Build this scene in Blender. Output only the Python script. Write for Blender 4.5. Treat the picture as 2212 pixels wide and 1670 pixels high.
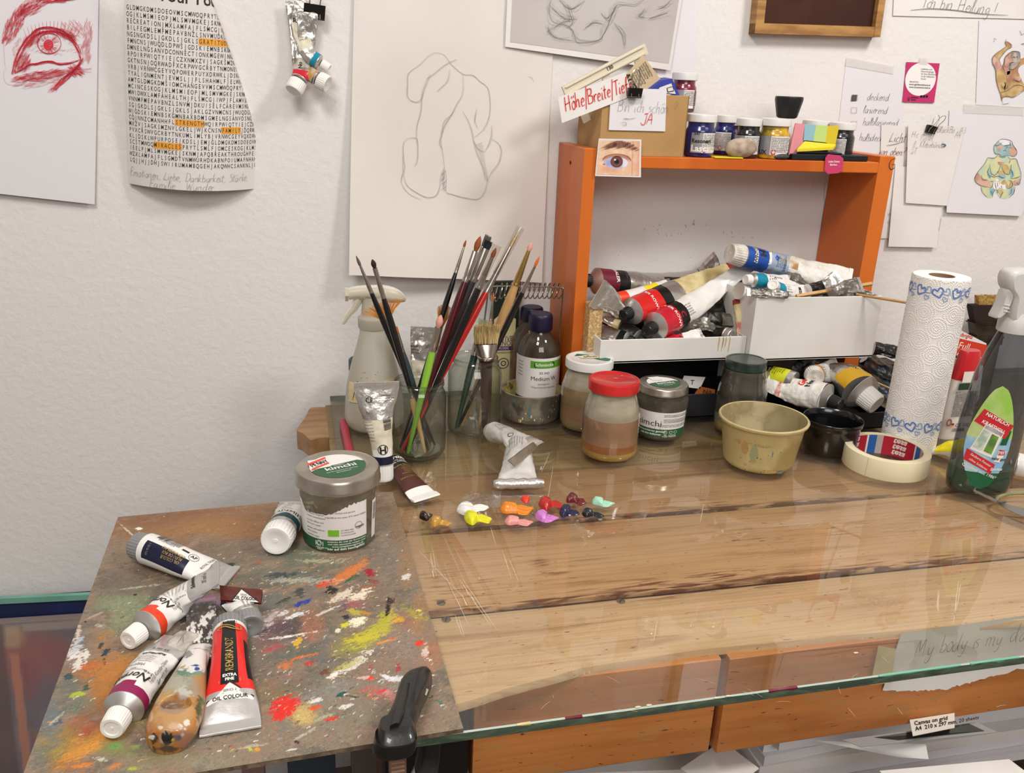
import bpy, math, random
import numpy as np
from mathutils import Vector, Matrix, noise as mnoise
random.seed(7); RNG=np.random.RandomState(7)
for o in list(bpy.data.objects): bpy.data.objects.remove(o)
SC=bpy.context.scene; COL=SC.collection
PI=math.pi
TZ=.78                 # height of the glass top above the floor; all heights below are counted from the glass
EYE=np.array([0,0,.5])
ROT=np.array([[0.9713047,-0.03934685,0.23456129],[-0.23445764,-0.32745754,0.9153148],[0.04076567,-0.94408399,-0.32717514]])
# orthonormalise: rows are world x (along the table), y (to the wall), z (up) in lens axes
_x=ROT[0]/np.linalg.norm(ROT[0]); _z=ROT[2]-_x*ROT[2].dot(_x); _z/=np.linalg.norm(_z); _y=np.cross(_z,_x)
ROT=np.array([_x,_y,_z]); FPX=1870.
# ---- camera
cam=bpy.data.cameras.new('camera'); camo=bpy.data.objects.new('camera',cam); COL.objects.link(camo)
cam.sensor_width=36; cam.lens=FPX/2212*36; cam.clip_start=.02; cam.clip_end=50
m=Matrix([[ROT[i][0],-ROT[i][1],-ROT[i][2],EYE[i]+(TZ if i==2 else 0)] for i in range(3)]+[[0,0,0,1]])
camo.matrix_world=m; SC.camera=camo; camo['placed']=1
# ---- world, lamps, exposure
SC.view_settings.view_transform='Standard'; SC.view_settings.look='None'; SC.view_settings.gamma=1
SC.view_settings.use_curve_mapping=False; SC.view_settings.exposure=0.06
wd=bpy.data.worlds.new('world'); SC.world=wd; wd.use_nodes=True
wd.node_tree.nodes['Background'].inputs[0].default_value=(1,.93,.86,1); wd.node_tree.nodes['Background'].inputs[1].default_value=.15
def area(name,loc,target,size,power,col,sy=None):
    l=bpy.data.lights.new(name,'AREA'); l.energy=power; l.color=col; l.size=size
    if sy: l.shape='RECTANGLE'; l.size_y=sy
    o=bpy.data.objects.new(name,l); COL.objects.link(o); o.location=loc
    o.rotation_euler=(Vector(target)-Vector(loc)).to_track_quat('-Z','Y').to_euler(); o['placed']=1
    return o
area('ceiling_lamp',(1.35,.25,2.45),(1.0,.9,.9),.35,19,(1,.97,.935))
area('ceiling_lamp',(-.35,.0,2.45),(.2,.9,.8),.45,19.5,(1,.97,.935))
area('front_fill',(.3,-1.3,2.4),(.4,1,.9),1.4,36,(1,.975,.95))  # broad fill added from the room side to brighten the fronts, no real fitting

def ray(u,v): return ROT@np.array([u-1106.,v-835.,FPX])
def T(u,v,z=0):
    d=ray(u,v); return Vector(d*((z-EYE[2])/d[2])+EYE)
def W(u,v,y=1.395):
    d=ray(u,v); return Vector(d*(y/d[1])+EYE)
def XP(u,v,x):
    d=ray(u,v); return Vector(d*(x/d[0])+EYE)
def depth(p): return float((np.array(p)-EYE)@ROT[:,2])
def px(n,p): return n*depth(p)/FPX          # real length of n picture pixels at the distance of p
def stand(ub,vb,wpx,z=0):
    """centre and radius of an upright round thing whose lowest visible point and width were measured"""
    c=T(ub,vb,z)
    for _ in range(6):
        r=px(wpx/2,c); b=T(ub,vb,z); d=Vector((b.x,b.y,0)).normalized(); c=Vector((b.x,b.y,z))+d*r
    return c,r
def zat(c,u,v):
    """height at which the upright axis through c passes picture row v"""
    lo,hi=-1.,1.5
    for _ in range(40):
        mid=(lo+hi)/2; p=ROT.T@(np.array([c.x,c.y,mid])-EYE); vv=835+FPX*p[1]/p[2]
        if vv>v: lo=mid
        else: hi=mid
    return (lo+hi)/2

# ---------------- materials
def lin(h):
    if isinstance(h,str):
        h=h.lstrip('#'); h=[int(h[i:i+2],16)/255 for i in (0,2,4)]
    return tuple((c/12.92 if c<=.04045 else ((c+.055)/1.055)**2.4) for c in h[:3])+(1,)
MATS={}
def mat(name,col='#808080',rough=.5,metal=0,trans=0,coat=0,bump=0,bscale=80,var=None,vscale=20,alpha=1,spec=.5,ior=1.45,sss=0,emit=None,stretch=None,attr=False,vdetail=4,vlo=.4,vhi=.6):
    if name in MATS: return MATS[name]
    m=bpy.data.materials.new(name); m.use_nodes=True; nt=m.node_tree; b=nt.nodes['Principled BSDF']
    b.inputs['Base Color'].default_value=lin(col); b.inputs['Roughness'].default_value=rough
    b.inputs['Metallic'].default_value=metal; b.inputs['Transmission Weight'].default_value=trans
    b.inputs['Coat Weight'].default_value=coat; b.inputs['Coat Roughness'].default_value=.06
    b.inputs['Specular IOR Level'].default_value=spec; b.inputs['IOR'].default_value=ior; b.inputs['Alpha'].default_value=alpha
    if sss: b.inputs['Subsurface Weight'].default_value=sss; b.inputs['Subsurface Scale'].default_value=.01
    tc=None
    def coord(s,st=None):
        t=nt.nodes.new('ShaderNodeTexCoord'); mp=nt.nodes.new('ShaderNodeMapping'); nt.links.new(t.outputs['Object'],mp.inputs[0])
        if st: mp.inputs['Scale'].default_value=st
        n=nt.nodes.new('ShaderNodeTexNoise'); n.inputs['Scale'].default_value=s; n.inputs['Detail'].default_value=vdetail; nt.links.new(mp.outputs[0],n.inputs['Vector'])
        return n
    if attr:
        a=nt.nodes.new('ShaderNodeVertexColor'); a.layer_name='Col'; nt.links.new(a.outputs[0],b.inputs['Base Color'])
    if var:
        n=coord(vscale,stretch); r=nt.nodes.new('ShaderNodeValToRGB'); r.color_ramp.elements[0].position=vlo; r.color_ramp.elements[1].position=vhi
        cs=var if isinstance(var,(list,tuple)) else [var]
        r.color_ramp.elements[0].color=lin(col); r.color_ramp.elements[1].color=lin(cs[-1])
        for i,c in enumerate(cs[:-1]):
            e=r.color_ramp.elements.new(vlo+(vhi-vlo)*(i+1)/len(cs)); e.color=lin(c)
        nt.links.new(n.outputs[0],r.inputs[0]); nt.links.new(r.outputs[0],b.inputs['Base Color'])
    if bump:
        n=coord(bscale,stretch); bp=nt.nodes.new('ShaderNodeBump'); bp.inputs['Strength'].default_value=bump; bp.inputs['Distance'].default_value=.002
        nt.links.new(n.outputs[0],bp.inputs['Height']); nt.links.new(bp.outputs[0],b.inputs['Normal'])
    if emit: b.inputs['Emission Color'].default_value=lin(col); b.inputs['Emission Strength'].default_value=emit
    MATS[name]=m; return m
def thinglass(name,tint='#eef3ee',f0=.07,rough=.02,haze=0,hazecol='#cfc9bc',hscale=30,edge=None):
    """thin pane: Schlick reflection over a clear tint, with an optional uneven film of dirt"""
    if name in MATS: return MATS[name]
    m=bpy.data.materials.new(name); m.use_nodes=True; nt=m.node_tree; nt.nodes.clear(); N=nt.nodes.new; L=nt.links.new
    g=N('ShaderNodeNewGeometry'); dt=N('ShaderNodeVectorMath'); dt.operation='DOT_PRODUCT'; L(g.outputs['Normal'],dt.inputs[0]); L(g.outputs['Incoming'],dt.inputs[1])
    def M(op,a,b=None):
        n=N('ShaderNodeMath'); n.operation=op
        for i,x in enumerate((a,b)):
            if x is None: continue
            if isinstance(x,(int,float)): n.inputs[i].default_value=x
            else: L(x,n.inputs[i])
        return n.outputs[0]
    c=M('ABSOLUTE',dt.outputs['Value']); f=M('POWER',M('SUBTRACT',1,c),5); f=M('ADD',M('MULTIPLY',f,1-f0),f0)
    tr=N('ShaderNodeBsdfTransparent'); tr.inputs[0].default_value=lin(tint)
    if edge:
        mc=N('ShaderNodeMix'); mc.data_type='RGBA'; mc.inputs[6].default_value=lin(tint); mc.inputs[7].default_value=lin(edge); L(M('POWER',M('SUBTRACT',1,c),2.2),mc.inputs[0]); L(mc.outputs[2],tr.inputs[0])
    gl=N('ShaderNodeBsdfGlossy'); gl.inputs['Roughness'].default_value=rough
    mx=N('ShaderNodeMixShader'); L(f,mx.inputs[0]); L(tr.outputs[0],mx.inputs[1]); L(gl.outputs[0],mx.inputs[2]); out=mx.outputs[0]
    if haze:
        df=N('ShaderNodeBsdfDiffuse'); df.inputs[0].default_value=lin(hazecol); n=N('ShaderNodeTexNoise'); n.inputs['Scale'].default_value=hscale; n.inputs['Detail'].default_value=5
        tc=N('ShaderNodeTexCoord'); L(tc.outputs['Object'],n.inputs['Vector'])
        h=M('MULTIPLY',M('POWER',n.outputs[0],1.6),haze*3); mm=N('ShaderNodeMixShader'); L(h,mm.inputs[0]); L(out,mm.inputs[1]); L(df.outputs[0],mm.inputs[2]); out=mm.outputs[0]
    o=N('ShaderNodeOutputMaterial'); L(out,o.inputs[0]); MATS[name]=m; return m

# ---------------- objects
def gloc(o):
    v=Vector(o.location)
    while o.parent: o=o.parent; v+=o.location
    return v
def thing(name,label,cat,loc=(0,0,0),group=None):
    o=bpy.data.objects.new(name,None); COL.objects.link(o); o.location=loc; o.empty_display_size=.01
    o['label']=label; o['category']=cat
    if group: o['group']=group
    return o
def tag(o,label,cat,group=None):
    o['label']=label; o['category']=cat
    if group: o['group']=group
    return o
class MB:
    def __init__(s): s.v=[]; s.f=[]; s.m=[]; s.c=[]; s.col=None
    def add(s,vs,fs,mi=0,col=None):
        n=len(s.v); s.v+= [tuple(p) for p in vs]; s.f+=[tuple(i+n for i in f) for f in fs]
        s.m+= (mi if isinstance(mi,list) else [mi]*len(fs))
        s.c+=[col or (1,1,1,1)]*len(vs)
        return s
    def box(s,a,b,mi=0,fr=None):
        (x0,y0,z0),(x1,y1,z1)=a,b
        vs=[Vector((x,y,z)) for z in (z0,z1) for y in (y0,y1) for x in (x0,x1)]
        if fr is not None: vs=[fr@p for p in vs]
        return s.add(vs,[(0,2,3,1),(4,5,7,6),(0,1,5,4),(2,6,7,3),(0,4,6,2),(1,3,7,5)],mi)
    def grid(s,fn,nu,nv,mi=0,wrap=False,cols=None):
        vs=[fn(i/nu,j/nv) for j in range(nv+1) for i in range(nu+(0 if wrap else 1))]; w=nu if wrap else nu+1; fs=[];ms=[]
        for j in range(nv):
            for i in range(nu):
                k=(i+1)%w if wrap else i+1
                fs.append((j*w+i,j*w+k,(j+1)*w+k,(j+1)*w+i)); ms.append(mi((i+.5)/nu,(j+.5)/nv) if callable(mi) else mi)
        return s.add(vs,fs,ms)
    def lathe(s,prof,c=(0,0,0),n=40,mi=0,fr=None,rib=None):
        """prof: list of (r,z[,mat]) ; fr: frame matrix"""
        c=Vector(c); vs=[]; k=len(prof)
        for j,p in enumerate(prof):
            for i in range(n):
                a=2*PI*i/n; r=p[0]
                if rib and j in rib: r*=(1+rib[j]*(1 if i%2 else -1))
                q=Vector((r*math.cos(a),r*math.sin(a),p[1])); q=(fr@q if fr is not None else q)+c; vs.append(q)
        fs=[];ms=[]
        for j in range(k-1):
            mm=prof[j][2] if len(prof[j])>2 else mi
            for i in range(n):
                i2=(i+1)%n; fs.append((j*n+i,j*n+i2,(j+1)*n+i2,(j+1)*n+i)); ms.append(mm)
        return s.add(vs,fs,ms)
    def tubeline(s,pts,r,n=8,mi=0,caps=True,closed=False):
        pts=[Vector(p) for p in pts]; k=len(pts); rr=r if isinstance(r,(list,tuple)) else [r]*k; vs=[]; up=None
        for j in range(k):
            t=(pts[(j+1)%k if closed else min(j+1,k-1)]-pts[(j-1)%k if closed else max(j-1,0)])
            if t.length<1e-9: t=Vector((0,0,1))
            t.normalize()
            if up is None: up=Vector((0,0,1)) if abs(t.z)<.9 else Vector((1,0,0))
            sd=t.cross(up); 
            if sd.length<1e-6: sd=t.orthogonal()
            sd.normalize(); up=sd.cross(t)
            for i in range(n):
                a=2*PI*i/n; vs.append(pts[j]+sd*(rr[j]*math.cos(a))+up*(rr[j]*math.sin(a)))
        fs=[]
        for j in range(k if closed else k-1):
            for i in range(n):
                i2=(i+1)%n; b=((j+1)%k)*n; fs.append((j*n+i,j*n+i2,b+i2,b+i))
        if caps and not closed: fs+= [tuple(range(n))[::-1],tuple((k-1)*n+i for i in range(n))]
        return s.add(vs,fs,mi)
    def poly(s,pts,place,th=0,mi=0,star=False):
        """flat outline in (x,y) put on a surface; th gives it thickness outwards"""
        n=len(pts)
        if th<=0 and n==4:
            (a,b,c,d)=pts; bl=lambda p,q:place(*[(a[i]*(1-p)+b[i]*p)*(1-q)+(d[i]*(1-p)+c[i]*p)*q for i in (0,1)],0)
            return s.grid(bl,6,6,mi)
        if th<=0 and star:
            cx,cy=sum(x for x,_ in pts)/n,sum(y for _,y in pts)/n; rings=(1,.66,.33); vs=[place(cx+(x-cx)*k,cy+(y-cy)*k,0) for k in rings for x,y in pts]+[place(cx,cy,0)]
            return s.add(vs,[(j*n+i,j*n+(i+1)%n,(j+1)*n+(i+1)%n,(j+1)*n+i) for j in (0,1) for i in range(n)]+[(2*n+i,2*n+(i+1)%n,3*n) for i in range(n)],mi)
        top=[place(x,y,th) for x,y in pts]
        if th<=0: return s.add(top,[tuple(range(n))],mi)
        bot=[place(x,y,0) for x,y in pts]
        return s.add(top+bot,[tuple(range(n))]+[(i,n+i,n+(i+1)%n,(i+1)%n) for i in range(n)],mi)
    def ribbon(s,pts,place,w,mi=0,off=.0003,taper=True):
        n=len(pts)
        if n<2: return s
        vs=[]
        for i,(x,y) in enumerate(pts):
            x0,y0=pts[max(i-1,0)]; x1,y1=pts[min(i+1,n-1)]; dx,dy=x1-x0,y1-y0; l=math.hypot(dx,dy) or 1
            k=w/2*(1 if not taper else (.35+.65*math.sin(PI*(i+.5)/n)))
            vs+=[place(x-dy/l*k,y+dx/l*k,off),place(x+dy/l*k,y-dx/l*k,off)]
        return s.add(vs,[(2*i,2*i+1,2*i+3,2*i+2) for i in range(n-1)],mi)
    def text(s,txt,place,x,y,size,mi=0,sx=1,align='CENTER',bold=0,shear=0,off=.0003,rot=0,res=2):
        vs,fs=glyphs(txt,align,bold,shear,res); ca,sa=math.cos(rot),math.sin(rot)
        return s.add([place(x+(a*sx*ca-b*sa)*size,y+(a*sx*sa+b*ca)*size,off) for a,b in vs],fs,mi)
    def hand(s,txt,place,x,y,size,w,mi=0,rot=0,off=.0010,slant=.15,sx=1,jit=.05,align='L'):
        ca,sa=math.cos(rot),math.sin(rot); pen=0; strokes=[]
        for ch in txt:
            adv,sts=HAND.get(ch,HAND.get(ch.lower(),(.5,[])))
            jx,jy,js=random.uniform(-jit,jit),random.uniform(-jit,jit)*.6,1+random.uniform(-jit,jit)
            for st in sts: strokes.append([(pen+(px_+py_*slant)*js+jx,py_*js+jy) for px_,py_ in smooth(st)])
            pen+=adv
        o=-pen/2 if align=='C' else 0
        for st in strokes:
            s.ribbon([(x+((a+o)*sx*ca-b*sa)*size,y+((a+o)*sx*sa+b*ca)*size) for a,b in st],place,w,mi,off,taper=True)
        return s
    def build(s,name,mats,parent=None,smooth=True,colors=None,kind=None,auto=None,origin=None):
        me=bpy.data.meshes.new(name); base=gloc(parent) if parent else Vector((0,0,0))
        if origin is not None and not parent: base=Vector(origin)
        me.from_pydata([(p[0]-base.x,p[1]-base.y,p[2]-base.z) for p in s.v],[],s.f)
        for m_ in (mats if isinstance(mats,(list,tuple)) else [mats]): me.materials.append(m_)
        me.polygons.foreach_set('material_index',s.m)
        if smooth: me.polygons.foreach_set('use_smooth',[True]*len(s.f))
        if colors is not None:
            ca=me.color_attributes.new('Col','FLOAT_COLOR','POINT'); ca.data.foreach_set('color',np.asarray(colors,dtype=np.float32).ravel())
        me.validate(); me.update()
        if smooth and auto!=0: me.set_sharp_from_angle(angle=math.radians(auto or 38))
        o=bpy.data.objects.new(name,me); COL.objects.link(o)
        if parent: o.parent=parent
        elif origin is not None: o.location=base
        if kind: o['kind']=kind
        return o
_G={}
def glyphs(txt,align,bold,shear,res):
    k=(txt,align,bold,shear,res)
    if k not in _G:
        cu=bpy.data.curves.new('t','FONT'); cu.body=txt; cu.align_x=align; cu.align_y='CENTER'; cu.offset=bold; cu.shear=shear; cu.resolution_u=res; cu.size=1
        ob=bpy.data.objects.new('t',cu); me=ob.to_mesh(); _G[k]=([(v.co.x,v.co.y) for v in me.vertices],[tuple(p.vertices) for p in me.polygons])
        ob.to_mesh_clear(); bpy.data.objects.remove(ob); bpy.data.curves.remove(cu)
    return _G[k]
def smooth(st,k=4):
    if len(st)<3: return st
    out=[]; n=len(st)
    for i in range(n-1):
        p0,p1,p2,p3=st[max(i-1,0)],st[i],st[i+1],st[min(i+2,n-1)]
        for j in range(k):
            t=j/k
            out.append(tuple(.5*((2*b)+(-a+c)*t+(2*a-5*b+4*c-d)*t*t+(-a+3*b-3*c+d)*t**3) for a,b,c,d in zip(p0,p1,p2,p3)))
    out.append(st[-1]); return out
def catmull(pts,n):
    pts=[Vector(p) for p in pts]; m_=len(pts)-1; out=[]
    for q in range(n+1):
        t=q/n*m_; i=min(int(t),m_-1); t-=i
        a,b,c,d=pts[max(i-1,0)],pts[i],pts[i+1],pts[min(i+2,m_)]
        out.append(.5*((2*b)+(-a+c)*t+(2*a-5*b+4*c-d)*t*t+(-a+3*b-3*c+d)*t**3))
    return out
def frame(z,x=None):
    z=Vector(z).normalized(); x=Vector(x) if x is not None else (Vector((0,0,1)) if abs(z.z)<.9 else Vector((1,0,0)))
    y=z.cross(x).normalized(); x=y.cross(z)
    return Matrix((x,y,z)).transposed()
# single-line handwriting: letter -> (advance, strokes), x height .5
HAND={' ':(.4,[]),
'a':(.5,[[(.38,.42),(.2,.48),(.06,.3),(.08,.08),(.25,.02),(.38,.3),(.4,.46),(.38,.1),(.48,.02)]]),
'b':(.45,[[(.05,.95),(.06,.5),(.05,.03)],[(.05,.35),(.25,.48),(.38,.28),(.28,.04),(.05,.05)]]),
'c':(.4,[[(.36,.4),(.2,.48),(.05,.28),(.12,.05),(.36,.06)]]),
'd':(.5,[[(.36,.4),(.2,.48),(.05,.28),(.12,.05),(.3,.08),(.4,.5),(.42,.95)],[(.42,.95),(.38,.3),(.46,.02)]]),
'e':(.4,[[(.05,.25),(.3,.3),(.3,.45),(.15,.48),(.05,.25),(.12,.03),(.36,.08)]]),
'f':(.35,[[(.38,.85),(.25,.95),(.17,.7),(.13,.0),(.08,-.25)],[(.03,.45),(.32,.48)]]),
'g':(.45,[[(.35,.42),(.18,.48),(.05,.28),(.15,.08),(.35,.4)],[(.36,.45),(.34,-.15),(.18,-.36),(.03,-.22)]]),
'h':(.45,[[(.06,.95),(.05,.02)],[(.05,.3),(.22,.48),(.33,.4),(.33,.02),(.42,.02)]]),
'i':(.22,[[(.1,.46),(.08,.08),(.18,.02)],[(.1,.68),(.13,.72)]]),
'j':(.25,[[(.15,.46),(.13,-.15),(.0,-.3)],[(.15,.68),(.18,.72)]]),
'k':(.42,[[(.06,.95),(.05,.02)],[(.34,.48),(.07,.24),(.38,.02)]]),
'l':(.25,[[(.05,.2),(.2,.8),(.12,.97),(.07,.6),(.1,.08),(.22,.03)]]),
'm':(.68,[[(.04,.45),(.05,.02)],[(.05,.32),(.2,.48),(.28,.35),(.28,.02)],[(.28,.32),(.44,.48),(.53,.35),(.54,.03),(.64,.03)]]),
'n':(.48,[[(.04,.45),(.05,.02)],[(.05,.32),(.22,.48),(.33,.38),(.33,.04),(.44,.03)]]),
'o':(.42,[[(.2,.48),(.05,.3),(.1,.04),(.28,.03),(.36,.28),(.24,.47),(.2,.48),(.4,.42)]]),
'p':(.45,[[(.06,.46),(.03,-.35)],[(.06,.38),(.24,.48),(.37,.28),(.25,.04),(.06,.08)]]),
'r':(.36,[[(.05,.46),(.06,.02)],[(.06,.28),(.18,.45),(.32,.44)]]),
's':(.36,[[(.32,.43),(.15,.47),(.1,.33),(.28,.2),(.25,.04),(.04,.04)]]),
't':(.34,[[(.17,.85),(.13,.1),(.26,.02)],[(.02,.55),(.32,.58)]]),
'u':(.48,[[(.05,.46),(.06,.1),(.2,.02),(.34,.2),(.37,.46),(.36,.1),(.46,.02)]]),
'v':(.4,[[(.04,.46),(.17,.02),(.34,.48)]]),
'w':(.6,[[(.04,.46),(.12,.04),(.27,.38),(.36,.04),(.54,.48)]]),
'y':(.45,[[(.05,.46),(.1,.15),(.24,.1),(.36,.46)],[(.37,.46),(.3,-.15),(.15,-.34),(.02,-.25)]]),
'z':(.4,[[(.05,.45),(.34,.46),(.05,.04),(.36,.05)]]),
'H':(.72,[[(.1,.9),(.06,.0)],[(.5,.95),(.52,.0)],[(.05,.42),(.56,.5)]]),
'B':(.6,[[(.08,.95),(.06,0)],[(.05,.9),(.4,.88),(.4,.6),(.1,.5)],[(.1,.5),(.48,.42),(.45,.08),(.05,.02)]]),
'T':(.5,[[(.0,.9),(.5,.95)],[(.25,.93),(.22,0)]]),
'J':(.5,[[(.1,.9),(.45,.95)],[(.35,.93),(.33,.1),(.12,-.05),(-.1,.15)]]),
'A':(.6,[[(.0,.0),(.28,.95),(.5,-.02)],[(.1,.38),(.48,.4)]]),
'N':(.6,[[(.06,0),(.09,.92),(.46,.03),(.5,.95)]]),'Y':(.55,[[(.05,.95),(.25,.5),(.45,.95)],[(.25,.5),(.22,0)]]),'Q':(.7,[[(.3,.93),(.08,.7),(.08,.25),(.3,.02),(.52,.25),(.52,.7),(.3,.93)],[(.34,.25),(.6,-.05)]]),
'I':(.3,[[(.12,.95),(.1,0)]]),
'L':(.5,[[(.18,.95),(.05,.3),(.03,.05),(.2,.1),(.45,.02)]]),
'D':(.62,[[(.1,.95),(.07,0)],[(-.02,.93),(.35,.9),(.52,.5),(.35,.08),(.0,.02)]]),
'E':(.52,[[(.42,.92),(.1,.92),(.06,.5),(.05,.03),(.42,.05)],[(.06,.5),(.32,.52)]]),
'S':(.5,[[(.42,.85),(.22,.95),(.08,.75),(.36,.4),(.3,.05),(.02,.08)]]),
'F':(.5,[[(.1,.95),(.06,0)],[(.0,.93),(.48,.93)],[(.08,.5),(.36,.52)]]),
'M':(.75,[[(.03,0),(.12,.93),(.3,.3),(.52,.95),(.6,0)]]),
'W':(.75,[[(.03,.95),(.17,.03),(.33,.7),(.48,.03),(.68,.97)]]),
'U':(.6,[[(.06,.95),(.07,.2),(.25,0),(.45,.25),(.48,.95)]]),
'P':(.5,[[(.08,.95),(.06,0)],[(.03,.9),(.38,.9),(.42,.62),(.1,.48)]]),
'K':(.5,[[(.08,.95),(.06,0)],[(.45,.95),(.08,.5),(.48,.02)]]),
'8':(.45,[[(.22,.5),(.08,.72),(.22,.92),(.36,.72),(.22,.5),(.05,.22),(.22,.0),(.38,.22),(.22,.5)]]),
'3':(.45,[[(.06,.88),(.3,.9),(.32,.62),(.15,.5)],[(.15,.5),(.38,.42),(.32,.05),(.04,.06)]]),
'4':(.45,[[(.28,.95),(.05,.4),(.4,.4)],[(.3,.6),(.28,0)]]),
'6':(.45,[[(.34,.92),(.14,.7),(.05,.3),(.2,0),(.37,.2),(.25,.42),(.07,.28)]]),
'/':(.35,[[(.32,1.1),(.1,-.25)]]), ',':(.2,[[(.1,.06),(.04,-.14)]]), '.':(.2,[[(.08,.0),(.1,.05)]]),'-':(.4,[[(.05,.28),(.34,.3)]]),
'!':(.25,[[(.14,.95),(.1,.25)],[(.08,0),(.1,.04)]]),
'?':(.45,[[(.05,.75),(.2,.95),(.38,.75),(.2,.42),(.19,.25)],[(.17,0),(.19,.04)]]),
'#':(.5,[[(.1,.7),(.05,.0)],[(.38,.75),(.33,.02)],[(0,.25),(.45,.3)]])}
for _a,_b in (('ö','o'),('ä','a'),('ü','u')): HAND[_a]=(HAND[_b][0],HAND[_b][1]+[[(.1,.66),(.1,.8)],[(.28,.68),(.29,.82)]])
def plane(o,ex,ey):
    """flat surface map: metres right, metres up, metres out"""
    o=Vector(o); ex=Vector(ex).normalized(); ey=(Vector(ey)-ex*Vector(ey).dot(ex)).normalized(); n=ex.cross(ey)
    return lambda x,y,d=0: o+ex*x+ey*y+n*d
def cylmap(c,r,a0):
    """upright cylinder map centred on angle a0 (a0 points to the reader); r may be a function of z"""
    c=Vector(c)
    def f(x,y,d=0):
        rr=(r(y) if callable(r) else r); a=a0+x/rr; rr+=d; return c+Vector((rr*math.cos(a),rr*math.sin(a),y))
    return f
def facing(c): return math.atan2(-c[1],-c[0])
WALL_Y=1.395
def wallmap(u,v,lift=.0006,y=WALL_Y): return plane(W(u,v,y-lift),(1,0,0),(0,0,1))
def quadmap(q00,q10,q01,n=None):
    """map (a,b) in 0..1 on a parallelogram given by lower left, lower right, upper left"""
    o,a,b=Vector(q00),Vector(q10)-Vector(q00),Vector(q01)-Vector(q00); nn=a.cross(b).normalized()
    return (lambda x,y,d=0:o+a*x+b*y+nn*d),a.length,b.length
# ---------------- shared materials
foil=mat('aluminium_foil','#cfccc6',.3,.85,bump=.75,bscale=95)
foil_dull=mat('dull_foil','#a5a29b',.38,.7,bump=.8,bscale=130,var='#77726a',vscale=60)
foil_dark=mat('dark_foil','#4a4844',.35,.6,bump=.8,bscale=130,var='#171614',vscale=50)
foil_satin=mat('satin_foil','#c6c4c1',.36,.65,bump=.25,bscale=70)
alu=mat('bare_aluminium','#cfcdc9',.38,.85)
tin_metal=mat('lid_metal','#b9b2a6',.3,.9,var='#a79f92',vscale=30)
white_print=mat('white_enamel','#e6e3dd',.35,.0,coat=.15)
white_dirty=mat('stained_white_enamel','#dedad2',.4,0,bump=.8,bscale=150,var=['#d8d2c6','#a99d8d'],vscale=60,vlo=.5,vhi=.8)
black_print=mat('black_enamel','#161413',.35)
navy=mat('navy_enamel','#161a35',.35)
red_en=mat('red_enamel','#d42220',.35,coat=.2)
crim=mat('crimson_enamel','#c4152f',.35,coat=.2)
orange_red=mat('orange_red_enamel','#e2401f',.4)
magenta=mat('magenta_enamel','#8e1048',.4)
maroon=mat('maroon_enamel','#6d1a30',.4)
brown_en=mat('brown_enamel','#5a2c22',.45)
teal=mat('teal_enamel','#0c86a3',.4)
dark_teal=mat('dark_teal_enamel','#0d4148',.4)
yellow_en=mat('yellow_enamel','#f0dd1e',.4)
ochre_en=mat('golden_yellow_enamel','#dfae1d',.45)
blue_en=mat('blue_enamel','#2250a4',.4,bump=.5,bscale=60)
pale_blue=mat('pale_blue_enamel','#8ea3c4',.45,bump=.6,bscale=70,var='#a9a89f',vscale=40)
cap_white=mat('white_plastic','#e9e6e0',.4)
cap_worn=mat('worn_white_plastic','#d9d5cc',.45,var='#bfb8ab',vscale=60)
cap_grey=mat('grey_plastic','#868584',.42)
cap_black=mat('black_plastic','#121212',.38)
ink=mat('printed_ink','#26221f',.6)
ink_grey=mat('grey_ink','#6f6a64',.6)
ink_red=mat('red_ink','#cf2a22',.6)
ink_white=mat('white_ink','#ece8e0',.5)
ink_gold=mat('gold_ink','#b79a55',.4,.4)
tan_paint=mat('dried_tan_paint','#d6c694',.6,bump=.4,bscale=60,var='#c0ad78',vscale=40)

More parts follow.
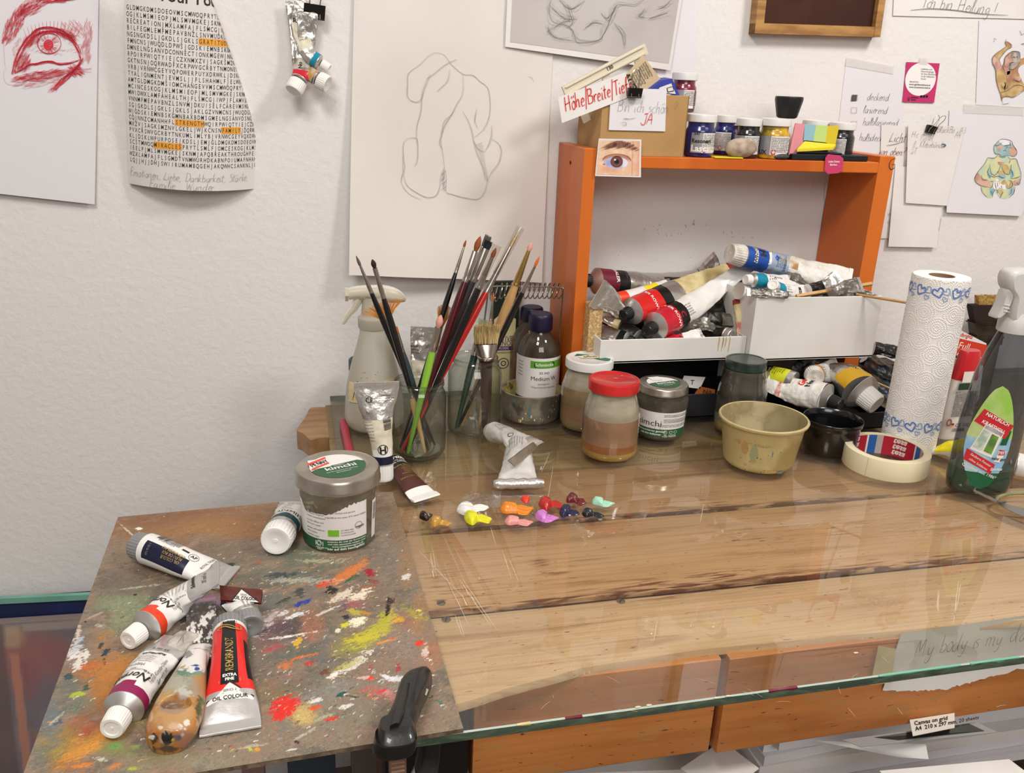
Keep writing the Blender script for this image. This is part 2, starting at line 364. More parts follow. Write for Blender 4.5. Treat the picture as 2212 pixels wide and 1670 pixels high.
def sm(a): a=max(0,min(1,a)); return a*a*(3-2*a)
class TubeShape:
    def __init__(s,pts,r,tailw=None,up=(0,0,1),rest=None,p=1.35,squash=1.0,crump=0.,seed=0,tail_t=.0012,twist=0,wexp=1.6,flat0=1.0,N=56):
        s.N=N; s.r=r; s.tw=tailw or r*1.5; s.p=p; s.sq=squash; s.cr=crump; s.seed=seed; s.tt=tail_t; s.wexp=wexp; s.f0=flat0
        P=catmull(pts,N*3); L_=[0]
        for i in range(len(P)-1): L_.append(L_[-1]+(P[i+1]-P[i]).length)
        Q=[];j=0
        for i in range(N+1):
            d=L_[-1]*i/N
            while j<len(L_)-2 and L_[j+1]<d: j+=1
            Q.append(P[j].lerp(P[j+1],min(1,max(0,(d-L_[j])/max(1e-9,L_[j+1]-L_[j])))))
        P=Q
        if rest is not None:
            for i,q in enumerate(P): q.z=rest(i/N,q)+s.t(i/N) if callable(rest) else rest+s.t(i/N)
        s.P=P; s.L=[0]
        for i in range(N): s.L.append(s.L[-1]+(P[i+1]-P[i]).length)
        s.len=s.L[-1]; s.S=[];s.Nn=[];s.Tg=[]; upv=Vector(up)
        for i in range(N+1):
            t=(P[min(i+1,N)]-P[max(i-1,0)]).normalized(); u2=Matrix.Rotation(twist*i/N,3,t)@upv
            sd=t.cross(u2).normalized(); n=sd.cross(t).normalized(); s.S.append(sd); s.Nn.append(n); s.Tg.append(t)
    def w(s,u): return s.r+(s.tw-s.r)*sm(u**s.wexp*1.0)
    def t(s,u): return max(s.tt,s.r*s.f0*(1-u**s.p)*(1-(1-s.sq)*sm(u*4)))
    def at(s,u,th,off=0):
        k=u*s.N; i=min(int(k),s.N-1); f=k-i
        P=s.P[i].lerp(s.P[i+1],f); S=s.S[i].lerp(s.S[i+1],f); Nn=s.Nn[i].lerp(s.Nn[i+1],f)
        w,t=s.w(u),s.t(u); ct,st=math.cos(th),math.sin(th)
        d=off
        if s.cr:
            e=sm(u*5)*(1-.6*sm((u-.9)*10)); q=Vector((u*s.len*55,st*w*60,ct*2+s.seed*7.3))
            d+=s.cr*e*(mnoise.noise(q)*1.1+.55*mnoise.noise(q*2.7))
            if abs(d-off)>t*.8+.0012: d=off+math.copysign(t*.8+.0012,d-off)
        n=(S*(st/max(w,1e-4))+Nn*(ct/max(t,5e-4))).normalized()
        return P+S*(w*st)+Nn*(t*ct)+n*d
    def map(s,side=1,refx=0):
        """x along from the shoulder, y across (positive to the reader's left when looking from cap to tail)"""
        def f(x,y,d=0):
            u=max(0,min(1,x/s.len)); w=s.w(u)*.999; q=max(-1,min(1,-y/w)); th=math.asin(q)
            if side<0: th=PI-th
            return s.at(u,th,d+.0002)
        return f
def cap_mesh(mb,P,a,r,l,ribs=28,taper=.92,mi=0,recess=.6,rib=.035):
    fr=frame(a); c=P
    prof=[(r*.9,0),(r,.0006),(r,.0012),(r*taper,l*.86),(r*taper*.985,l*.93),(r*taper*.93,l),(r*taper*recess*1.15,l),(r*taper*recess,l-.0008),(r*taper*.15,l-.0009),(r*taper*.13,l-.0004),(.00001,l-.0004)]
    mb.lathe(prof,c,ribs*2,mi,fr,rib={2:rib,3:rib})
def tube(name,label,pts,r,tailw=None,cap=('w',.6,.014),bands=(),base=None,shoulder=None,texts=(),tail_fold=.006,group=None,neck=.35,cone=.34,
         body=None,catg='paint tube',capdir=None,tailmat=None,M=36,parts=(),noshoulder=False,capmats=None,seammat=None,**kw):
    """bands: (u0,u1,material[,th0,th1]) over the body material"""
    sh=TubeShape(pts,r,tailw,**kw)
    root=thing(name,label,catg,tuple(sh.P[0]),group)
    body=body or white_print; mats=[body]; idx={}
    def mid(m_):
        if m_.name not in idx: idx[m_.name]=len(mats); mats.append(m_)
        return idx[m_.name]
    bl=[(b[0],b[1],mid(b[2]),(b[3],b[4]) if len(b)>3 else None) for b in bands]
    def pick(i,j):
        u=j; th=(i*2*PI+PI)%(2*PI)-PI; r_=0
        for u0,u1,k,tr in bl:
            if u0<=u<=u1 and (tr is None or tr[0]<=th<=tr[1]): r_=k
        return r_
    mb=MB(); mb.grid(lambda a,b:sh.at(b,a*2*PI),M,sh.N,pick,wrap=True)
    k=mid(shoulder or alu); e0=[sh.at(0,a/M*2*PI) for a in range(M)]; e1=[sh.at(1,a/M*2*PI) for a in range(M)]
    mb.add(e0+[sum(e0,Vector())/M],[(i,(i+1)%M,M) for i in range(M)],k); mb.add(e1+[sum(e1,Vector())/M],[(i,(i+1)%M,M) for i in range(M)],0)
    mb.build('body',mats,root,auto=60)
    a=(sh.P[0]-sh.P[1]).normalized()
    if capdir is not None: a=Vector(capdir).normalized()
    P0=sh.P[0]
    if not noshoulder:
        hb=r*cone; mb=MB(); fr=frame(a); yy=sh.f0
        mb.lathe([(r,-.0004),(r*1.01,.0006),(r*.97,.0012),(r*neck*1.15,hb),(r*neck,hb+.0005),(r*neck,hb+.003)],P0,36,0,fr)
        mb.build('shoulder',shoulder or alu,root)
    if cap:
        cm={'w':cap_white,'o':cap_worn,'g':cap_grey,'b':cap_black}.get(cap[0],cap[0]); off=cap[3] if len(cap)>3 else r*cone+.0008
        mb=MB(); cap_mesh(mb,P0+a*off,a,r*cap[1],cap[2],taper=cap[4] if len(cap)>4 else .92); mb.build('cap',cm,root)
    # crimped tail
    if tail_fold:
        N=sh.N; P=sh.P[N]; S=sh.S[N]; n=sh.Nn[N]; t=sh.Tg[N]; w=sh.tw
        mb=MB(); fr=Matrix((t,S,n)).transposed()
        prof=[(-.0008,.0013),(tail_fold*.9,.0012),(tail_fold,.0004),(tail_fold,-.0006),(tail_fold*.5,-.0014),(-.0008,-.0013)]
        K=12; vs=[]
        for i in range(K+1):
            q=(i/K*2-1)*w
            dz=mnoise.noise(Vector((q*80,sh.seed,3)))*min(sh.cr*.7+.0002,.0015)
            for x,z in prof: vs.append(P+fr@Vector((x+abs(dz)*.4,q,z+dz)))
        k=len(prof); fs=[(i*k+j,i*k+(j+1)%k,(i+1)*k+(j+1)%k,(i+1)*k+j) for i in range(K) for j in range(k)]+[tuple(range(k)),tuple(K*k+j for j in range(k))[::-1]]
        mb.add(vs,fs); mb.build('crimp',tailmat or foil,root)
    if texts:
        mb=MB(); tm=[ink]; ti={ink.name:0}; mp=sh.map()
        for t_ in texts:
            m_=t_.get('m',ink)
            if m_.name not in ti: ti[m_.name]=len(tm); tm.append(m_)
            k=ti[m_.name]
            if 'bar' in t_:   # bar code: x0,y0,length,height
                x0,y0,ln,ht=t_['bar']; q=0; rr=random.Random(5)
                while q<ln:
                    wd_=rr.choice((.0003,.0005,.0009)); xx=x0+q; al=t_.get('across',0)
                    c4=[(xx,y0),(xx+wd_,y0),(xx+wd_,y0+ht),(xx,y0+ht)] if not al else [(x0,y0+q),(x0,y0+q+wd_),(x0+ht,y0+q+wd_),(x0+ht,y0+q)]
                    mb.poly(c4,lambda x,y,d=0:mp(x,y,.0003),0,k); q+=wd_+rr.choice((.0004,.0007))
            elif 'poly' in t_: mb.poly(t_['poly'],lambda x,y,d=0:mp(x,y,.0002),0,k,star=True)
            elif 'line' in t_: mb.ribbon(t_['line'],mp,t_.get('w',.0004),k,.0003,taper=False)
            elif 'rows' in t_:
                x,y,n_,dx,ln,rot=t_['rows']
                for i in range(n_):
                    s_=''.join(random.choice('aeinrstlomdu ') for _ in range(int(ln*random.uniform(.7,1))))
                    if rot: mb.text(s_,mp,x+i*dx,y,t_['s'],k,align='LEFT',rot=rot)
                    else: mb.text(s_,mp,x,y+i*dx,t_['s'],k,align='LEFT')
            else: mb.text(t_['t'],mp,t_['x'],t_.get('y',0),t_['s'],k,sx=t_.get('sx',1),rot=t_.get('rot',0),bold=t_.get('b',0),shear=t_.get('sh',0),align=t_.get('al','CENTER'))
        mb.build('lettering',tm,root,smooth=False)
    return root,sh
# ---------------- room
plaster=mat('wall_plaster','#e2dedb',.8,bump=.55,bscale=110,vdetail=5)
def structure(o,z=None): o['kind']='structure'; return o
WY=WALL_Y
mb=MB(); mb.box((-2.2,WY,-TZ),(2.6,WY+.1,1.75)); structure(mb.build('wall_back',plaster,smooth=False))
mb=MB(); mb.box((-2.3,-2.4,-TZ),(-2.2,WY+.1,1.75)); structure(mb.build('wall_left',plaster,smooth=False))
mb=MB(); mb.box((2.6,-2.4,-TZ),(2.7,WY+.1,1.75)); structure(mb.build('wall_right',plaster,smooth=False))
mb=MB(); mb.box((-2.3,-2.5,-TZ),(2.7,-2.4,1.75)); structure(mb.build('wall_front',plaster,smooth=False))
mb=MB(); mb.box((-2.3,-2.5,1.75),(2.7,WY+.1,1.85)); structure(mb.build('ceiling',plaster,smooth=False))
mb=MB(); mb.box((-2.3,-2.5,-TZ-.06),(2.7,WY+.1,-TZ)); structure(mb.build('floor',mat('floor_stone','#6f6259',.6,var='#5c5048',vscale=3),smooth=False))

# small pencil and paint scuffs on the wall behind the shelf
mb=MB(); mp=wallmap(0,0,.0004)
wm=plane((0,WY-.0004,0),(1,0,0),(0,0,1))
for k in range(26):
    u,v=random.choice(((random.uniform(1390,1450),random.uniform(486,512)),(random.uniform(1470,1530),random.uniform(478,492)),(random.uniform(1560,1640),random.uniform(500,520)),(random.uniform(1330,1560),random.uniform(500,590))))
    p=W(u,v,WY); a=random.uniform(0,PI); l=random.uniform(.001,.005); mb.ribbon([(p.x,p.z),(p.x+l*.5*math.cos(a),p.z+l*.5*math.sin(a)+.0006),(p.x+l*math.cos(a),p.z+l*math.sin(a))],wm,.0006,0,0)
o=mb.build('wall_scuffs',mat('scuff','#4f4845',.8),smooth=False); tag(o,'tiny dark scratches and paint specks on the wall behind the orange shelf','scuff marks'); o['kind']='stuff'

dark=mat('dark_fill','#2a1a12',.9)  # dark tone put into plank gaps, rail gap and screw slots
# ---------------- wood for the bench
def plankmat(name,base,grain,stain,dens,seed,wear=None):
    m=bpy.data.materials.new(name); m.use_nodes=True; nt=m.node_tree; b=nt.nodes['Principled BSDF']; N=nt.nodes.new; L=nt.links.new
    tc=N('ShaderNodeTexCoord'); 
    def mp(sc,loc=(0,0,0)):
        n=N('ShaderNodeMapping'); n.inputs['Scale'].default_value=sc; n.inputs['Location'].default_value=loc; L(tc.outputs['Object'],n.inputs[0]); return n.outputs[0]
    def no(v,s,d=4,dist=0):
        n=N('ShaderNodeTexNoise'); n.inputs['Scale'].default_value=s; n.inputs['Detail'].default_value=d; n.inputs['Distortion'].default_value=dist; L(v,n.inputs['Vector']); return n.outputs[0]
    def ramp(f,stops):
        n=N('ShaderNodeValToRGB'); r=n.color_ramp
        for i,(p,c) in enumerate(stops):
            e=r.elements[i] if i<2 else r.elements.new(p); e.position=p; e.color=lin(c) if isinstance(c,str) else (c,c,c,1)
        L(f,n.inputs[0]); return n.outputs[0]
    def mix(f,a,c,bl='MIX'):
        n=N('ShaderNodeMix'); n.data_type='RGBA'; n.blend_type=bl
        if isinstance(f,(int,float)): n.inputs[0].default_value=f
        else: L(f,n.inputs[0])
        L(a,n.inputs[6])
        if isinstance(c,str): n.inputs[7].default_value=lin(c)
        else: L(c,n.inputs[7])
        return n.outputs[2]
    # growth rings: bands stretched along the board, bent by a slow noise
    g1=no(mp((1.3,16,8),(seed,0,0)),3.2,6,.6); g2=no(mp((1.0,90,30),(seed*2,0,0)),4,3,.3); big=no(mp((2,5,2),(seed,3,0)),2.2,3)
    c=ramp(g1,[(.30,grain),(.44,base),(.68,base)])
    c=mix(ramp(g2,[(.36,.42),(.54,0)]),c,grain)
    c=mix(ramp(big,[(.42,0),(.62,.5)]),c,stain)
    # short dark nicks along the grain
    f=no(mp((70,380,340),(seed,1,0)),1.0,2,.6); c=mix(ramp(f,[(.685,0),(.715,dens)]),c,'#5f3a20')
    f2=no(mp((9,160,50),(seed,8,0)),1.0,3,.2); f3=no(mp((2.2,6,3),(seed,5,0)),1.6,2)
    if wear:
        # worn reddish dirt near the joint the photo shows it at: wear=(x,y,rx,ry)
        for (wx,wy,rx,ry,cc,th) in wear:
            s=N('ShaderNodeMapping'); s.inputs['Location'].default_value=(-(wx-.6)/rx,-(wy-.64)/ry,0); s.inputs['Scale'].default_value=(1/rx,1/ry,0); L(tc.outputs['Object'],s.inputs[0])
            ln=N('ShaderNodeVectorMath'); ln.operation='LENGTH'; L(s.outputs[0],ln.inputs[0])
            mr=N('ShaderNodeMapRange'); mr.inputs[1].default_value=.3; mr.inputs[2].default_value=1.1; mr.inputs[3].default_value=1; mr.inputs[4].default_value=0; L(ln.outputs['Value'],mr.inputs[0])
            h=no(mp((16,210,40),(seed,wx*9,0)),1.4,6,.5); k=N('ShaderNodeMath'); k.operation='MULTIPLY'; L(mr.outputs[0],k.inputs[0]); L(ramp(h,[(th,0),(th+.12,1)]),k.inputs[1])
            c=mix(k.outputs[0],c,cc)
    L(c,b.inputs['Base Color']); b.inputs['Roughness'].default_value=.6
    bp=N('ShaderNodeBump'); bp.inputs['Strength'].default_value=.25; bp.inputs['Distance'].default_value=.001; L(g2,bp.inputs['Height']); L(bp.outputs[0],b.inputs['Normal'])
    MATS[name]=m; return m
table=thing('workbench','wooden plank workbench with an orange-brown front rail under the glass sheet','workbench',(.6,.64,-.0128))
XL,XR=.035,1.72; ZT=-.0125; TH=.028
gaps=[.632,.752,.922,1.078,1.236,1.385]
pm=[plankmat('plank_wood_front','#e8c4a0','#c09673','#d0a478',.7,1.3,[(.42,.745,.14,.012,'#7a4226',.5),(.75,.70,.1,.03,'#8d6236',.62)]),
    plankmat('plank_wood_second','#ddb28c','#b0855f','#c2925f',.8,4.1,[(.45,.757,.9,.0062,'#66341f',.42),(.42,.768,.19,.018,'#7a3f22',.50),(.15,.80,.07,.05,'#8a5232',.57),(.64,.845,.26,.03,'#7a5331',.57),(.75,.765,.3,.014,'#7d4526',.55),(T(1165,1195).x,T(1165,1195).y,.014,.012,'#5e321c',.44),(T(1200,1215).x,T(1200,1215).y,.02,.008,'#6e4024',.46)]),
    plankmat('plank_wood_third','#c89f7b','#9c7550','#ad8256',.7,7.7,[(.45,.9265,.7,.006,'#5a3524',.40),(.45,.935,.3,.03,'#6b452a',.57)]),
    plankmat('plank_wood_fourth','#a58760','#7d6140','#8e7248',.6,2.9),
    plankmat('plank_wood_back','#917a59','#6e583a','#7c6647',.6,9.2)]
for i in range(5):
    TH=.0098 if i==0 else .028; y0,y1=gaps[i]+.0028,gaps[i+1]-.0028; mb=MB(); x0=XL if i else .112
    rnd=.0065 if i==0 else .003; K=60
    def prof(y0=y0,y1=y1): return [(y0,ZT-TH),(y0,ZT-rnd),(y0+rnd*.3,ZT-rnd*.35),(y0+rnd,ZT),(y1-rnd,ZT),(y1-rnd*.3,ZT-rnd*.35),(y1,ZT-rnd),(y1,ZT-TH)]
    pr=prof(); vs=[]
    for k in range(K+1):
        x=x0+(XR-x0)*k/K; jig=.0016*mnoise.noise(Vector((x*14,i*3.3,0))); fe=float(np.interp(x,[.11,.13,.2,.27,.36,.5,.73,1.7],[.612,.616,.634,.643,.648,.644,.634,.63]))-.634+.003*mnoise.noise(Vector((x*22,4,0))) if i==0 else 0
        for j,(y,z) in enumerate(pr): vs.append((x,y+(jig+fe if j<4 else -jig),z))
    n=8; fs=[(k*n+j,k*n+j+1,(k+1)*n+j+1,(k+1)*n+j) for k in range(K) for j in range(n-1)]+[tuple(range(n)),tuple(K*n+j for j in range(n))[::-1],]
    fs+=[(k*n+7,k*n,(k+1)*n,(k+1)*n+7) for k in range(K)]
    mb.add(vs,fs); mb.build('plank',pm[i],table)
mb=MB()
for g_ in gaps[1:-1]: mb.box((XL,g_-.004,ZT-.012),(XR,g_+.004,ZT-.0055))
mb.build('dark_fill',dark,table,smooth=False)['kind']='stuff'  # dark strips added under the gaps to paint their shade
TH=.028
# back plank end, turned with a rounded moulded nose that sticks out past the glass
mb=MB(); pts=[(.035,1.238),(.02,1.238),(.008,1.232),(.004,1.243),(-.004,1.262),(-.012,1.275),(-.006,1.30),(.0,1.32),(.005,1.345),(.012,1.37),(.035,1.37)]
P=plane((0,0,ZT-.03),(1,0,0),(0,1,0)); mb.poly(smooth(pts,4),P,.03,0); mb.build('moulded_end',mat('old_turned_wood','#ab8660',.5,var='#96714b',vscale=10,stretch=(1,5,5)),table)
# front rail in two lengths with a dark gap between
railm=plankmat('rail_wood','#dc8f4c','#b3682f','#c87a3a',.9,5.5,[(.25,.6,.3,.3,'#cd9150',.56),(.95,.6,.2,.3,'#8f4a1e',.5),(.6,.6,.2,.3,'#c4884a',.58)])
def rail(x0,x1,yf,z0,z1,name='front_rail'):
    mb=MB(); pr=[(yf,z0),(yf-.001,z0+.002),(yf-.001,z1-.0012),(yf+.0008,z1),(yf+.026,z1),(yf+.026,z0)]; K=30; vs=[]
    for k in range(K+1):
        x=x0+(x1-x0)*k/K
        for y,z in pr: vs.append((x,y+.0008*mnoise.noise(Vector((x*9,z*30,1))),z))
    n=6; mb.add(vs,[(k*n+j,k*n+(j+1)%n,(k+1)*n+(j+1)%n,(k+1)*n+j) for k in range(K) for j in range(n)]+[tuple(range(n)),tuple(K*n+j for j in range(n))[::-1]])
    return mb.build(name,railm,table)
rail(.142,.388,.643,-.134,-.0215); rail(.3965,XR,.641,-.137,-.0212)
mb=MB(); mb.box((.388,.655,-.134),(.3965,.666,-.022)); mb.build('gap_block',dark,table,smooth=False)  # dark block stands in for the shade inside the rail gap
mb=MB(); mb.box((.06,.672,-TZ),(.135,.742,ZT-TH)); mb.build('leg',mat('leg_wood','#6d3a20',.6,var='#4e2615',vscale=9,stretch=(4,4,.6)),table)
mb=MB(); mb.box((1.6,.66,-TZ),(1.68,.735,ZT-TH)); mb.build('leg',MATS['leg_wood'],table)
mb=MB(); mb.box((.06,1.27,-TZ),(.135,1.34,ZT-TH)); mb.build('leg',MATS['leg_wood'],table)
mb=MB(); mb.box((1.6,1.27,-TZ),(1.68,1.34,ZT-TH)); mb.build('leg',MATS['leg_wood'],table)
mb=MB(); mb.box((.06,.645,-.134),(.138,.67,ZT-TH)); mb.build('corner_bracket',cap_black,table)
# slotted screws
scr=mat('screw_steel','#8b8378',.4,.8)
for u,v,a in ((953,1303,.5),(964,1339,1.2),(1341,1299,.9)):
    p=T(u,v,ZT); mb=MB(); r=.0048
    mb.lathe([(r,-.001),(r,.0004),(r*.8,.0009),(.00001,.001)],p,28)
    o=mb.build('screw',scr,table); mb=MB(); mb.box((-r*.8,-.0005,.0008),(r*.8,.0005,.0013),fr=Matrix.Translation(p)@Matrix.Rotation(a,4,'Z')); mb.build('slot',dark,o,smooth=False)

# ---------------- glass sheet
glass=thinglass('sheet_glass','#e6e6dc',f0=.085,rough=.012,haze=.03,hazecol='#d8d2c6',hscale=14)
edge=mat('glass_edge_green','#4c5f4e',.18,coat=.5,var=['#63745f','#43584a'],vscale=22,stretch=(1,4,4)); edge_top=mat('glass_edge_rim','#b3bfb3',.3)
gx0,gx1,gy0,gy1=.043,1.75,.565,1.388; gt=.0095
gs=thing('glass_sheet','thick clear glass sheet with a green front edge covering the workbench','glass sheet',(.9,gy0,-gt))
mb=MB(); e=.0012
mb.add([(gx0,gy0+e,0),(gx1,gy0+e,0),(gx1,gy1,0),(gx0,gy1,0)],[(0,1,2,3)]); mb.build('pane',glass,gs,smooth=False)
mb=MB()
vs=[];K=120
for k in range(K+1):
    x=gx0+(gx1-gx0)*k/K; c=.0005*mnoise.noise(Vector((x*60,0,0)))
    vs+=[(x,gy0+.0005,-gt),(x,gy0-c*.3,-gt+.001),(x,gy0-c*.3,-e+c),(x,gy0+e,0)]
mb.add(vs,[(4*k+j,4*k+j+1,4*k+j+5,4*k+j+4) for k in range(K) for j in range(3)],[0 if j<2 else 1 for k in range(K) for j in range(3)])
mb.add([(gx0,gy0,-gt),(gx0,gy1,-gt),(gx0,gy1,0),(gx0,gy0,0)],[(0,1,2,3)],0)
mb.add([(gx0,gy1,-gt),(gx1,gy1,-gt),(gx1,gy1,0),(gx0,gy1,0)],[(0,1,2,3)],0)
mb.build('edge',[edge,edge_top],gs)
# paint smears along the front edge
for (u0,u1,mm) in ((1660,1720,maroon),(1890,2060,mat('mint_paint','#6aa88e',.4)),(2080,2180,MATS['mint_paint']),(1225,1262,maroon),(1120,1150,tan_paint)):
    a=W(u0,1500,gy0).x; b=W(u1,1500,gy0).x; mb=MB(); K=14; vs=[]
    for k in range(K+1):
        x=a+(b-a)*k/K; hh=.0006+.0022*mnoise.noise(Vector((x*90,u0,0))); vs+=[(x,gy0-.0005,-.001-abs(hh)),(x,gy0-.0006,-.0004),(x,gy0+.001+abs(hh)*.5,.0003)]
    mb.add(vs,[(3*k+j,3*k+j+1,3*k+j+4,3*k+j+3) for k in range(K) for j in range(2)]); mb.build('paint_smear',mm,gs)
# fine scratches in the glass, their glints painted as pale strokes
mb=MB(); gp=plane((0,0,0.0003),(1,0,0),(0,1,0))
sc=[((930,1195),(938,1240)),((936,1196),(943,1245)),((990,1333),(1003,1376)),((983,1330),(998,1374)),((993,1253),(1062,1355)),((1000,1252),(1072,1360)),((1195,1008),(1180,1098)),((2070,1255),(2062,1330)),((2075,1262),(2066,1318)),((2066,1300),(2060,1345)),((1420,1340),(1412,1385)),((960,1240),(1012,1350)),((905,1190),(1000,1290)),((1085,1190),(1105,1250)),((1060,1140),(1072,1180)),((1170,1020),(1187,980)),((1520,1090),(1512,1130))]
for a,b in sc:
    a,b=T(*a),T(*b); mb.ribbon([(a.x+(b.x-a.x)*k/5+random.uniform(-.0003,.0003),a.y+(b.y-a.y)*k/5) for k in range(6)],gp,.00045,0,0)
for k in range(60):
    p=T(random.uniform(900,2180),random.uniform(1060,1560)); a=random.uniform(0,PI); l=random.uniform(.004,.02)
    mb.ribbon([(p.x,p.y),(p.x+l/2*math.cos(a),p.y+l/2*math.sin(a)+.0008),(p.x+l*math.cos(a),p.y+l*math.sin(a))],gp,.0002,0,0)
for u,v in ((1849,1411),(1573,1504),(1548,1508),(1402,1524),(1378,1528),(918,1590)):
    p=T(u,v); mb.poly([(p.x+.0018*math.cos(t)*1.5,p.y+.0012*math.sin(t)) for t in np.linspace(0,2*PI,9)[:-1]],lambda x,y,d=0:gp(x,y,.0002),0,0)
mb.build('scratches',mat('scratch_glint','#cfc6b2',.4),gs,smooth=False)['kind']='stuff'
# ---------------- paint-covered palette board lying on the left end of the glass
BT=.0045
cTL,cTR,cBR=T(255,1117,BT),T(848,1062,BT),T(1001,1574,BT); q=T(560,1647,BT); e1=T(50,1672,BT)
def isect(a,b,c,d):
    r,s=b-a,d-c; k=((c.x-a.x)*s.y-(c.y-a.y)*s.x)/(r.x*s.y-r.y*s.x); return a+r*k
cBL=isect(cTL,e1,cBR,q)
NX,NY=430,600
A,B=np.meshgrid(np.linspace(0,1,NX+1),np.linspace(0,1,NY+1))
co=[np.array(c) for c in (cTL,cTR,cBR,cBL)]
Pb=((1-A)*(1-B))[...,None]*co[0]+(A*(1-B))[...,None]*co[1]+(A*B)[...,None]*co[2]+((1-A)*B)[...,None]*co[3]
Q=(Pb-EYE)@ROT; U=1106+FPX*Q[...,0]/Q[...,2]; V=835+FPX*Q[...,1]/Q[...,2]
def vnoise(x,y,seed=0,oct=4,gain=.55):
    out=np.zeros_like(x); amp=1; tot=0; rs=np.random.RandomState(seed)
    for o_ in range(oct):
        g=rs.rand(256,256); xi=np.floor(x).astype(int); yi=np.floor(y).astype(int); fx=x-xi; fy=y-yi; fx=fx*fx*(3-2*fx); fy=fy*fy*(3-2*fy)
        a=g[yi%256,xi%256]; b=g[yi%256,(xi+1)%256]; c=g[(yi+1)%256,xi%256]; d=g[(yi+1)%256,(xi+1)%256]
        out+=amp*((a*(1-fx)+b*fx)*(1-fy)+(c*(1-fx)+d*fx)*fy); tot+=amp; amp*=gain; x=x*2.03+17; y=y*2.03+31
    return out/tot
def sstep(x,a,b): t=np.clip((x-a)/(b-a),0,1); return t*t*(3-2*t)
X_,Y_=Pb[...,0]*1000,Pb[...,1]*1000     # millimetres
ang=math.radians(22); Xr=X_*math.cos(ang)+Y_*math.sin(ang); Yr=-X_*math.sin(ang)+Y_*math.cos(ang)
n1=vnoise(X_/38,Y_/38,1); n2=vnoise(X_/12,Y_/12,2); n3=vnoise(Xr/7,Yr/2.4,3,5,.65); n4=vnoise(X_/1.6,Y_/1.6,4,3,.7); n5=vnoise(Xr/26,Yr/11,5,5); n6=vnoise(X_/60,Y_/60,6,3)
C=np.zeros(U.shape+(3,)); H=np.zeros(U.shape)
def L3(h): return np.array(lin(h)[:3])
def lay(col,al): 
    global C
    C=C*(1-al[...,None])+L3(col)*al[...,None]
lay('#85735f',np.ones(U.shape)); lay('#736e60',sstep(n1,.45,.6)*.8); lay('#8d7460',sstep(n5,.5,.62)*.6); lay('#56524a',sstep(n2,.52,.68)*.6); lay('#997f69',sstep(n3,.56,.7)*.5)
def patch(u,v,ru,rv,a,col,s=1.,hard=0,brk=.5,h=0,seed=None):
    """a painted patch; a in degrees counter-clockwise in the picture of the board; hard=0 stain, 1 fresh stroke"""
    a=math.radians(a); du,dv=U-u,V-v; x=(du*math.cos(a)-dv*math.sin(a))/ru; y=(du*math.sin(a)+dv*math.cos(a))/rv
    d=np.sqrt(x*x+y*y)
    if hard: 
        w=d+(n3-.5)*(brk*3.6+.5)+(n4-.5)*(brk*1.9+.5); al=sstep(-w,-1.02,-.86)
    else: 
        w=d+(n5-.5)*1.5+(n3-.5)*.9; al=sstep(-w,-1.25,-.45)*(.55+.45*sstep(n4,.35,.6))
    al=al*s; lay(col,al)
    if hard: 
        global H
        H=np.maximum(H,al*(h or .0004)*(0.3+1.3*n4))
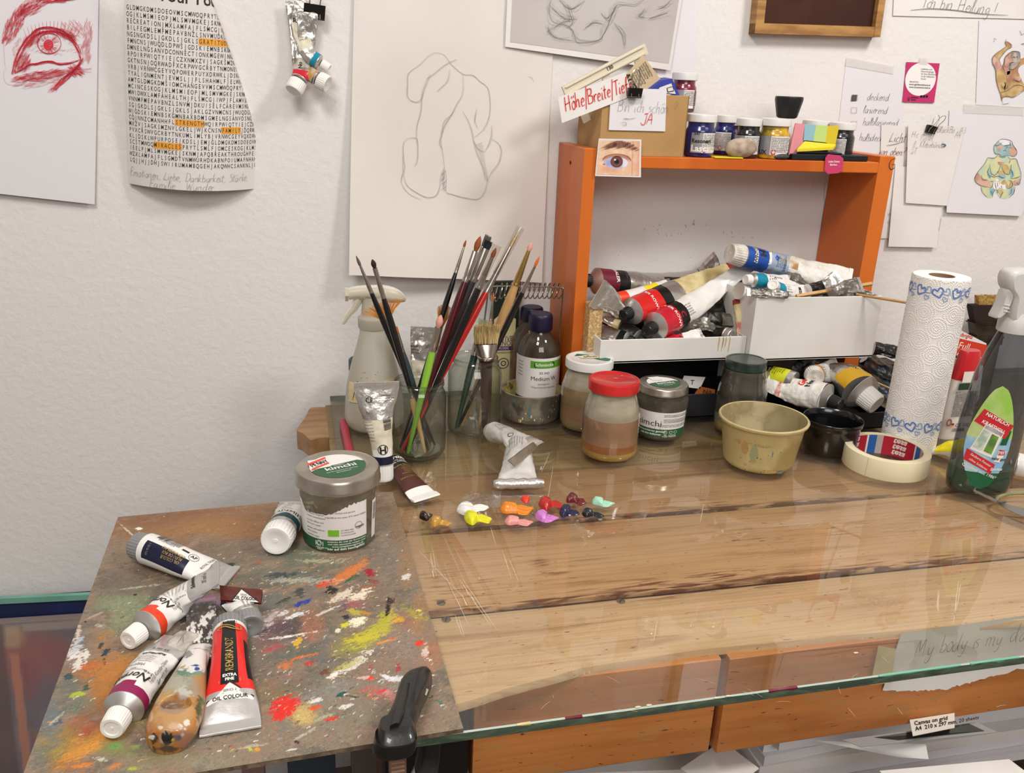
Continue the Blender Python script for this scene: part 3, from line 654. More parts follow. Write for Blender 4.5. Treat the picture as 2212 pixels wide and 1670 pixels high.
# stains
for p in [(430,1128,330,52,3,'#8a5f3a',.95),(480,1140,170,26,2,'#9c6f3e',.85),(330,1110,120,30,5,'#7d4f30',.7),(700,1110,150,40,5,'#7a5c44',.8),
 (280,1250,90,40,0,'#6b5b4e',.7),(350,1300,170,60,0,'#625a4d',.7),(285,1330,60,52,0,'#83916c',.85),(240,1300,40,25,0,'#7f8a66',.6),(480,1200,150,30,0,'#716152',.8),
 (600,1245,120,30,0,'#5b6153',.8),(660,1205,60,25,0,'#66705f',.8),(560,1300,70,35,0,'#4e5450',.8),(560,1260,80,20,0,'#5a4f42',.6),(640,1290,80,30,0,'#6b6a64',.6),
 (632,1352,70,30,10,'#3a3238',.85),(600,1345,40,22,0,'#5d3f50',.7),(672,1350,26,40,0,'#a06a50',.85),(700,1420,50,36,0,'#5e615f',.8),(560,1430,70,40,0,'#6e655a',.7),(640,1405,50,25,0,'#505a50',.7),
 (770,1395,60,26,15,'#8f8540',.8),(800,1370,60,22,25,'#a09a3c',.6),(745,1330,60,26,0,'#7c6a58',.6),(790,1290,80,30,0,'#7f6450',.6),(760,1310,30,20,0,'#8a4d55',.5),(880,1345,40,22,0,'#94604f',.8),
 (905,1330,24,60,-12,'#a3794b',.7),(925,1420,24,50,-12,'#ab6c49',.7),(860,1400,60,60,0,'#8d7b70',.7),(800,1460,110,50,10,'#8b725f',.7),(860,1480,60,22,10,'#8f8c80',.6),(900,1530,90,60,0,'#937a66',.8),
 (690,1500,80,28,15,'#83847c',.8),(740,1540,140,50,8,'#857a68',.7),(655,1545,32,26,0,'#bfa468',.85),(620,1480,70,28,0,'#6f5d50',.8),(590,1500,60,24,0,'#7b6c4a',.7),(700,1455,60,20,20,'#6d6a5a',.6),
 (250,1470,80,90,20,'#a9702c',.9),(200,1450,60,20,10,'#a3662c',.8),(235,1520,50,50,0,'#a0662a',.8),(165,1520,40,30,0,'#64705f',.8),(150,1480,30,20,0,'#5d645c',.8),(160,1390,40,60,0,'#6e665c',.8),
 (170,1575,70,34,20,'#93552f',.9),(180,1585,34,14,35,'#a5402a',.8),(125,1615,60,60,20,'#9a8132',.85),(215,1600,90,26,33,'#c07f30',.9),(110,1560,30,50,0,'#5f6d72',.85),(85,1640,30,50,0,'#64695f',.8),
 (250,1620,60,26,0,'#788347',.8),(330,1640,100,30,0,'#86805a',.7),(160,1655,60,20,0,'#a86b34',.8),(300,1560,60,26,0,'#8a7a50',.7),(400,1500,60,40,0,'#6d6a5c',.8),(390,1330,60,40,0,'#71685e',.6),
 (430,1650,120,24,5,'#8d8a72',.7),(520,1640,90,20,5,'#8a7862',.7),(340,1500,50,60,0,'#7c6136',.5),(455,1296,30,16,20,'#a778a0',.85),(420,1310,22,14,0,'#8d6f86',.6),(590,1385,40,20,0,'#7b4f55',.5),
 (850,1225,70,40,0,'#857060',.7),(870,1130,30,60,0,'#8a6a4c',.8),(880,1220,20,50,0,'#9a774c',.6),(820,1220,30,20,0,'#6e6d62',.5),(620,1600,200,26,9,'#8c7a67',.6),(900,1590,100,22,8,'#96806a',.6)]: patch(*p)
# strokes: u,v,ru,rv,angle,colour,strength,hard,brokenness
for p in [(748,1240,46,10,32,'#d0763a',.95,1,.45),(778,1222,20,9,32,'#d27c40',.9,1,.5),(700,1261,20,6,22,'#cf4526',1,1,.35),(798,1237,13,9,-10,'#9c1e30',1,1,.35),(759,1250,17,3.5,28,'#3f5229',1,1,.4),
 (806,1257,11,4,0,'#8c4536',.9,1,.3),(796,1269,13,3,0,'#a8623a',.9,1,.5),(717,1275,13,9,0,'#272224',1,1,.35),(648,1282,8,10,0,'#3a3532',.8,1,.5),(735,1288,26,8,28,'#dccdb9',.9,1,.6),(776,1287,26,9,25,'#e6d8c2',.95,1,.5),
 (725,1312,48,2.5,23,'#ddd0c0',.8,1,.6),(640,1330,24,4.5,17,'#dcdcdc',.95,1,.5),(645,1306,14,4,28,'#26388c',1,1,.35),(662,1300,12,4,28,'#2b3f94',1,1,.3),(612,1299,18,4,28,'#33421f',.95,1,.4),(765,1305,20,8,0,'#94504f',.7,1,.6),
 (737,1312,12,10,0,'#4b4a5c',.8,1,.6),(748,1334,8,6,0,'#23282c',1,1,.3),(744,1351,14,5,12,'#c9c32f',1,1,.3),(775,1343,18,9,15,'#e9e2c2',1,1,.45),(765,1322,16,6,-10,'#b8b13a',.8,1,.6),(790,1325,10,4,0,'#b9832c',.9,1,.5),
 (800,1372,52,15,28,'#bdb52e',.85,1,.6),(830,1345,30,16,50,'#b3ac33',.85,1,.6),(858,1340,17,5,12,'#cf9c2c',.95,1,.4),(782,1380,36,7,15,'#c6b52e',.8,1,.6),(838,1384,26,3,18,'#d68f30',.9,1,.6),(848,1380,5,3,18,'#d5602c',1,1,.3),
 (838,1312,5.5,17,-8,'#281c18',1,1,.4),(845,1300,10,4,30,'#2c201b',.9,1,.4),(896,1326,24,9,-28,'#a79a35',.7,1,.8),(906,1319,4,3,0,'#e0d23c',1,1,.2),(906,1390,9,6,10,'#d8351f',1,1,.3),(918,1410,6,14,-8,'#d9c3b8',.85,1,.6),(730,1362,6,5,0,'#e3d3bd',1,1,.2),
 (641,1391,8,10,-30,'#d0a42e',1,1,.3),(648,1380,6,4,0,'#d0a42e',1,1,.4),(655,1419,28,3,13,'#cf6c30',.9,1,.7),(615,1440,18,9,20,'#cf6c30',.9,1,.7),(668,1434,12,4,5,'#bb3a2c',1,1,.3),(640,1372,44,2.5,8,'#e2dccf',.8,1,.8),(622,1376,14,2,8,'#efe9dd',1,1,.3),
 (768,1430,38,10,35,'#dcd5cd',.95,1,.55),(722,1459,20,6,30,'#e2dcd0',1,1,.3),(756,1434,36,6,25,'#b0a740',.7,1,.6),(702,1454,11,6,20,'#6d3d27',.9,1,.4),(800,1465,9,4.5,0,'#dd3c2a',1,1,.25),(780,1464,14,3,0,'#d9b9a8',.8,1,.6),(852,1468,26,6,5,'#dcdbe0',.95,1,.6),
 (838,1463,20,3,-15,'#e0dfe2',.9,1,.5),(735,1501,14,6,25,'#11504b',1,1,.3),(760,1505,15,2.2,-8,'#124b49',1,1,.3),(820,1498,34,12,-10,'#bb6057',.75,1,.7),(842,1500,13,12,-20,'#cf9186',.85,1,.5),(826,1493,10,2.5,20,'#d83240',1,1,.3),
 (616,1527,34,22,25,'#d8291f',1,1,.25),(600,1548,16,9,20,'#d8291f',1,1,.4),(679,1530,17,5,10,'#d25436',1,1,.4),(712,1554,18,4.5,10,'#d23323',1,1,.25),(700,1550,20,4,20,'#a8ac88',.8,1,.6),(682,1514,13,5,15,'#d8d8d4',.95,1,.4),(745,1526,14,4,10,'#dcd9d0',.9,1,.6),
 (655,1548,16,18,20,'#c9ab66',.7,1,.7),(868,1524,15,3.5,0,'#62622c',.9,1,.6),(950,1517,8,4,-25,'#3f7566',1,1,.3),(932,1505,5,2,30,'#1f4a3c',1,1,.2),(800,1445,4,8,0,'#a03a48',.9,1,.4),(860,1443,5,8,0,'#a8323c',.9,1,.4),(878,1245,10,7,30,'#d9cdc8',1,1,.3),
 (830,1530,14,2,40,'#6d6156',.7,1,.6),(650,1590,30,2.5,30,'#cfc6b6',.5,1,.8),(640,1603,6,4,0,'#3b241c',1,1,.3),(630,1620,10,2,10,'#d7d2c8',.9,1,.4),
 (192,1440,30,9,5,'#b5602a',.95,1,.4),(225,1436,22,8,5,'#b9652c',.8,1,.5),(170,1424,9,22,-12,'#dfd8ce',.9,1,.6),(160,1405,14,20,-20,'#c9cdd3',.8,1,.8),(172,1382,11,5,15,'#a8b6c8',.95,1,.4),(186,1417,6,14,-12,'#e2dcd2',.85,1,.6),(158,1418,16,6,20,'#dcd6cc',.9,1,.6),
 (150,1395,6,22,-15,'#cbbda9',.7,1,.8),(168,1370,5,16,-15,'#d2c4ae',.8,1,.7),(170,1500,18,5.5,8,'#a9b23a',.95,1,.4),(185,1487,7,7,0,'#1f4a3a',.9,1,.4),(148,1462,12,6,0,'#2f474b',.9,1,.5),(228,1410,11,7,30,'#1c3a42',1,1,.3),(226,1430,4,9,10,'#28443c',1,1,.3),(218,1394,8,4,50,'#22343a',.9,1,.3),
 (250,1450,40,24,10,'#b5742b',.7,1,.8),(245,1490,30,14,20,'#b9782d',.7,1,.8),(215,1597,74,11,36,'#cc8a35',.9,1,.6),(175,1620,40,8,25,'#c88733',.9,1,.6),(120,1560,14,6,0,'#3d5560',.8,1,.6),(105,1560,8,3,0,'#c27f4e',1,1,.4),(120,1555,22,3,40,'#b5ab9a',.8,1,.8),
 (178,1655,22,5,10,'#cf7a35',.9,1,.5),(247,1655,18,5,20,'#cf7836',.9,1,.5),(290,1660,14,4,0,'#a8ae46',.9,1,.5),(216,1640,12,4,0,'#c9cbb0',.8,1,.6),(250,1610,14,7,10,'#6a9a50',.9,1,.6),(290,1612,12,4,10,'#8aa050',.8,1,.6),(555,1620,7,5,0,'#cf9433',1,1,.3),(540,1619,7,4,-20,'#b3bb3d',1,1,.3),
 (530,1615,30,3,10,'#d3c9b4',.5,1,.9),(292,1285,5,2.5,10,'#171516',1,1,.1),(184,1343,3,2,0,'#121212',1,1,.1),(300,1142,8,3,5,'#eee9e0',1,1,.1),(303,1165,4,2.5,0,'#f0ece4',1,1,.1),(277,1148,22,1.6,-42,'#d9cfc0',.8,1,.6),(305,1268,40,2,8,'#a9b09a',.8,1,.6),(205,1330,20,2,25,'#b5a890',.7,1,.6),
 (215,1352,9,5,0,'#b9c0ae',.7,1,.6),(490,1222,16,6,5,'#3d3f3a',.7,1,.4),(500,1220,10,3,10,'#1f2b33',.9,1,.4),(600,1243,24,7,10,'#263a40',.85,1,.5),(618,1246,30,4,20,'#1c3a42',.8,1,.6),(560,1215,5,3,0,'#ad5138',.9,1,.3),
 (500,1240,14,5,0,'#a54a3a',.7,1,.6),(640,1255,60,6,0,'#d2cdbc',.45,1,1.0),(700,1212,36,5,0,'#d8cca8',.45,1,1.1),(690,1195,34,4,0,'#c9c19a',.35,1,1.1),(585,1335,20,10,30,'#d5d0cc',.5,1,1.0),(560,1360,24,10,20,'#c9c6c0',.5,1,1.0),(590,1400,20,6,20,'#b23c48',.8,1,.6),(610,1325,14,4,20,'#dcdcdc',.8,1,.6)]: patch(*p)
# scattered flecks, the way the brush left them
rs=np.random.RandomState(11); cols=['#e6e0d4','#d9c9ae','#efe9dd','#b3603a','#d8b23a','#3c3230','#6d3a2c','#c8503a','#8fa0a8','#403a38','#dcd2c0','#c9a24a','#5d6a50']
px0,py0=U.ravel(),V.ravel()
for k in range(900):
    cx,cy=rs.normal(640,190),rs.normal(1420,130)
    if k%5==0: cx,cy=rs.uniform(80,1000),rs.uniform(1090,1660)
    i=rs.randint(0,NY),rs.randint(0,NX); 
    r=np.argmin((U[::12,::12]-cx)**2+(V[::12,::12]-cy)**2); jy,jx=divmod(r,U[::12,::12].shape[1]); jy=jy*12+rs.randint(-6,7); jx=jx*12+rs.randint(-6,7)
    if not(10<jy<NY-10 and 10<jx<NX-10): continue
    c=L3(cols[rs.randint(len(cols))]); l=rs.randint(1,7); a=rs.uniform(-.1,.8)
    for s_ in range(l):
        yy=int(jy-s_*math.sin(a)); xx=int(jx+s_*math.cos(a)); C[yy,xx]=C[yy,xx]*.25+c*.75; H[yy,xx]=.0003
        if rs.rand()<.4: C[yy+1,xx]=C[yy+1,xx]*.4+c*.6
n7=vnoise(X_/.9,Y_/.9,9,2); C*=(.86+.30*n4+.22*(n3-.5))[...,None]; C=C*(1-.25*sstep(n7,.62,.8)[...,None])+L3('#b8a58c')*(.20*sstep(-n7,-.36,-.2)*sstep(n2,.4,.6))[...,None]
Zb=Pb.copy(); Zb[...,2]+=H+(n4-.5)*.00018+(n3-.5)*.0002
board=thing('palette_board','paint-covered hardboard palette board lying on the left end of the glass','palette board',tuple(co[3]))
idx=np.arange((NX+1)*(NY+1)).reshape(NY+1,NX+1)
F_=np.stack([idx[1:,:-1],idx[1:,1:],idx[:-1,1:],idx[:-1,:-1]],-1).reshape(-1,4)
me=bpy.data.meshes.new('painted_face'); vv=(Zb-co[3]).reshape(-1,3)
me.vertices.add(len(vv)); me.vertices.foreach_set('co',vv.astype(np.float32).ravel()); me.loops.add(F_.size); me.loops.foreach_set('vertex_index',F_.ravel().astype(np.int32))
me.polygons.add(len(F_)); me.polygons.foreach_set('loop_start',np.arange(0,F_.size,4,dtype=np.int32)); me.polygons.foreach_set('loop_total',np.full(len(F_),4,dtype=np.int32)); me.polygons.foreach_set('use_smooth',[True]*len(F_))
me.update(); ca=me.color_attributes.new('Col','FLOAT_COLOR','POINT'); ca.data.foreach_set('color',np.concatenate([np.clip(C,0,1),np.ones(C.shape[:2]+(1,))],-1).astype(np.float32).ravel())
me.materials.append(mat('oil_paint_layers','#808080',.42,attr=True,spec=.5)); o=bpy.data.objects.new('painted_face',me); COL.objects.link(o); o.parent=board
mb=MB(); hb=mat('hardboard_edge','#7a6653',.8,bump=.5,bscale=200,var='#594a3b',vscale=120)
K=80
for a,b in ((cTL,cTR),(cTR,cBR),(cBR,cBL),(cBL,cTL)):
    vs=[]
    for k in range(K+1):
        p=a.lerp(b,k/K); j=.0006*mnoise.noise(p*90); n_=(b-a).cross(Vector((0,0,1))).normalized()
        vs+=[(p.x-n_.x*j,p.y-n_.y*j,.0004),(p.x,p.y,BT-.0002)]
    mb.add(vs,[(2*k,2*k+1,2*k+3,2*k+2) for k in range(K)])
mb.add([(p.x,p.y,.0004) for p in (cTL,cTR,cBR,cBL)],[(0,1,2,3)]); mb.build('board_edge',hb,board)
# ---------------- papers and pictures on the wall
paper=mat('white_paper','#e6e2de',.7,var='#dcd7d3',vscale=5); paper_grey=mat('print_grey_paper','#c3bdb9',.6,var='#b5aeab',vscale=4); paper_cool=mat('cool_white_paper','#dfdcdf',.65)
paper_warm=mat('drawing_paper','#e0dad3',.75,bump=.12,bscale=9,var='#dad3cb',vscale=4)
pencil=mat('pencil_line','#8a857f',.8); pencil_d=mat('dark_pencil_line','#5c5854',.8); red_pen=mat('red_ballpoint','#d0273c',.6); red_pen_l=mat('light_red_ballpoint','#dc8a8e',.7); pen_black=mat('black_pen','#3b3836',.6)
tape_c=mat('clear_tape','#efebe6',.4,alpha=.3)
class Sheet:
    def __init__(s,name,label,tl,tr,br,bl,lift=.0012,curl=None,m=paper,catg='paper sheet',nu=24,nv=32,y=WALL_Y,group=None,th=.0003):
        s.y=y-lift; s.c=[W(*p,s.y) for p in (tl,tr,br,bl)]; s.curl=curl or (lambda a,b:0)
        s.root=thing(name,label,catg,tuple(s.c[3]),group)
        s.o,s.ea,s.eb=s.c[3],s.c[2]-s.c[3],s.c[0]-s.c[3]
        mb=MB(); mb.grid(lambda a,b:s.M(a,b,0),nu,nv); mb.grid(lambda a,b:s.M(a,b,-th),nu,nv); mb.build('sheet',m,s.root,auto=80)
    def M(s,a,b,d=0):
        p=s.c[3].lerp(s.c[2],a).lerp(s.c[0].lerp(s.c[1],a),b); p.y-=s.curl(a,b)+d; return p
    def ab(s,u,v):
        p=W(u,v,s.y)-s.o; det=s.ea.x*s.eb.z-s.ea.z*s.eb.x
        return (p.x*s.eb.z-p.z*s.eb.x)/det,(s.ea.x*p.z-s.ea.z*p.x)/det
    def px(s,u,v,d=0): a,b=s.ab(u,v); p=W(u,v,s.y); p.y-=s.curl(a,b)+d; return p
    def at(s,u,v):
        """metre map anchored where the photo shows (u,v)"""
        p0=W(u,v,s.y); L_=s.ea.length; H_=s.eb.length
        def f(x,y,d=0):
            q=p0+Vector((x,0,y)); r=q-s.o; det=s.ea.x*s.eb.z-s.ea.z*s.eb.x; a=(r.x*s.eb.z-r.z*s.eb.x)/det; b=(s.ea.x*r.z-s.ea.z*r.x)/det
            q.y-=s.curl(a,b)+d; return q
        return f
def strokes(mb,sh,lst,w,mi=0,k=4,jit=0):
    for st in lst:
        st=smooth(st,k) if len(st)>2 else st
        if jit: st=[(x+random.uniform(-jit,jit),y+random.uniform(-jit,jit)) for x,y in st]
        mb.ribbon([(x,y) for x,y in st],sh.px,w,mi,.0015)
def tape(name,label,tl,tr,br,bl,y=WALL_Y,lift=.0022):
    cs=[W(*p,y-lift) for p in (tl,tr,br,bl)]; mb=MB(); mb.add(cs+[c+Vector((0,.0002,0)) for c in cs],[(0,1,2,3),(4,5,6,7)])
    return tag(mb.build(name,tape_c,smooth=False,origin=cs[3]),label,'tape')

# red pen drawing of an eye
s=Sheet('eye_drawing','white sheet with an eye drawn in red ballpoint, cut by the edge at upper left',(-150,-160),(216,-160),(207,440),(-150,400),curl=lambda a,b:.002+.006*(1-b)**2,m=paper_cool,catg='drawing')
mb=MB(); J=random.Random(3)
def arc(cx,cy,rx,ry,a0,a1,n=14,j=0): return [(cx+rx*math.cos(math.radians(a0+(a1-a0)*i/n))+J.uniform(-j,j),cy-ry*math.sin(math.radians(a0+(a1-a0)*i/n))+J.uniform(-j,j)) for i in range(n+1)]
upper=[(33,157),(38,140),(46,120),(58,98),(74,80),(95,70),(120,68),(145,78),(162,96),(172,118),(177,134)]
upper2=[(28,160),(34,135),(44,110),(60,84),(80,66),(105,60),(130,64),(150,76),(166,96),(175,116)]
lower=[(33,157),(50,150),(66,140),(80,138),(95,135),(112,134),(128,138),(145,137),(160,134),(172,130)]
for c_ in (upper,upper2,lower):
    for k in range(7): strokes(mb,s,[[(x+J.uniform(-2.5,2.5),y+J.uniform(-2.5,2.5)) for x,y in c_]],1.3,0,3)
for k in range(5): strokes(mb,s,[arc(108,94,25+J.uniform(-1,1),22+J.uniform(-1,1),0,360,20)],.8,0,2)
mb.poly(arc(106,97,11,12,0,345,18),lambda x,y,d=0:s.px(x,y,.0005),0,0)
for k in range(70):
    a=J.uniform(0,360); r0=12; r1=J.uniform(18,25); strokes(mb,s,[[(106+r0*math.cos(a),96-r0*math.sin(a)),(107+r1*math.cos(a),95-r1*.88*math.sin(a))]],.6,0)
for k in range(16): x=60+k*7; strokes(mb,s,[[(x,88-k*.4-12*math.sin(k/16*PI)),(x-4+k*.7,72-14*math.sin(k/16*PI)),(x-8+k*1.3,62-18*math.sin(k/16*PI))]],.7,0)
def hatch(poly_c,rx,ry,n,ang,l,m_=0,w=.55,rot=0):
    for _ in range(n):
        a=J.uniform(0,2*PI); r=math.sqrt(J.random()); x=r*rx*math.cos(a); y=r*ry*math.sin(a); ca,sa=math.cos(rot),math.sin(rot); x,y=poly_c[0]+x*ca-y*sa,poly_c[1]+x*sa+y*ca; g=math.radians(ang+J.uniform(-14,14)); ll=l*J.uniform(.5,1.2)
        strokes(mb,s,[[(x,y),(x+ll*.5*math.cos(g)+J.uniform(-1,1),y-ll*.5*math.sin(g)),(x+ll*math.cos(g),y-ll*math.sin(g))]],w,m_,3)
hatch((80,165),60,10,240,10,16,0,.6,-.15); hatch((50,140),16,18,160,60,12); hatch((160,150),16,12,130,-30,14); hatch((70,88),24,12,150,60,12,0,.6,-.7); hatch((140,72),24,9,130,-40,12,0,.6,.4)
hatch((30,60),16,45,240,70,16,0,.6,.5); hatch((60,20),30,16,90,35,22,0,.8,-.4); hatch((110,2),40,6,70,15,22,0,.9); hatch((150,60),30,20,90,-55,14,1,.6); hatch((190,80),10,30,70,80,14,1,.6); hatch((185,120),12,25,60,70,16,1,.6)
hatch((120,100),60,20,70,20,10,1,.5); hatch((45,110),18,25,60,65,12,1,.5); hatch((80,178),55,10,90,12,14,1,.5,-.2)
for k in range(22): strokes(mb,s,[[(178+J.uniform(-4,4),125+J.uniform(0,12)),(165+J.uniform(-6,4),150),(140+J.uniform(-10,8),172),(112+J.uniform(-8,12),196+J.uniform(-6,4))]],.9,0,3)
for k in range(8): strokes(mb,s,[[(100+J.uniform(-15,15),168),(150,152+J.uniform(-5,6)),(200,150+J.uniform(-6,8))]],.5,1,3)
strokes(mb,s,[[(12,150),(10,165),(20,182),(60,183),(90,174)],[(62,182),(80,188),(110,178)],[(14,50),(10,100),(14,150)]],.6,1,4)
o=mb.build('pen_lines',[red_pen,red_pen_l],s.root,smooth=False)

# curled word-search poster
root=thing('word_search_poster','curled white poster of black block letters with four words marked orange','poster',tuple(W(280,395)))
tl,bl,br=W(276,-60),W(280,395),W(545,402); Lw=.197; Hh=(tl-bl).length
def wsmap(sx_,v,d=0):
    """sx_ metres from the left edge, v metres up from the bottom"""
    b=v/Hh; n=44; base=bl.lerp(tl,b); ph0=.66-.18*b; s0=.225-.130*b; x=y=0; st=max(1,int(n*max(sx_,0)/Lw)); ds=sx_/st; ph=ph0
    for i in range(st):
        s1=(i+.5)*ds; ph=ph0-1.42*s1/Lw-max(0,s1-s0)/.015; x+=ds*math.cos(ph); y+=ds*math.sin(ph)
    ph=ph0-1.42*sx_/Lw-max(0,sx_-s0)/.015; sag=.0
    return Vector((base.x+x*.99-d*math.sin(ph),WALL_Y-.006-y-.030*b-sag-d*math.cos(ph),base.z-.006*(sx_/Lw)-.003*math.sin(sx_/Lw*PI)))
mb=MB(); mb.grid(lambda a,b:wsmap(a*Lw,b*Hh),40,24); mb.grid(lambda a,b:wsmap(a*Lw,b*Hh,-.0003),40,24); mb.build('sheet',paper,root,auto=80)
rows="""GLDMGKDMSDOEOVMSCMWOQPRYTLSMJFLKM
OGJKLMSMIEOPJMLSMVMGKEJSKNMJAPQWB
RECREATIONJMXLAMFAJFLSMCGJIWLOVEP
BILFEGMLEMFMEPAVBNZLSNVMUDKUISELF
NGSNGKDSLJGKDLSJGKLSGRATITUDEJGKL
FMNCNSJWUQDLDPWSJGDSKIEMNBSKGMNBA
DMNELNGSANVDCONNECTIONKMGEWJNNZCM
RPOIRPWIQTYIEJCZXNMXZVJSAGKSMZNVL
GKTNSNJOQRWADFXCRPWVGCRBYTNMONEYK
VRBJVRNWCGEYVQPOWERPUYXDRWKLJDSKLG
TYALIGNMENTJEVMSLJJFLSHAHMLFJELWPQR
AMTGLDMGKDMSIOMCHANGEVVMSCMWOQPRYT
MCINCESKOGJKLMSMIEOPJMLSMVMGKEJSKNM
MWIDWXLAMFAHEALTHJFLSMCGJIWPJFLAMVLW
VNNMFMEPAVBNZLSNVMJDKUISELFCAREVMSNG
SGJGKDLSJGKLSJGKLSJAKLGZVNMCNSJWUQDLD
WJGDSKIEMNBSKGMNBAXBDMSGMELNGSANVDSNC
CQJNNZCMANHHFLSTRENGTHWQIRPWIQTYIEJCZXN
MXZVJSAGKSMZNVLGKELJWJKCNSNFAMILYJDQRWX
PVXCRSWVGCRBYTNKUMLIMLYBJVRNWCGEYVQXDRW
KLJDSKLWPURPOSEJKDSLJEMJGLDMGKDMSDOEOVM
SCSTMWOQMIRACLESPRYTLSMLFJOMCESKOGJKLMSM
IEELPJMLSMVMGKEJSKNMJAPQBREAKTHROUGHPEIJL
WZXLAMFAJFLSGMDTVNMWURHDKABNPOIUMAFNHAHM
LQJJHJJDHJSWIIRUMAMBQGEHJAKQWHCSANKNLJLAB""".split()
marks={4:'GRATITUDE',17:'STRENGTH',18:'FAMILY',21:'MIRACLES',2:'LOVE'}
z0=W(300,342).z-bl.z; z1=W(300,18).z-bl.z; nr=len(rows); mb=MB(); hl=mat('orange_marker','#e8a23c',.6)
cw=.00492
for i,r in enumerate(rows):
    v=z1+(z0-z1)*i/(nr-1)
    for j,ch in enumerate(r):
        sx_=.003+cw*(j+.5)
        if sx_>Lw-.003: break
        mb.text(ch,wsmap,sx_,v,.0088,0,sx=.62,bold=.004,res=2)
    if i in marks:
        k=r.find(marks[i]); a=.003+cw*(k-.05); b=.003+cw*(k+len(marks[i])+.05); mb.grid(lambda p,q_:wsmap(a+(min(b,Lw-.002)-a)*p,v-.0045+.0095*q_,.0002),10,1,1)
mb.text('Set Your Focus For',wsmap,.098,z1+.020,.0225,0,sx=.93,bold=.012)
mb.hand('Emotionen, Liebe, Dankbarkeit, Stärke,',wsmap,.004,z0-.0225,.0125,.0005,2,sx=.93)
mb.hand('Familie , Wunder',wsmap,.036,z0-.035,.0125,.0005,2,sx=1.1)
mb.build('lettering',[ink,hl,pencil],root,smooth=False)

# large drawing paper with a pencil figure seen from behind
s=Sheet('figure_drawing','large off-white paper with a faint pencil drawing of a seated back, curling at the bottom',(766,-70),(1205,-70),(1165,606),(751,584),lift=.0015,m=paper_warm,catg='drawing',nu=50,nv=60,
   curl=lambda a,b:.002+.030*(1-b)**3*(1-.5*a)+.0025*math.sin(a*7+b*3)*(1-b)**2+.005*max(0,.12-a)/.12*(1-b)+.0012*math.sin(b*9+a*5)*(a>.0))
mb=MB()
L1=[[(940,113),(925,120),(905,140),(882,158),(879,185),(880,210),(897,220),(910,212),(915,195),(925,170),(928,160)],[(940,113),(958,118),(975,140),(1000,160),(1020,162),(1035,175),(1052,190),(1057,220),(1055,250),(1045,275),(1030,290),(1020,296)],
 [(928,160),(918,180),(910,205),(908,240),(900,270),(898,295),(899,310)],[(998,160),(998,200),(985,225),(975,245),(960,270),(950,300),(955,330),(958,360)],[(980,240),(970,250),(958,262),(952,290),(948,310),(955,320)],
 [(958,360),(950,380),(948,400),(940,420),(920,424),(895,412),(875,395),(868,360),(870,330)],[(958,360),(962,380),(962,412),(975,418),(1000,425),(1030,428),(1045,410),(1050,385)],[(880,298),(870,310),(870,340),(872,362),(865,390),(880,415),(905,428)],[(880,298),(895,297),(901,305),(900,345),(893,358)],
 [(998,240),(1010,262),(1018,285),(1020,300),(1030,320),(1045,327)],[(1028,235),(1024,260),(1030,275)],[(1062,300),(1075,310),(1080,325),(1075,350),(1060,370),(1052,385)],[(1020,300),(1028,330),(1040,360),(1046,390)],[(970,150),(965,175),(950,190),(943,198)],[(958,362),(955,385),(957,410)],[(1045,327),(1058,300),(1060,270)],[(920,170),(935,160),(960,140),(985,128)]]
strokes(mb,s,L1,.8,0,5); strokes(mb,s,[[(x+1.5+J.uniform(-1,1),y+1.5) for x,y in l] for l in L1],.45,0,5,.3)
for k in range(26): strokes(mb,s,[[(1026+k*.9,312+k*3),(1040+k*.55,305+k*3.4+2)]],.7,0)
for k in range(14): strokes(mb,s,[[(952+J.uniform(-2,5),372+k*3),(960+J.uniform(-2,2),368+k*3)]],.8,1)
strokes(mb,s,[[(1140,165),(1148,168),(1152,176)]],.7,0)
mb.build('pencil_lines',[mat('faint_pencil','#a7a29c',.8),pencil],s.root,smooth=False)

# grey print taped at the top, white sheet behind it
s2=Sheet('backing_sheet','plain white sheet hanging behind the grey print, lit brighter at its right edge',(1420,-70),(1512,-70),(1498,180),(1420,170),lift=.0008,catg='paper sheet',m=paper_cool)
s=Sheet('grey_print','grey printed line drawing with a thin white margin at the top centre',(1102,-140),(1494,-140),(1447,152),(1091,101),lift=.006,m=paper,catg='print',curl=lambda a,b:.003*(1-b)*math.sin(a*3.1)+.002*a)
mb=MB(); mb.grid(lambda a,b:s.M(.028+.955*a,.05+.95*b,.0004),20,20,0); 
mb.build('grey_field',paper_grey,s.root); mb=MB()
L2=[[(1188,0),(1186,20),(1192,46),(1228,58),(1240,80),(1248,92),(1290,87),(1305,68),(1315,45),(1325,22),(1335,10),(1370,14),(1388,0)],[(1228,60),(1235,48),(1230,30),(1224,10)],[(1325,52),(1340,72),(1346,100)],[(1180,70),(1215,48),(1232,46)],[(1392,18),(1384,30),(1378,36),(1390,38)],[(1448,0),(1435,14),(1420,20)],[(1182,55),(1186,70),(1200,82),(1235,88)],[(1186,12),(1215,38),(1245,42)],[(1262,60),(1280,50),(1300,52)],[(1400,40),(1440,28)],[(1206,0),(1232,20),(1262,2)],[(1297,30),(1308,40),(1320,30),(1328,12)]]
strokes(mb,s,L2,.8,1,5); strokes(mb,s,[[(x+J.uniform(-9,9),y+J.uniform(-7,7)) for x,y in l] for l in L2 for _ in range(5)],.35,0,5,.4)
mb.build('pencil_lines',[pencil,pencil_d],s.root,smooth=False)

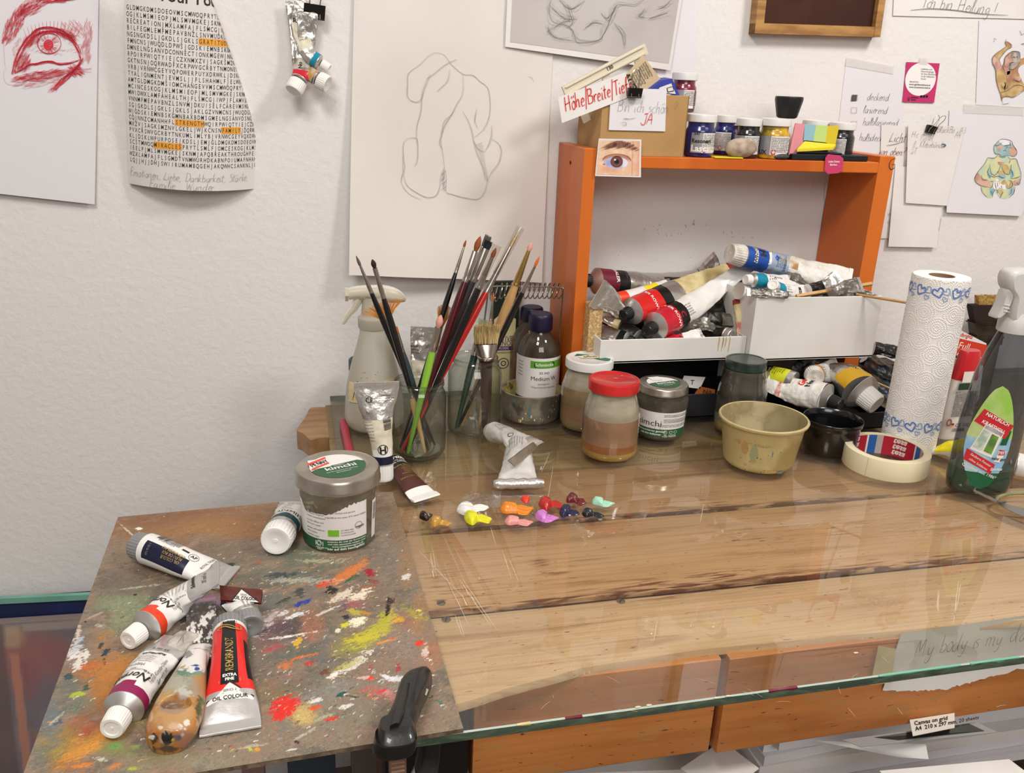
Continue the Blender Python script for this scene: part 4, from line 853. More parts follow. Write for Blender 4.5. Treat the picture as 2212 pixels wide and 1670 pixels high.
# small dark picture in a wooden frame
root=thing('framed_picture','small dark brown picture in a pale oak box frame at the top','picture',tuple(W(1630,70)))
fw=mat('oak_frame','#b58a50',.5,var='#94693a',vscale=16,stretch=(1,1,6)); yb=WALL_Y-.001; D=.02
a,b=W(1630,72,yb-D),W(1901,80,yb-D); tilt=(b-a).normalized(); upv=Vector((-tilt.z,0,tilt.x)); O=a; Lf=(b-a).length; fr=Matrix((tilt,Vector((0,1,0)),upv)).transposed().to_4x4(); fr.translation=O
wf=.0155
for nm,(p,q) in {'bottom':((0,0,0),(Lf,D,wf)),'left':((0,-.0008,wf*.0),(wf*.95,D,.19)),'right':((Lf-wf*.8,-.0008,0),(Lf,D,.19)),'top':((0,0,.175),(Lf,D,.19))}.items():
    mb=MB(); mb.box(p,q,fr=fr); mb.build('frame_bar',fw,root,smooth=False)
mb=MB(); mb.box((wf*.8,.009,wf*.8),(Lf-wf*.7,.014,.18),fr=fr); mb.build('picture_panel',mat('dark_painting','#4a2a1e',.3,coat=.3,var='#3a1f16',vscale=8),root,smooth=False)

# sheets at the right
s=Sheet('healing_note','white sheet at the top right reading Ich bin Heilung, underlined',(1934,-60),(2330,-60),(2330,44),(1929,34),lift=.002,catg='note')
mb=MB(); mb.hand('Ich bin Heilung !',s.at(1992,16),0,0,.0225,.0007,0,sx=.98,rot=-.03); strokes(mb,s,[[(1966,22),(2010,19),(2060,22),(2120,30),(2176,33)]],1.6,0,4); mb.build('lettering',pencil_d,s.root,smooth=False)
s=Sheet('raised_arm_drawing','translucent sheet with a coloured pencil torso raising one arm, upper right corner',(2115,44),(2330,50),(2330,240),(2108,226),lift=.0012,catg='drawing',m=paper_cool)
mb=MB(); fp=lambda x,y,d=0:s.px(x,y,.0004)
flesh=mat('flesh_wash','#c29a6c',.7,var='#a67a5c',vscale=60); flesh2=mat('ochre_wash','#cdb27a',.7,var='#b99662',vscale=60); rosy=mat('rosy_wash','#b98a80',.7,var='#d4b09a',vscale=70); grey_w=mat('grey_wash','#8d8480',.7,var='#c4b2a4',vscale=70)
zz=lambda l:[(2100+x/5.286,60+y/5.289) for x,y in l]; zp_=lambda l,k,m_: mb.poly(smooth(zz(l),2),lambda x,y,d=0:s.px(x,y,.0004+.0002*k),0,m_)
zp_([(372,165),(392,155),(420,165),(446,195),(440,225),(400,245),(350,300),(305,365),(345,440),(375,330),(455,265),(535,280),(540,355),(592,340),(700,350),(700,420),(592,412),(530,460),(525,510),(552,570),(592,650),(640,700),(540,740),(465,795),(400,785),(350,800),(335,845),(318,760),(290,680),(270,590),(262,480),(232,420),(225,350),(260,300),(330,250),(385,210)],0,0)
zp_([(275,500),(330,485),(380,560),(395,650),(385,690),(340,680),(400,700),(330,735),(300,700),(275,600)],1,1); zp_([(228,350),(262,330),(300,370),(340,445),(280,500),(262,460),(235,420)],1,2); zp_([(350,450),(420,470),(430,520),(390,540),(360,480)],1,2); zp_([(262,300),(340,245),(410,215),(350,300),(290,350),(262,330)],1,1)
zp_([(455,265),(535,280),(540,385),(500,450),(440,480),(415,460),(425,400),(470,375),(440,340)],2,3); zp_([(365,350),(440,300),(440,360),(415,440),(375,440),(362,400)],2,2); zp_([(480,575),(540,550),(552,590),(530,615),(490,600)],2,2); zp_([(395,500),(500,480),(540,560),(480,570),(420,640),(390,620)],1,0); zp_([(450,620),(560,640),(592,690),(460,790),(350,780),(330,740),(420,700)],2,1)
s_=s; strokes(mb,s,[zz(l) for l in ([(385,130),(372,165),(375,190),(395,200)],[(392,155),(446,195),(440,225),(400,245),(350,300),(305,365),(318,400)],[(385,210),(330,250),(260,300),(225,350),(230,410),(262,480),(270,590),(290,680),(318,760),(338,840),(340,870)],[(340,875),(410,862)],[(455,265),(535,280),(540,355)],[(455,265),(375,330),(362,400),(345,440),(380,520)],[(320,740),(400,715),(480,660),(560,660),(592,690)],[(335,800),(400,780),(465,795),(592,715)],[(325,640),(340,680),(385,690),(400,650)],[(455,585),(530,612),(552,590)],[(415,460),(440,480),(500,450),(540,385)],[(240,120),(270,135)],[(245,145),(240,160)],[(540,30),(560,80),(592,60)],[(555,190),(592,175)],[(560,180),(590,195)])],1.0,4,4)
strokes(mb,s,[zz(l) for l in ([(455,345),(475,330),(480,350)],[(495,335),(512,330)],[(425,440),(440,400),(470,395)],[(365,620),(375,640)])],1.6,4,3)
mb.build('pencil_lines',[flesh,flesh2,rosy,grey_w,pencil_d],s.root,smooth=False)

s=Sheet('green_figure_drawing','white sheet with a small seated figure in green and ochre pencil, right edge',(2051,238),(2330,240),(2200,466),(2040,458),lift=.0016,catg='drawing',curl=lambda a,b:.006*(1-b)**2,m=paper_cool)
# right edge of this sheet runs beyond the picture at the top
mb=MB(); gw=mat('green_wash','#bccdb0',.7,var='#d6d3a0',vscale=60); bw=mat('blue_wash','#8fb3bd',.7,var='#b7cabb',vscale=60); fp=lambda k:(lambda x,y,d=0:s.px(x,y,.0004+.0002*k))
zz=lambda l:[(2080+x/5.288,270+y/5.288) for x,y in l]
zp_([(275,370),(350,375),(400,340),(500,345),(530,380),(595,385),(620,450),(650,560),(630,680),(570,700),(500,830),(400,830),(350,750),(310,830),(250,820),(195,740),(190,690),(130,640),(120,600),(160,530),(230,450)],0,0)
zp_([(350,230),(400,180),(450,160),(540,180),(565,230),(605,290),(600,340),(560,360),(510,345),(440,355),(400,330),(365,330),(345,280)],1,1)
zp_([(380,225),(460,235),(430,275),(385,290)],2,2); zp_([(525,250),(600,265),(598,340),(550,355),(520,310)],2,2); zp_([(400,180),(450,162),(535,182),(550,220),(450,230)],2,4)
zp_([(120,600),(160,545),(200,600),(260,620),(320,670),(310,710),(200,700),(130,650)],1,2); zp_([(420,655),(480,610),(540,640),(555,690),(520,715),(440,690)],1,3); zp_([(560,640),(640,610),(630,680),(570,690)],1,2)
zp_([(275,490),(320,560),(400,560),(500,565),(540,500),(560,580),(500,620),(300,640),(270,580)],1,1); zp_([(370,530),(450,520),(470,560),(400,565)],2,3); zp_([(425,450),(500,455),(520,530),(500,555),(460,530)],2,3); zp_([(310,480),(420,440),(400,500),(350,560),(310,545)],2,0); zp_([(385,420),(470,425),(440,450),(400,460)],2,2)
zp_([(285,720),(350,730),(310,800),(290,790)],1,1); zp_([(360,730),(430,740),(440,780),(410,800)],1,3); zp_([(520,720),(570,700),(560,790),(500,800)],1,1)
zp_([(350,620),(385,612),(392,635),(360,642)],3,4); zp_([(320,660),(345,650),(390,650),(395,720),(350,735),(325,710)],3,4); zp_([(400,665),(440,680),(470,680),(465,740),(440,730),(395,710)],3,4)
strokes(mb,s,[zz(l) for l in ([(275,370),(230,450),(160,530),(122,600),(130,650),(190,690),(290,712)],[(275,370),(350,375),(400,330)],[(500,345),(530,385),(595,385),(620,450),(650,560),(630,680)],[(350,240),(400,180),(450,160),(540,180),(565,230),(605,290),(600,340),(560,358),(510,345)],[(348,240),(345,290),(365,330),(400,330),(440,355),(500,345)],[(450,300),(470,285),(490,300)],[(350,225),(390,235),(440,200)],[(460,240),(520,225),(545,210)],[(480,265),(505,245)],[(295,440),(305,540),(350,570),(400,510),(420,440)],[(425,470),(460,545),(515,560),(525,500)],[(285,490),(265,540)],[(540,450),(535,500),(550,545)],[(270,560),(330,590),(400,580),(440,610)],[(195,570),(210,620),(260,625)],[(330,650),(315,700),(290,715)],[(530,610),(600,600),(640,580)],[(505,630),(540,640),(550,690),(500,720),(470,690)],[(190,700),(200,760),(250,820)],[(575,700),(560,770),(500,830)],[(350,730),(320,780),(315,820)],[(400,830),(420,790),(440,760)],[(350,655),(355,700),(365,725)],[(375,655),(378,700)],[(420,690),(425,715)])],1.0,5,4)
strokes(mb,s,[zz(l) for l in ([(265,520),(285,580),(300,600)],[(550,520),(560,570),(540,600)],[(400,590),(460,600)],[(300,640),(330,640)],[(520,430),(530,400)],[(400,350),(440,365),(480,360)],[(530,190),(540,240)],[(600,650),(620,680)],[(300,750),(320,790)],[(370,735),(380,770)],[(540,720),(530,780)])],1.9,6,4)
mb.build('pencil_lines',[gw,bw,rosy,flesh2,mat('white_gouache','#e9e6ea',.7),pencil_d,mat('blue_pencil_line','#6d9cab',.7)],s.root,smooth=False)

s=Sheet('legend_note','white note listing opacity squares in pencil, partly behind the orange shelf',(1828,128),(1962,148),(1930,400),(1796,400),lift=.0006,catg='note',m=paper_cool)
mb=MB()
for (u,v,t_) in ((1872,216,'deckend'),(1864,244,'lasierend'),(1863,270,'halblasierend'),(1855,304,'halbdeckend')): mb.hand(t_,s.at(u,v),0,0,.0135,.0006,0,sx=1.02)
for (u,v) in ((1840,205),(1838,232),(1838,262)): strokes(mb,s,[[(u,v),(u+12,v),(u+11,v+12),(u,v+12),(u,v)]],.8,0,1)
for k in range(16): strokes(mb,s,[[(1840+k*.7,205),(1840+k*.7-2,218)]],1.0,0,1)
mb.build('lettering',[pencil_d],s.root,smooth=False)
s=Sheet('light_note','narrow white note headed Licht sticking out right of the shelf post',(1904,270),(1968,272),(1968,515),(1898,515),lift=.0026,catg='note',m=paper)
mb=MB(); mb.hand('Licht',s.at(1920,306),0,0,.0175,.0008,0); strokes(mb,s,[[(1914,314),(1930,312),(1950,306)]],1,0); mb.hand('Von oben?',s.at(1896,334),0,0,.014,.0009,1,slant=.3)
for i,(u,v,t_) in enumerate(((1950,358,'Da'),(1956,370,'La'),(1953,385,'/'),(1948,398,'nie'),(1944,406,'So r'),(1944,418,'gar'),(1915,466,'va'),(1916,482,'al'),(1933,400,'k'))): mb.hand(t_,s.at(u,v),0,0,.011,.0005,2)
mb.build('lettering',[pencil_d,mat('brown_pencil','#8a4a34',.7),pencil],s.root,smooth=False)
s=Sheet('hanging_slip','plain white slip hanging below the clipped note with a cut lower corner',(1934,360),(2046,360),(2020,534),(1916,532),lift=.0045,catg='paper sheet',curl=lambda a,b:.004*(1-b),m=paper)
mb=MB(); mb.text('© Privat 2020',s.at(2028,484),0,0,.004,0,rot=PI/2); mb.build('print',ink_grey,s.root,smooth=False)
s=Sheet('box_list_note','white note listing boxes and tape, held by a black binder clip',(1962,268),(2085,274),(2042,444),(1954,438),lift=.0075,catg='note',curl=lambda a,b:.003*(1-b),m=paper)
mb=MB(); P_=s.at
for (u,v,t_,z_) in ((1968,296,'Hc',.012),(2022,286,'BlackBox A3',.0118),(2060,298,'A4',.0118),(1986,303,'Pinsel_',.0118),(1985,318,'Klebebänder',.0118),(1970,318,'8',.012),(1966,332,'üT',.012)): mb.hand(t_,P_(u,v),0,0,z_,.0005,0)
strokes(mb,s,[[(2032,312),(2038,311),(2041,315),(2034,317)]],2,1,3); mb.build('lettering',[pencil,mat('blue_ink','#33548c',.6)],s.root,smooth=False)
tape('clear_tape_strip','clear tape strip over the top of the legend note',(1830,122),(1932,142),(1930,160),(1826,142)); tape('clear_tape_strip','clear tape strip between the two coloured figure drawings',(2084,222),(2212,230),(2212,250),(2082,244),lift=.003)
# pink card
s=Sheet('pink_card','magenta card with a white oval and small print taped to the wall','#',(0,0),(0,0),(0,0)) if 0 else Sheet('pink_card','magenta card with a white oval and small print taped to the wall',(1958,134),(2030,137),(2017,222),(1949,220),lift=.0015,catg='card',m=mat('magenta_card','#bf2f68',.5),curl=lambda a,b:.001*(1-b))
mb=MB(); ov=[(1988+33*math.cos(t)-(math.sin(t)*0),171+36*math.sin(t)) for t in np.linspace(0,2*PI,40)[:-1]]; ov=[(x-(y-171)*.12,max(y,135.5)) for x,y in ov]
mb.poly(ov,lambda x,y,d=0:s.px(x,y,.0003),0,0)
for i,t_ in enumerate(('Leitfaden und','Honorarspiegel','für faire Bezahlung','in der bildenden','Kunst')): mb.text(t_,s.at(1989,149+5.3*i),0,0,.0042,1,align='LEFT',off=.0005)
mb.text('#payartists',s.at(1964,176),0,0,.0042,1,align='LEFT',off=.0005); mb.text('www.igbildendekunst.at',s.at(1963,182),0,0,.0045,1,align='LEFT',bold=.015,off=.0005); mb.text('www.kunstwirtschaft.at',s.at(1963,188),0,0,.0045,1,align='LEFT',bold=.015,off=.0005)
mb.text('bildende',s.at(1967,210),0,0,.0045,1,align='LEFT',bold=.02,off=.0005); mb.text('kunst',s.at(1967,215),0,0,.0045,1,align='LEFT',bold=.02,off=.0005); mb.text('ig',s.at(1959,212),0,0,.008,1,align='LEFT',shear=.3,off=.0005)
for i in range(3): mb.text('●',s.at(1989+6*i,209),0,0,.006,1,off=.0005); 
for i in range(3): mb.poly([(1989+6*i+2.4*math.cos(t),208+2.4*math.sin(t)) for t in np.linspace(0,2*PI,12)[:-1]],lambda x,y,d=0:s.px(x,y,.0005),0,1)
mb.build('print',[mat('card_white','#ece8e6',.5),ink],s.root,smooth=False)
tape('clear_tape_strip','small clear tape piece above the pink card',(1988,122),(2006,124),(2004,140),(1986,138),lift=.003)

# binder clips
def binder(name,label,P,w,up=(0,0,1),out=(0,-1,0),ang=0,handles=(.35,.5),hl_=1.5,root=None,flip=1):
    P=Vector(P); up=Vector(up).normalized(); out=Vector(out).normalized(); up=Matrix.Rotation(ang,3,out)@up; rt=up.cross(out)*-1; rt.normalize()
    r=thing(name,label,'binder clip',tuple(P)); h=w*.62; t=w*.5
    def pt(x,y,z): return P+rt*x+up*y+out*z
    mb=MB(); vs=[];K=8
    for sgn in (-1,1):
        for i in range(2):
            x=sgn*w/2
            vs+=[pt(x,0,t*.5),pt(x,h,.0012),pt(x,h+.0004,-.0004),pt(x,0,-t*.4)] if i==0 else []
    a=[pt(-w/2,0,t*.5),pt(w/2,0,t*.5),pt(w/2,-h*flip,.001),pt(-w/2,-h*flip,.001),pt(-w/2,0,-t*.35),pt(w/2,0,-t*.35),pt(w/2,-h*flip,-.0014),pt(-w/2,-h*flip,-.0014)]
    mb.add(a,[(0,1,2,3),(4,5,6,7),(0,1,5,4),(0,3,7,4),(1,2,6,5)]); mb.tubeline([pt(-w/2,-h*flip,.001),pt(w/2,-h*flip,.001)],.0011,6); mb.tubeline([pt(-w/2,-h*flip,-.0016),pt(w/2,-h*flip,-.0016)],.0008,6)
    mb.build('clip_body',cap_black,r,smooth=False)
    for hd,z in zip(handles,(.0022,-.001)):
        L_=w*hl_; d=lambda y:z+math.sin(hd)*y*1.0
        pts=[(-w*.28,-h*flip),(-w*.24,-h*flip+L_*.55*flip),(-w*.3,-h*flip+L_*.8*flip),(-w*.18,-h*flip+L_*flip),(0,-h*flip+L_*1.06*flip),(w*.18,-h*flip+L_*flip),(w*.3,-h*flip+L_*.8*flip),(w*.24,-h*flip+L_*.55*flip),(w*.28,-h*flip)]
        mb=MB(); mb.tubeline([pt(x,y,z+math.sin(hd)*abs(y+h*flip)) for x,y in smooth(pts,4)],w*.03,6); mb.build('wire_handle',tin_metal,r)
    return r
binder('binder_clip','black binder clip with silver handles holding the box list note',W(2014,272,WALL_Y-.012),.019,ang=-.2,handles=(.1,.9))

# tubes hung from a clip on the wall
pc=W(678,12,WALL_Y-.02)
binder('binder_clip','black binder clip high on the left wall holding hanging paint tubes',W(680,10,WALL_Y-.02),.030,ang=-.1,handles=(.05,.3),hl_=1.3)
def wt(u,v,l): return W(u,v,WALL_Y-l)
cream=mat('cream_label','#d8d1bb',.5,var='#c6bea6',vscale=60)
tube('paint_tube','squeezed silver and cream tube with a turquoise collar hanging from the wall clip',[wt(688,133,.030),wt(668,118,.026),wt(655,85,.02),wt(652,50,.018),wt(662,12,.018)],.0105,.0175,cap=('w',.62,.013),body=foil,up=(0,-1,0),p=.35,crump=.0016,seed=4,cone=.4,
  bands=[(0,.1,teal),(.28,.72,cream,-1.2,1.1)],texts=[dict(t='Schmincke',x=.062,y=0,s=.006,rot=-PI/2,m=ink,b=.03),dict(rows=(.038,-.006,5,.0035,12,PI/2),s=.0032,m=ink_grey)],group='tubes hanging on the wall')
tube('paint_tube','crumpled silver tube hanging with a red-stained white cap lowest on the left wall',[wt(648,172,.032),wt(652,150,.026),wt(650,110,.017),wt(648,60,.013),wt(645,12,.013)],.0125,.018,cap=('w',1.0,.017,.004,1.0),body=foil,up=(0,-1,0),p=.3,crump=.002,seed=9,bands=[(0,.12,crim),(.12,.3,mat('stained_label','#b9b2a6',.5,var='#6e5d4a',vscale=80),-1.5,1.5)],capdir=(-.5,-.45,-.8),
  texts=[dict(t='No',x=.020,y=.002,s=.008,b=.03)],group='tubes hanging on the wall')
tube('paint_tube','foil tube with a clean flat white cap hanging beside the red-stained one',[wt(684,170,.034),wt(672,158,.028),wt(662,140,.022),wt(660,100,.02),wt(665,30,.022)],.0105,.014,cap=('w',1.15,.015,.004,1.0),body=foil,up=(0,-1,0),p=.3,crump=.002,seed=12,bands=[(0,.3,mat('rust_label','#b98a3f',.5,var='#c9c2b4',vscale=70))],capdir=(.75,-.4,-.35),group='tubes hanging on the wall')
# ---------------- orange shelf standing at the back of the bench
orange=mat('orange_paint','#c9631c',.42,coat=.15,bump=.12,bscale=30,stretch=(1,1,.15),var=['#cf6c22','#bd5817'],vscale=5)
sx0,sx1=.418,.437; rx0,rx1=.919,.947; sy0,sy1=1.260,1.392; ztop=.4185; ZB=.4085
sh_=thing('desk_shelf','orange painted open wooden shelf standing against the wall at the back of the bench','shelf',(sx0,sy0,0))
def bev(mb,a,b,e=.0012):
    (x0,y0,z0),(x1,y1,z1)=a,b; vs=[]
    for z,s_ in ((z0,e),(z0+e,0),(z1-e,0),(z1,e)):
        for x,y in ((x0+s_,y0),(x1-s_,y0),(x1,y0+s_),(x1,y1-s_),(x1-s_,y1),(x0+s_,y1),(x0,y1-s_),(x0,y0+s_)):
            q=e if s_==0 else e*.6
            vs.append((min(max(x,x0+(s_ if x<(x0+x1)/2 else 0)),x1-(s_ if x>(x0+x1)/2 else 0)),min(max(y,y0+s_),y1-s_),z))
    f=[(j*8+i,j*8+(i+1)%8,(j+1)*8+(i+1)%8,(j+1)*8+i) for j in range(3) for i in range(8)]+[tuple(range(8))[::-1],tuple(24+i for i in range(8))]
    return mb.add(vs,f)
for x0,x1 in ((sx0,sx1),(rx0,rx1)): bev(MB(),(x0,sy0,0),(x1,sy1,ztop)).build('side_panel',orange,sh_,auto=20)
bev(MB(),(sx1,sy0+.0005,ZB-.0175),(rx0,sy1,ZB)).build('top_board',orange,sh_,auto=20)
zl1=W(1500,762,1.26).z+.005; zl0=zl1-.017
bev(MB(),(sx1,sy0+.001,zl0),(rx0,sy1,zl1)).build('lower_board',orange,sh_,auto=20)
p=W(1235,341,1.30); mb=MB(); mb.lathe([(.003,0),(.0024,.0006),(.00001,.0002)],(sx0-.0003,1.325,.392),16,0,frame((-1,0,0))); mb.build('screw',dark,sh_)
mb=MB(); mp=plane(W(1928,355,sy0-.0004),(1,0,0),(0,0,1)); mb.hand('G',mp,0,0,.02,.001) if 0 else mb.ribbon(smooth([(.004,.009),(-.003,.007),(-.006,-.001),(-.002,-.008),(.004,-.006),(.004,0),(-.001,-.001)],4),mp,.0014,0,0)
mb.build('marker_letter',ink,sh_,smooth=False)

# particle-board block, white tray, white drawer box
zs=zl1+.0003; yF=1.203
blk=MB(); a,b=W(1264,700,1.235),W(1295,700,1.235)
bev(blk,(a.x+.006,1.235,zs),(b.x+.004,1.258,W(1280,657,1.235).z)); 
part=mat('particle_board','#c9a877',.85,bump=.9,bscale=160,var=['#a5814f','#d9bd8d'],vscale=170)
tag(blk.build('particle_board_block',part,origin=(a.x+.006,1.235,zs)),'upright offcut of raw particle board at the left end of the white tray','wood block')
whitep=mat('white_lacquer','#dedbd6',.4,coat=.1,var='#d3d0ca',vscale=6)
def openbox(mb,x0,x1,y0,y1,z0,z1,t,zf=None,zr=None):
    zf=zf or z1
    mb.box((x0,y0,z0),(x1,y1,z0+t)); 
    return [((x0,y0,z0),(x1,y0+t,zf)),((x0,y1-t,z0),(x1,y1,z1)),((x0,y0+t,z0),(x0+t,y1-t,z1)),((x1-t,y0+t,z0),(x1,y1-t,z1))]
def boxthing(name,label,cat,x0,x1,y0,y1,z0,z1,t,m_,zf=None):
    r=thing(name,label,cat,(x0,y0,z0)); mb=MB(); w_=openbox(mb,x0,x1,y0,y1,z0,z1,t,zf); mb.build('bottom_panel',m_,r,smooth=False)
    for i,(p,q) in enumerate(w_): bev(MB(),p,q,.0008).build(('front_panel','back_panel','side_panel','side_panel')[i],m_,r,auto=20)
    return r
xa,xb=W(1297,750,yF).x,W(1610,750,yF).x; zt=W(1450,731,yF).z
tr=boxthing('white_tray','low white tray on the lower shelf board, full of squeezed paint tubes','tray',xa,xb,yF,1.385,zs,zt,.003,whitep)
mb=MB(); mp=plane((xb-.045,yF-.0003,zt),(1,0,0),(0,0,1)); rr=random.Random(2)
for k in range(9): x=rr.uniform(-.004,.016); mb.ribbon([(x,0),(x+.0006,-.006),(x-.0004,-rr.uniform(.012,.026))],mp,rr.uniform(.0006,.0022),0,0)
mb.build('ochre_stain',mat('ochre_stain','#cba55c',.6,alpha=.6),tr,smooth=False)
xc,xd=xb+.001,W(1899,700,1.19).x-.003; zt2=W(1750,642,1.19).z
dr=boxthing('storage_box','tall white open box on the lower shelf board heaped with paint tubes','box',xc,.9175,1.19,1.385,zs,zt2,.003,whitep)

# ---------------- things on the top board
card=mat('brown_cardboard','#b58f5c',.75,bump=.1,bscale=40,var='#a8824f',vscale=7); card_d=mat('brown_cardboard_edge','#8a6c45',.8)
bx0,bx1=.442,W(1476,330,1.264).x; bz1=W(1478,207,1.264).z
cb=thing('cardboard_box','brown cardboard box with an open top at the left end of the orange shelf','box',(bx0,1.264,ZB))
t=.003
for nm,(p,q) in (('front_panel',((bx0,1.264,ZB),(bx1,1.264+t,bz1))),('back_panel',((bx0,1.37,ZB),(bx1,1.37+t,bz1-.006))),('side_panel',((bx0,1.267,ZB),(bx0+t,1.37,bz1-.01))),('side_panel',((bx1-t,1.267,ZB),(bx1,1.37,bz1))),('bottom_panel',((bx0+t,1.267,ZB),(bx1-t,1.37,ZB+t)))):
    bev(MB(),p,q,.0006).build(nm,card,cb,auto=20)
mb=MB(); mb.box((bx1-.0005,1.2635,ZB+.001),(bx1+.0004,1.266,bz1)); mb.build('torn_edge',card_d,cb,smooth=False)
yC=1.2605
s=Sheet('dimension_card','white card lettered Höhe, Breite, Tiefe in red marker, tilted across the cardboard box','x' and (1205,211),(1351,156),(1366,207),(1214,266),lift=WALL_Y-yC,catg='card',m=paper,th=.0005)
mb=MB(); rmk=mat('red_marker','#d8342a',.5); mb.hand('Höhe/Breite/Tiefe',s.at(1221,241),0,0,.0222,.0016,0,rot=.32,sx=.70,off=.0009); mb.build('lettering',rmk,s.root,smooth=False)
s=Sheet('beautiful_card','white card asking Bin ich schön with a red JA, clipped to the cardboard box',(1320,190),(1440,193),(1437,284),(1315,281),lift=WALL_Y-yC-.0012,catg='card',m=paper_cool,th=.0004)
mb=MB(); mb.hand('Bin ich schön ?',s.at(1333,241),0,0,.0178,.0004,0,sx=.86,off=.0009); mb.hand('JA',s.at(1384,268),0,0,.017,.0011,1,off=.0009); strokes(mb,s,[[(1347,255),(1360,257),(1372,254)],[(1346,257),(1356,257)],[(1340,266),(1350,264),(1352,270),(1342,270)]],.7,0); mb.build('lettering',[pencil_d,rmk],s.root,smooth=False)
binder('binder_clip','black binder clip pinching both cards to the cardboard box',W(1372,190,yC-.007),.021,handles=(.0,.0),hl_=1.75)
# small colour print of an eye, vertex by vertex
s=Sheet('eye_print','small colour print of a brown eye and eyebrow taped to the shelf front','x' and (1292,299),(1384,301),(1384,383),(1285,380),lift=WALL_Y-sy0+.003,catg='picture',m=paper,curl=lambda a,b:.001+.002*b*b)
NXe,NYe=110,96; A2,B2=np.meshgrid(np.linspace(.03,.96,NXe+1),np.linspace(.045,.955,NYe+1)); ex=A2; ey=1-B2   # ey down
f1=vnoise(ex*9,ey*9,21); f2=vnoise(ex*40,ey*14,22); f3=vnoise(ex*16+ey*30,ey*6,23)
Ce=np.zeros(ex.shape+(3,)); 
def le(h,al):
    global Ce
    Ce=Ce*(1-al[...,None])+L3(h)*al[...,None]
le('#e6bd9c',np.ones(ex.shape)); le('#f0d4ba',sstep(f1,.45,.7)*.8); le('#d79a78',sstep(ex,.75,1)*.7); le('#dd9a7c',sstep(-((ex-.3)**2/.06+(ey-.82)**2/.02),-1,0)*.7); le('#c9866a',sstep(-np.abs(ex-.80),-.03,0)*.6); le('#e8c3a2',sstep(-((ex-.1)**2/.02+(ey-.3)**2/.2),-1,0)*.6)
bd=((ex-.52)/.42)**2+((ey-.14-.35*(ex-.5)**2*2)/.115)**2+(f3-.5)*1.6; le('#7b4a38',sstep(-bd,-1.1,-.5)*.9); le('#4e2a24',sstep(-bd,-.7,-.1)*sstep(f2,.45,.6))
ed=((ex-.44)/.28)**2+((ey-.63)/.165)**2; ed2=((ex-.45)/.31)**2+((ey-.57)/.17)**2; le('#b87a62',sstep(-ed2,-1.35,-.9)*sstep(-ey,-.62,-.5)*.9); le('#6e3f33',sstep(-np.abs(ed2-1)*1.,-.14,0)*sstep(-ey,-.60,-.52))
le('#b9b2d2',sstep(-ed,-1.02,-.9)); le('#e6e0ea',sstep(-ed,-1.0,-.8)*sstep(ex,.55,.62)); le('#8f9bd0',sstep(-((ex-.30)**2/.012+(ey-.64)**2/.01),-1,0)*.7)
ir=np.sqrt(((ex-.45)/.135)**2+((ey-.60)/.155)**2); le('#6b4038',sstep(-ir,-1.03,-.95)); le('#3a211f',sstep(-np.abs(ir-.95),-.12,0)*.8); le('#8b5a4a',sstep(-np.abs(ir-.65),-.2,0)*.5); le('#191113',sstep(-ir,-.42,-.36)); le('#e8e2e6',sstep(-np.sqrt(((ex-.41)/.03)**2+((ey-.55)/.03)**2),-1,-.6))
le('#c06a5c',sstep(-np.sqrt(((ex-.17)/.04)**2+((ey-.68)/.03)**2),-1,-.4)); le('#8a4a3a',sstep(-np.abs(ed2-1.06),-.22,0)*sstep(f2,.5,.6)*sstep(ex,.4,.6)*sstep(-ey,-.6,-.5))
vs=[s.M(float(a),float(b),.0004) for a,b in zip(A2.ravel(),B2.ravel())]; w_=NXe+1
mb=MB(); mb.add(vs,[(j*w_+i,j*w_+i+1,(j+1)*w_+i+1,(j+1)*w_+i) for j in range(NYe) for i in range(NXe)])
mb.build('picture_print',mat('colour_print','#ffffff',.5,attr=True),s.root,colors=np.concatenate([np.clip(Ce.reshape(-1,3),0,1),np.ones((len(vs),1))],1),auto=0)

# beige plastic frame, magazine scrap, blue carton sticking out of the box
plast=mat('beige_plastic','#d9d0ba',.45,coat=.1)
yS=1.31; o=W(1219,199,yS); e=(W(1397,105,yS)-o); Ls=e.length; e.normalize(); n_=Vector((-e.z,0,e.x)); fr=Matrix((e,Vector((0,1,0)),n_)).transposed().to_4x4(); fr.translation=o
r=thing('slide_holder','beige plastic slide frame leaning diagonally out of the cardboard box','holder',tuple(o))
mb=MB(); mb.box((0,0,-.008),(Ls,.006,.008),fr=fr); mb.box((.004,-.003,-.006),(Ls-.004,0,-.0045),fr=fr); mb.box((.004,-.003,.0045),(Ls-.004,0,.006),fr=fr); mb.build('top_bar',plast,r,smooth=False)
for x in (.010,.062,.118): mb=MB(); mb.box((x,.001,-.055),(x+.012,.005,-.008),fr=fr); mb.build('frame_bar',plast,r,smooth=False)
mb=MB(); mb.box((.01,.001,-.030),(.125,.005,-.024),fr=fr); mb.build('frame_bar',plast,r,smooth=False)
mb=MB(); mp=plane(fr@Vector((.078,-.0002,0)),e,n_); mb.text('130',lambda x,y,d=0:mp(x,y,.0005),0,0,.0075,0,bold=.02); mb.build('lettering',ink,r,smooth=False)
news=mat('yellowed_newsprint','#cdb896',.8,var='#c4ad88',vscale=12)
s=Sheet('newspaper_scrap','yellowed newspaper scrap with printed columns inside the cardboard box',(1350,165),(1388,118),(1432,178),(1395,215),lift=WALL_Y-1.30,catg='newspaper',m=news,th=.0006)
mb=MB(); an=-.95
for i in range(9):
    mb.text(''.join(random.choice('abdeghilnorstu ') for _ in range(13)),s.at(1393-i*3.9,133+i*3.7),0,0,.0042,0,rot=an,align='LEFT',off=.0005)
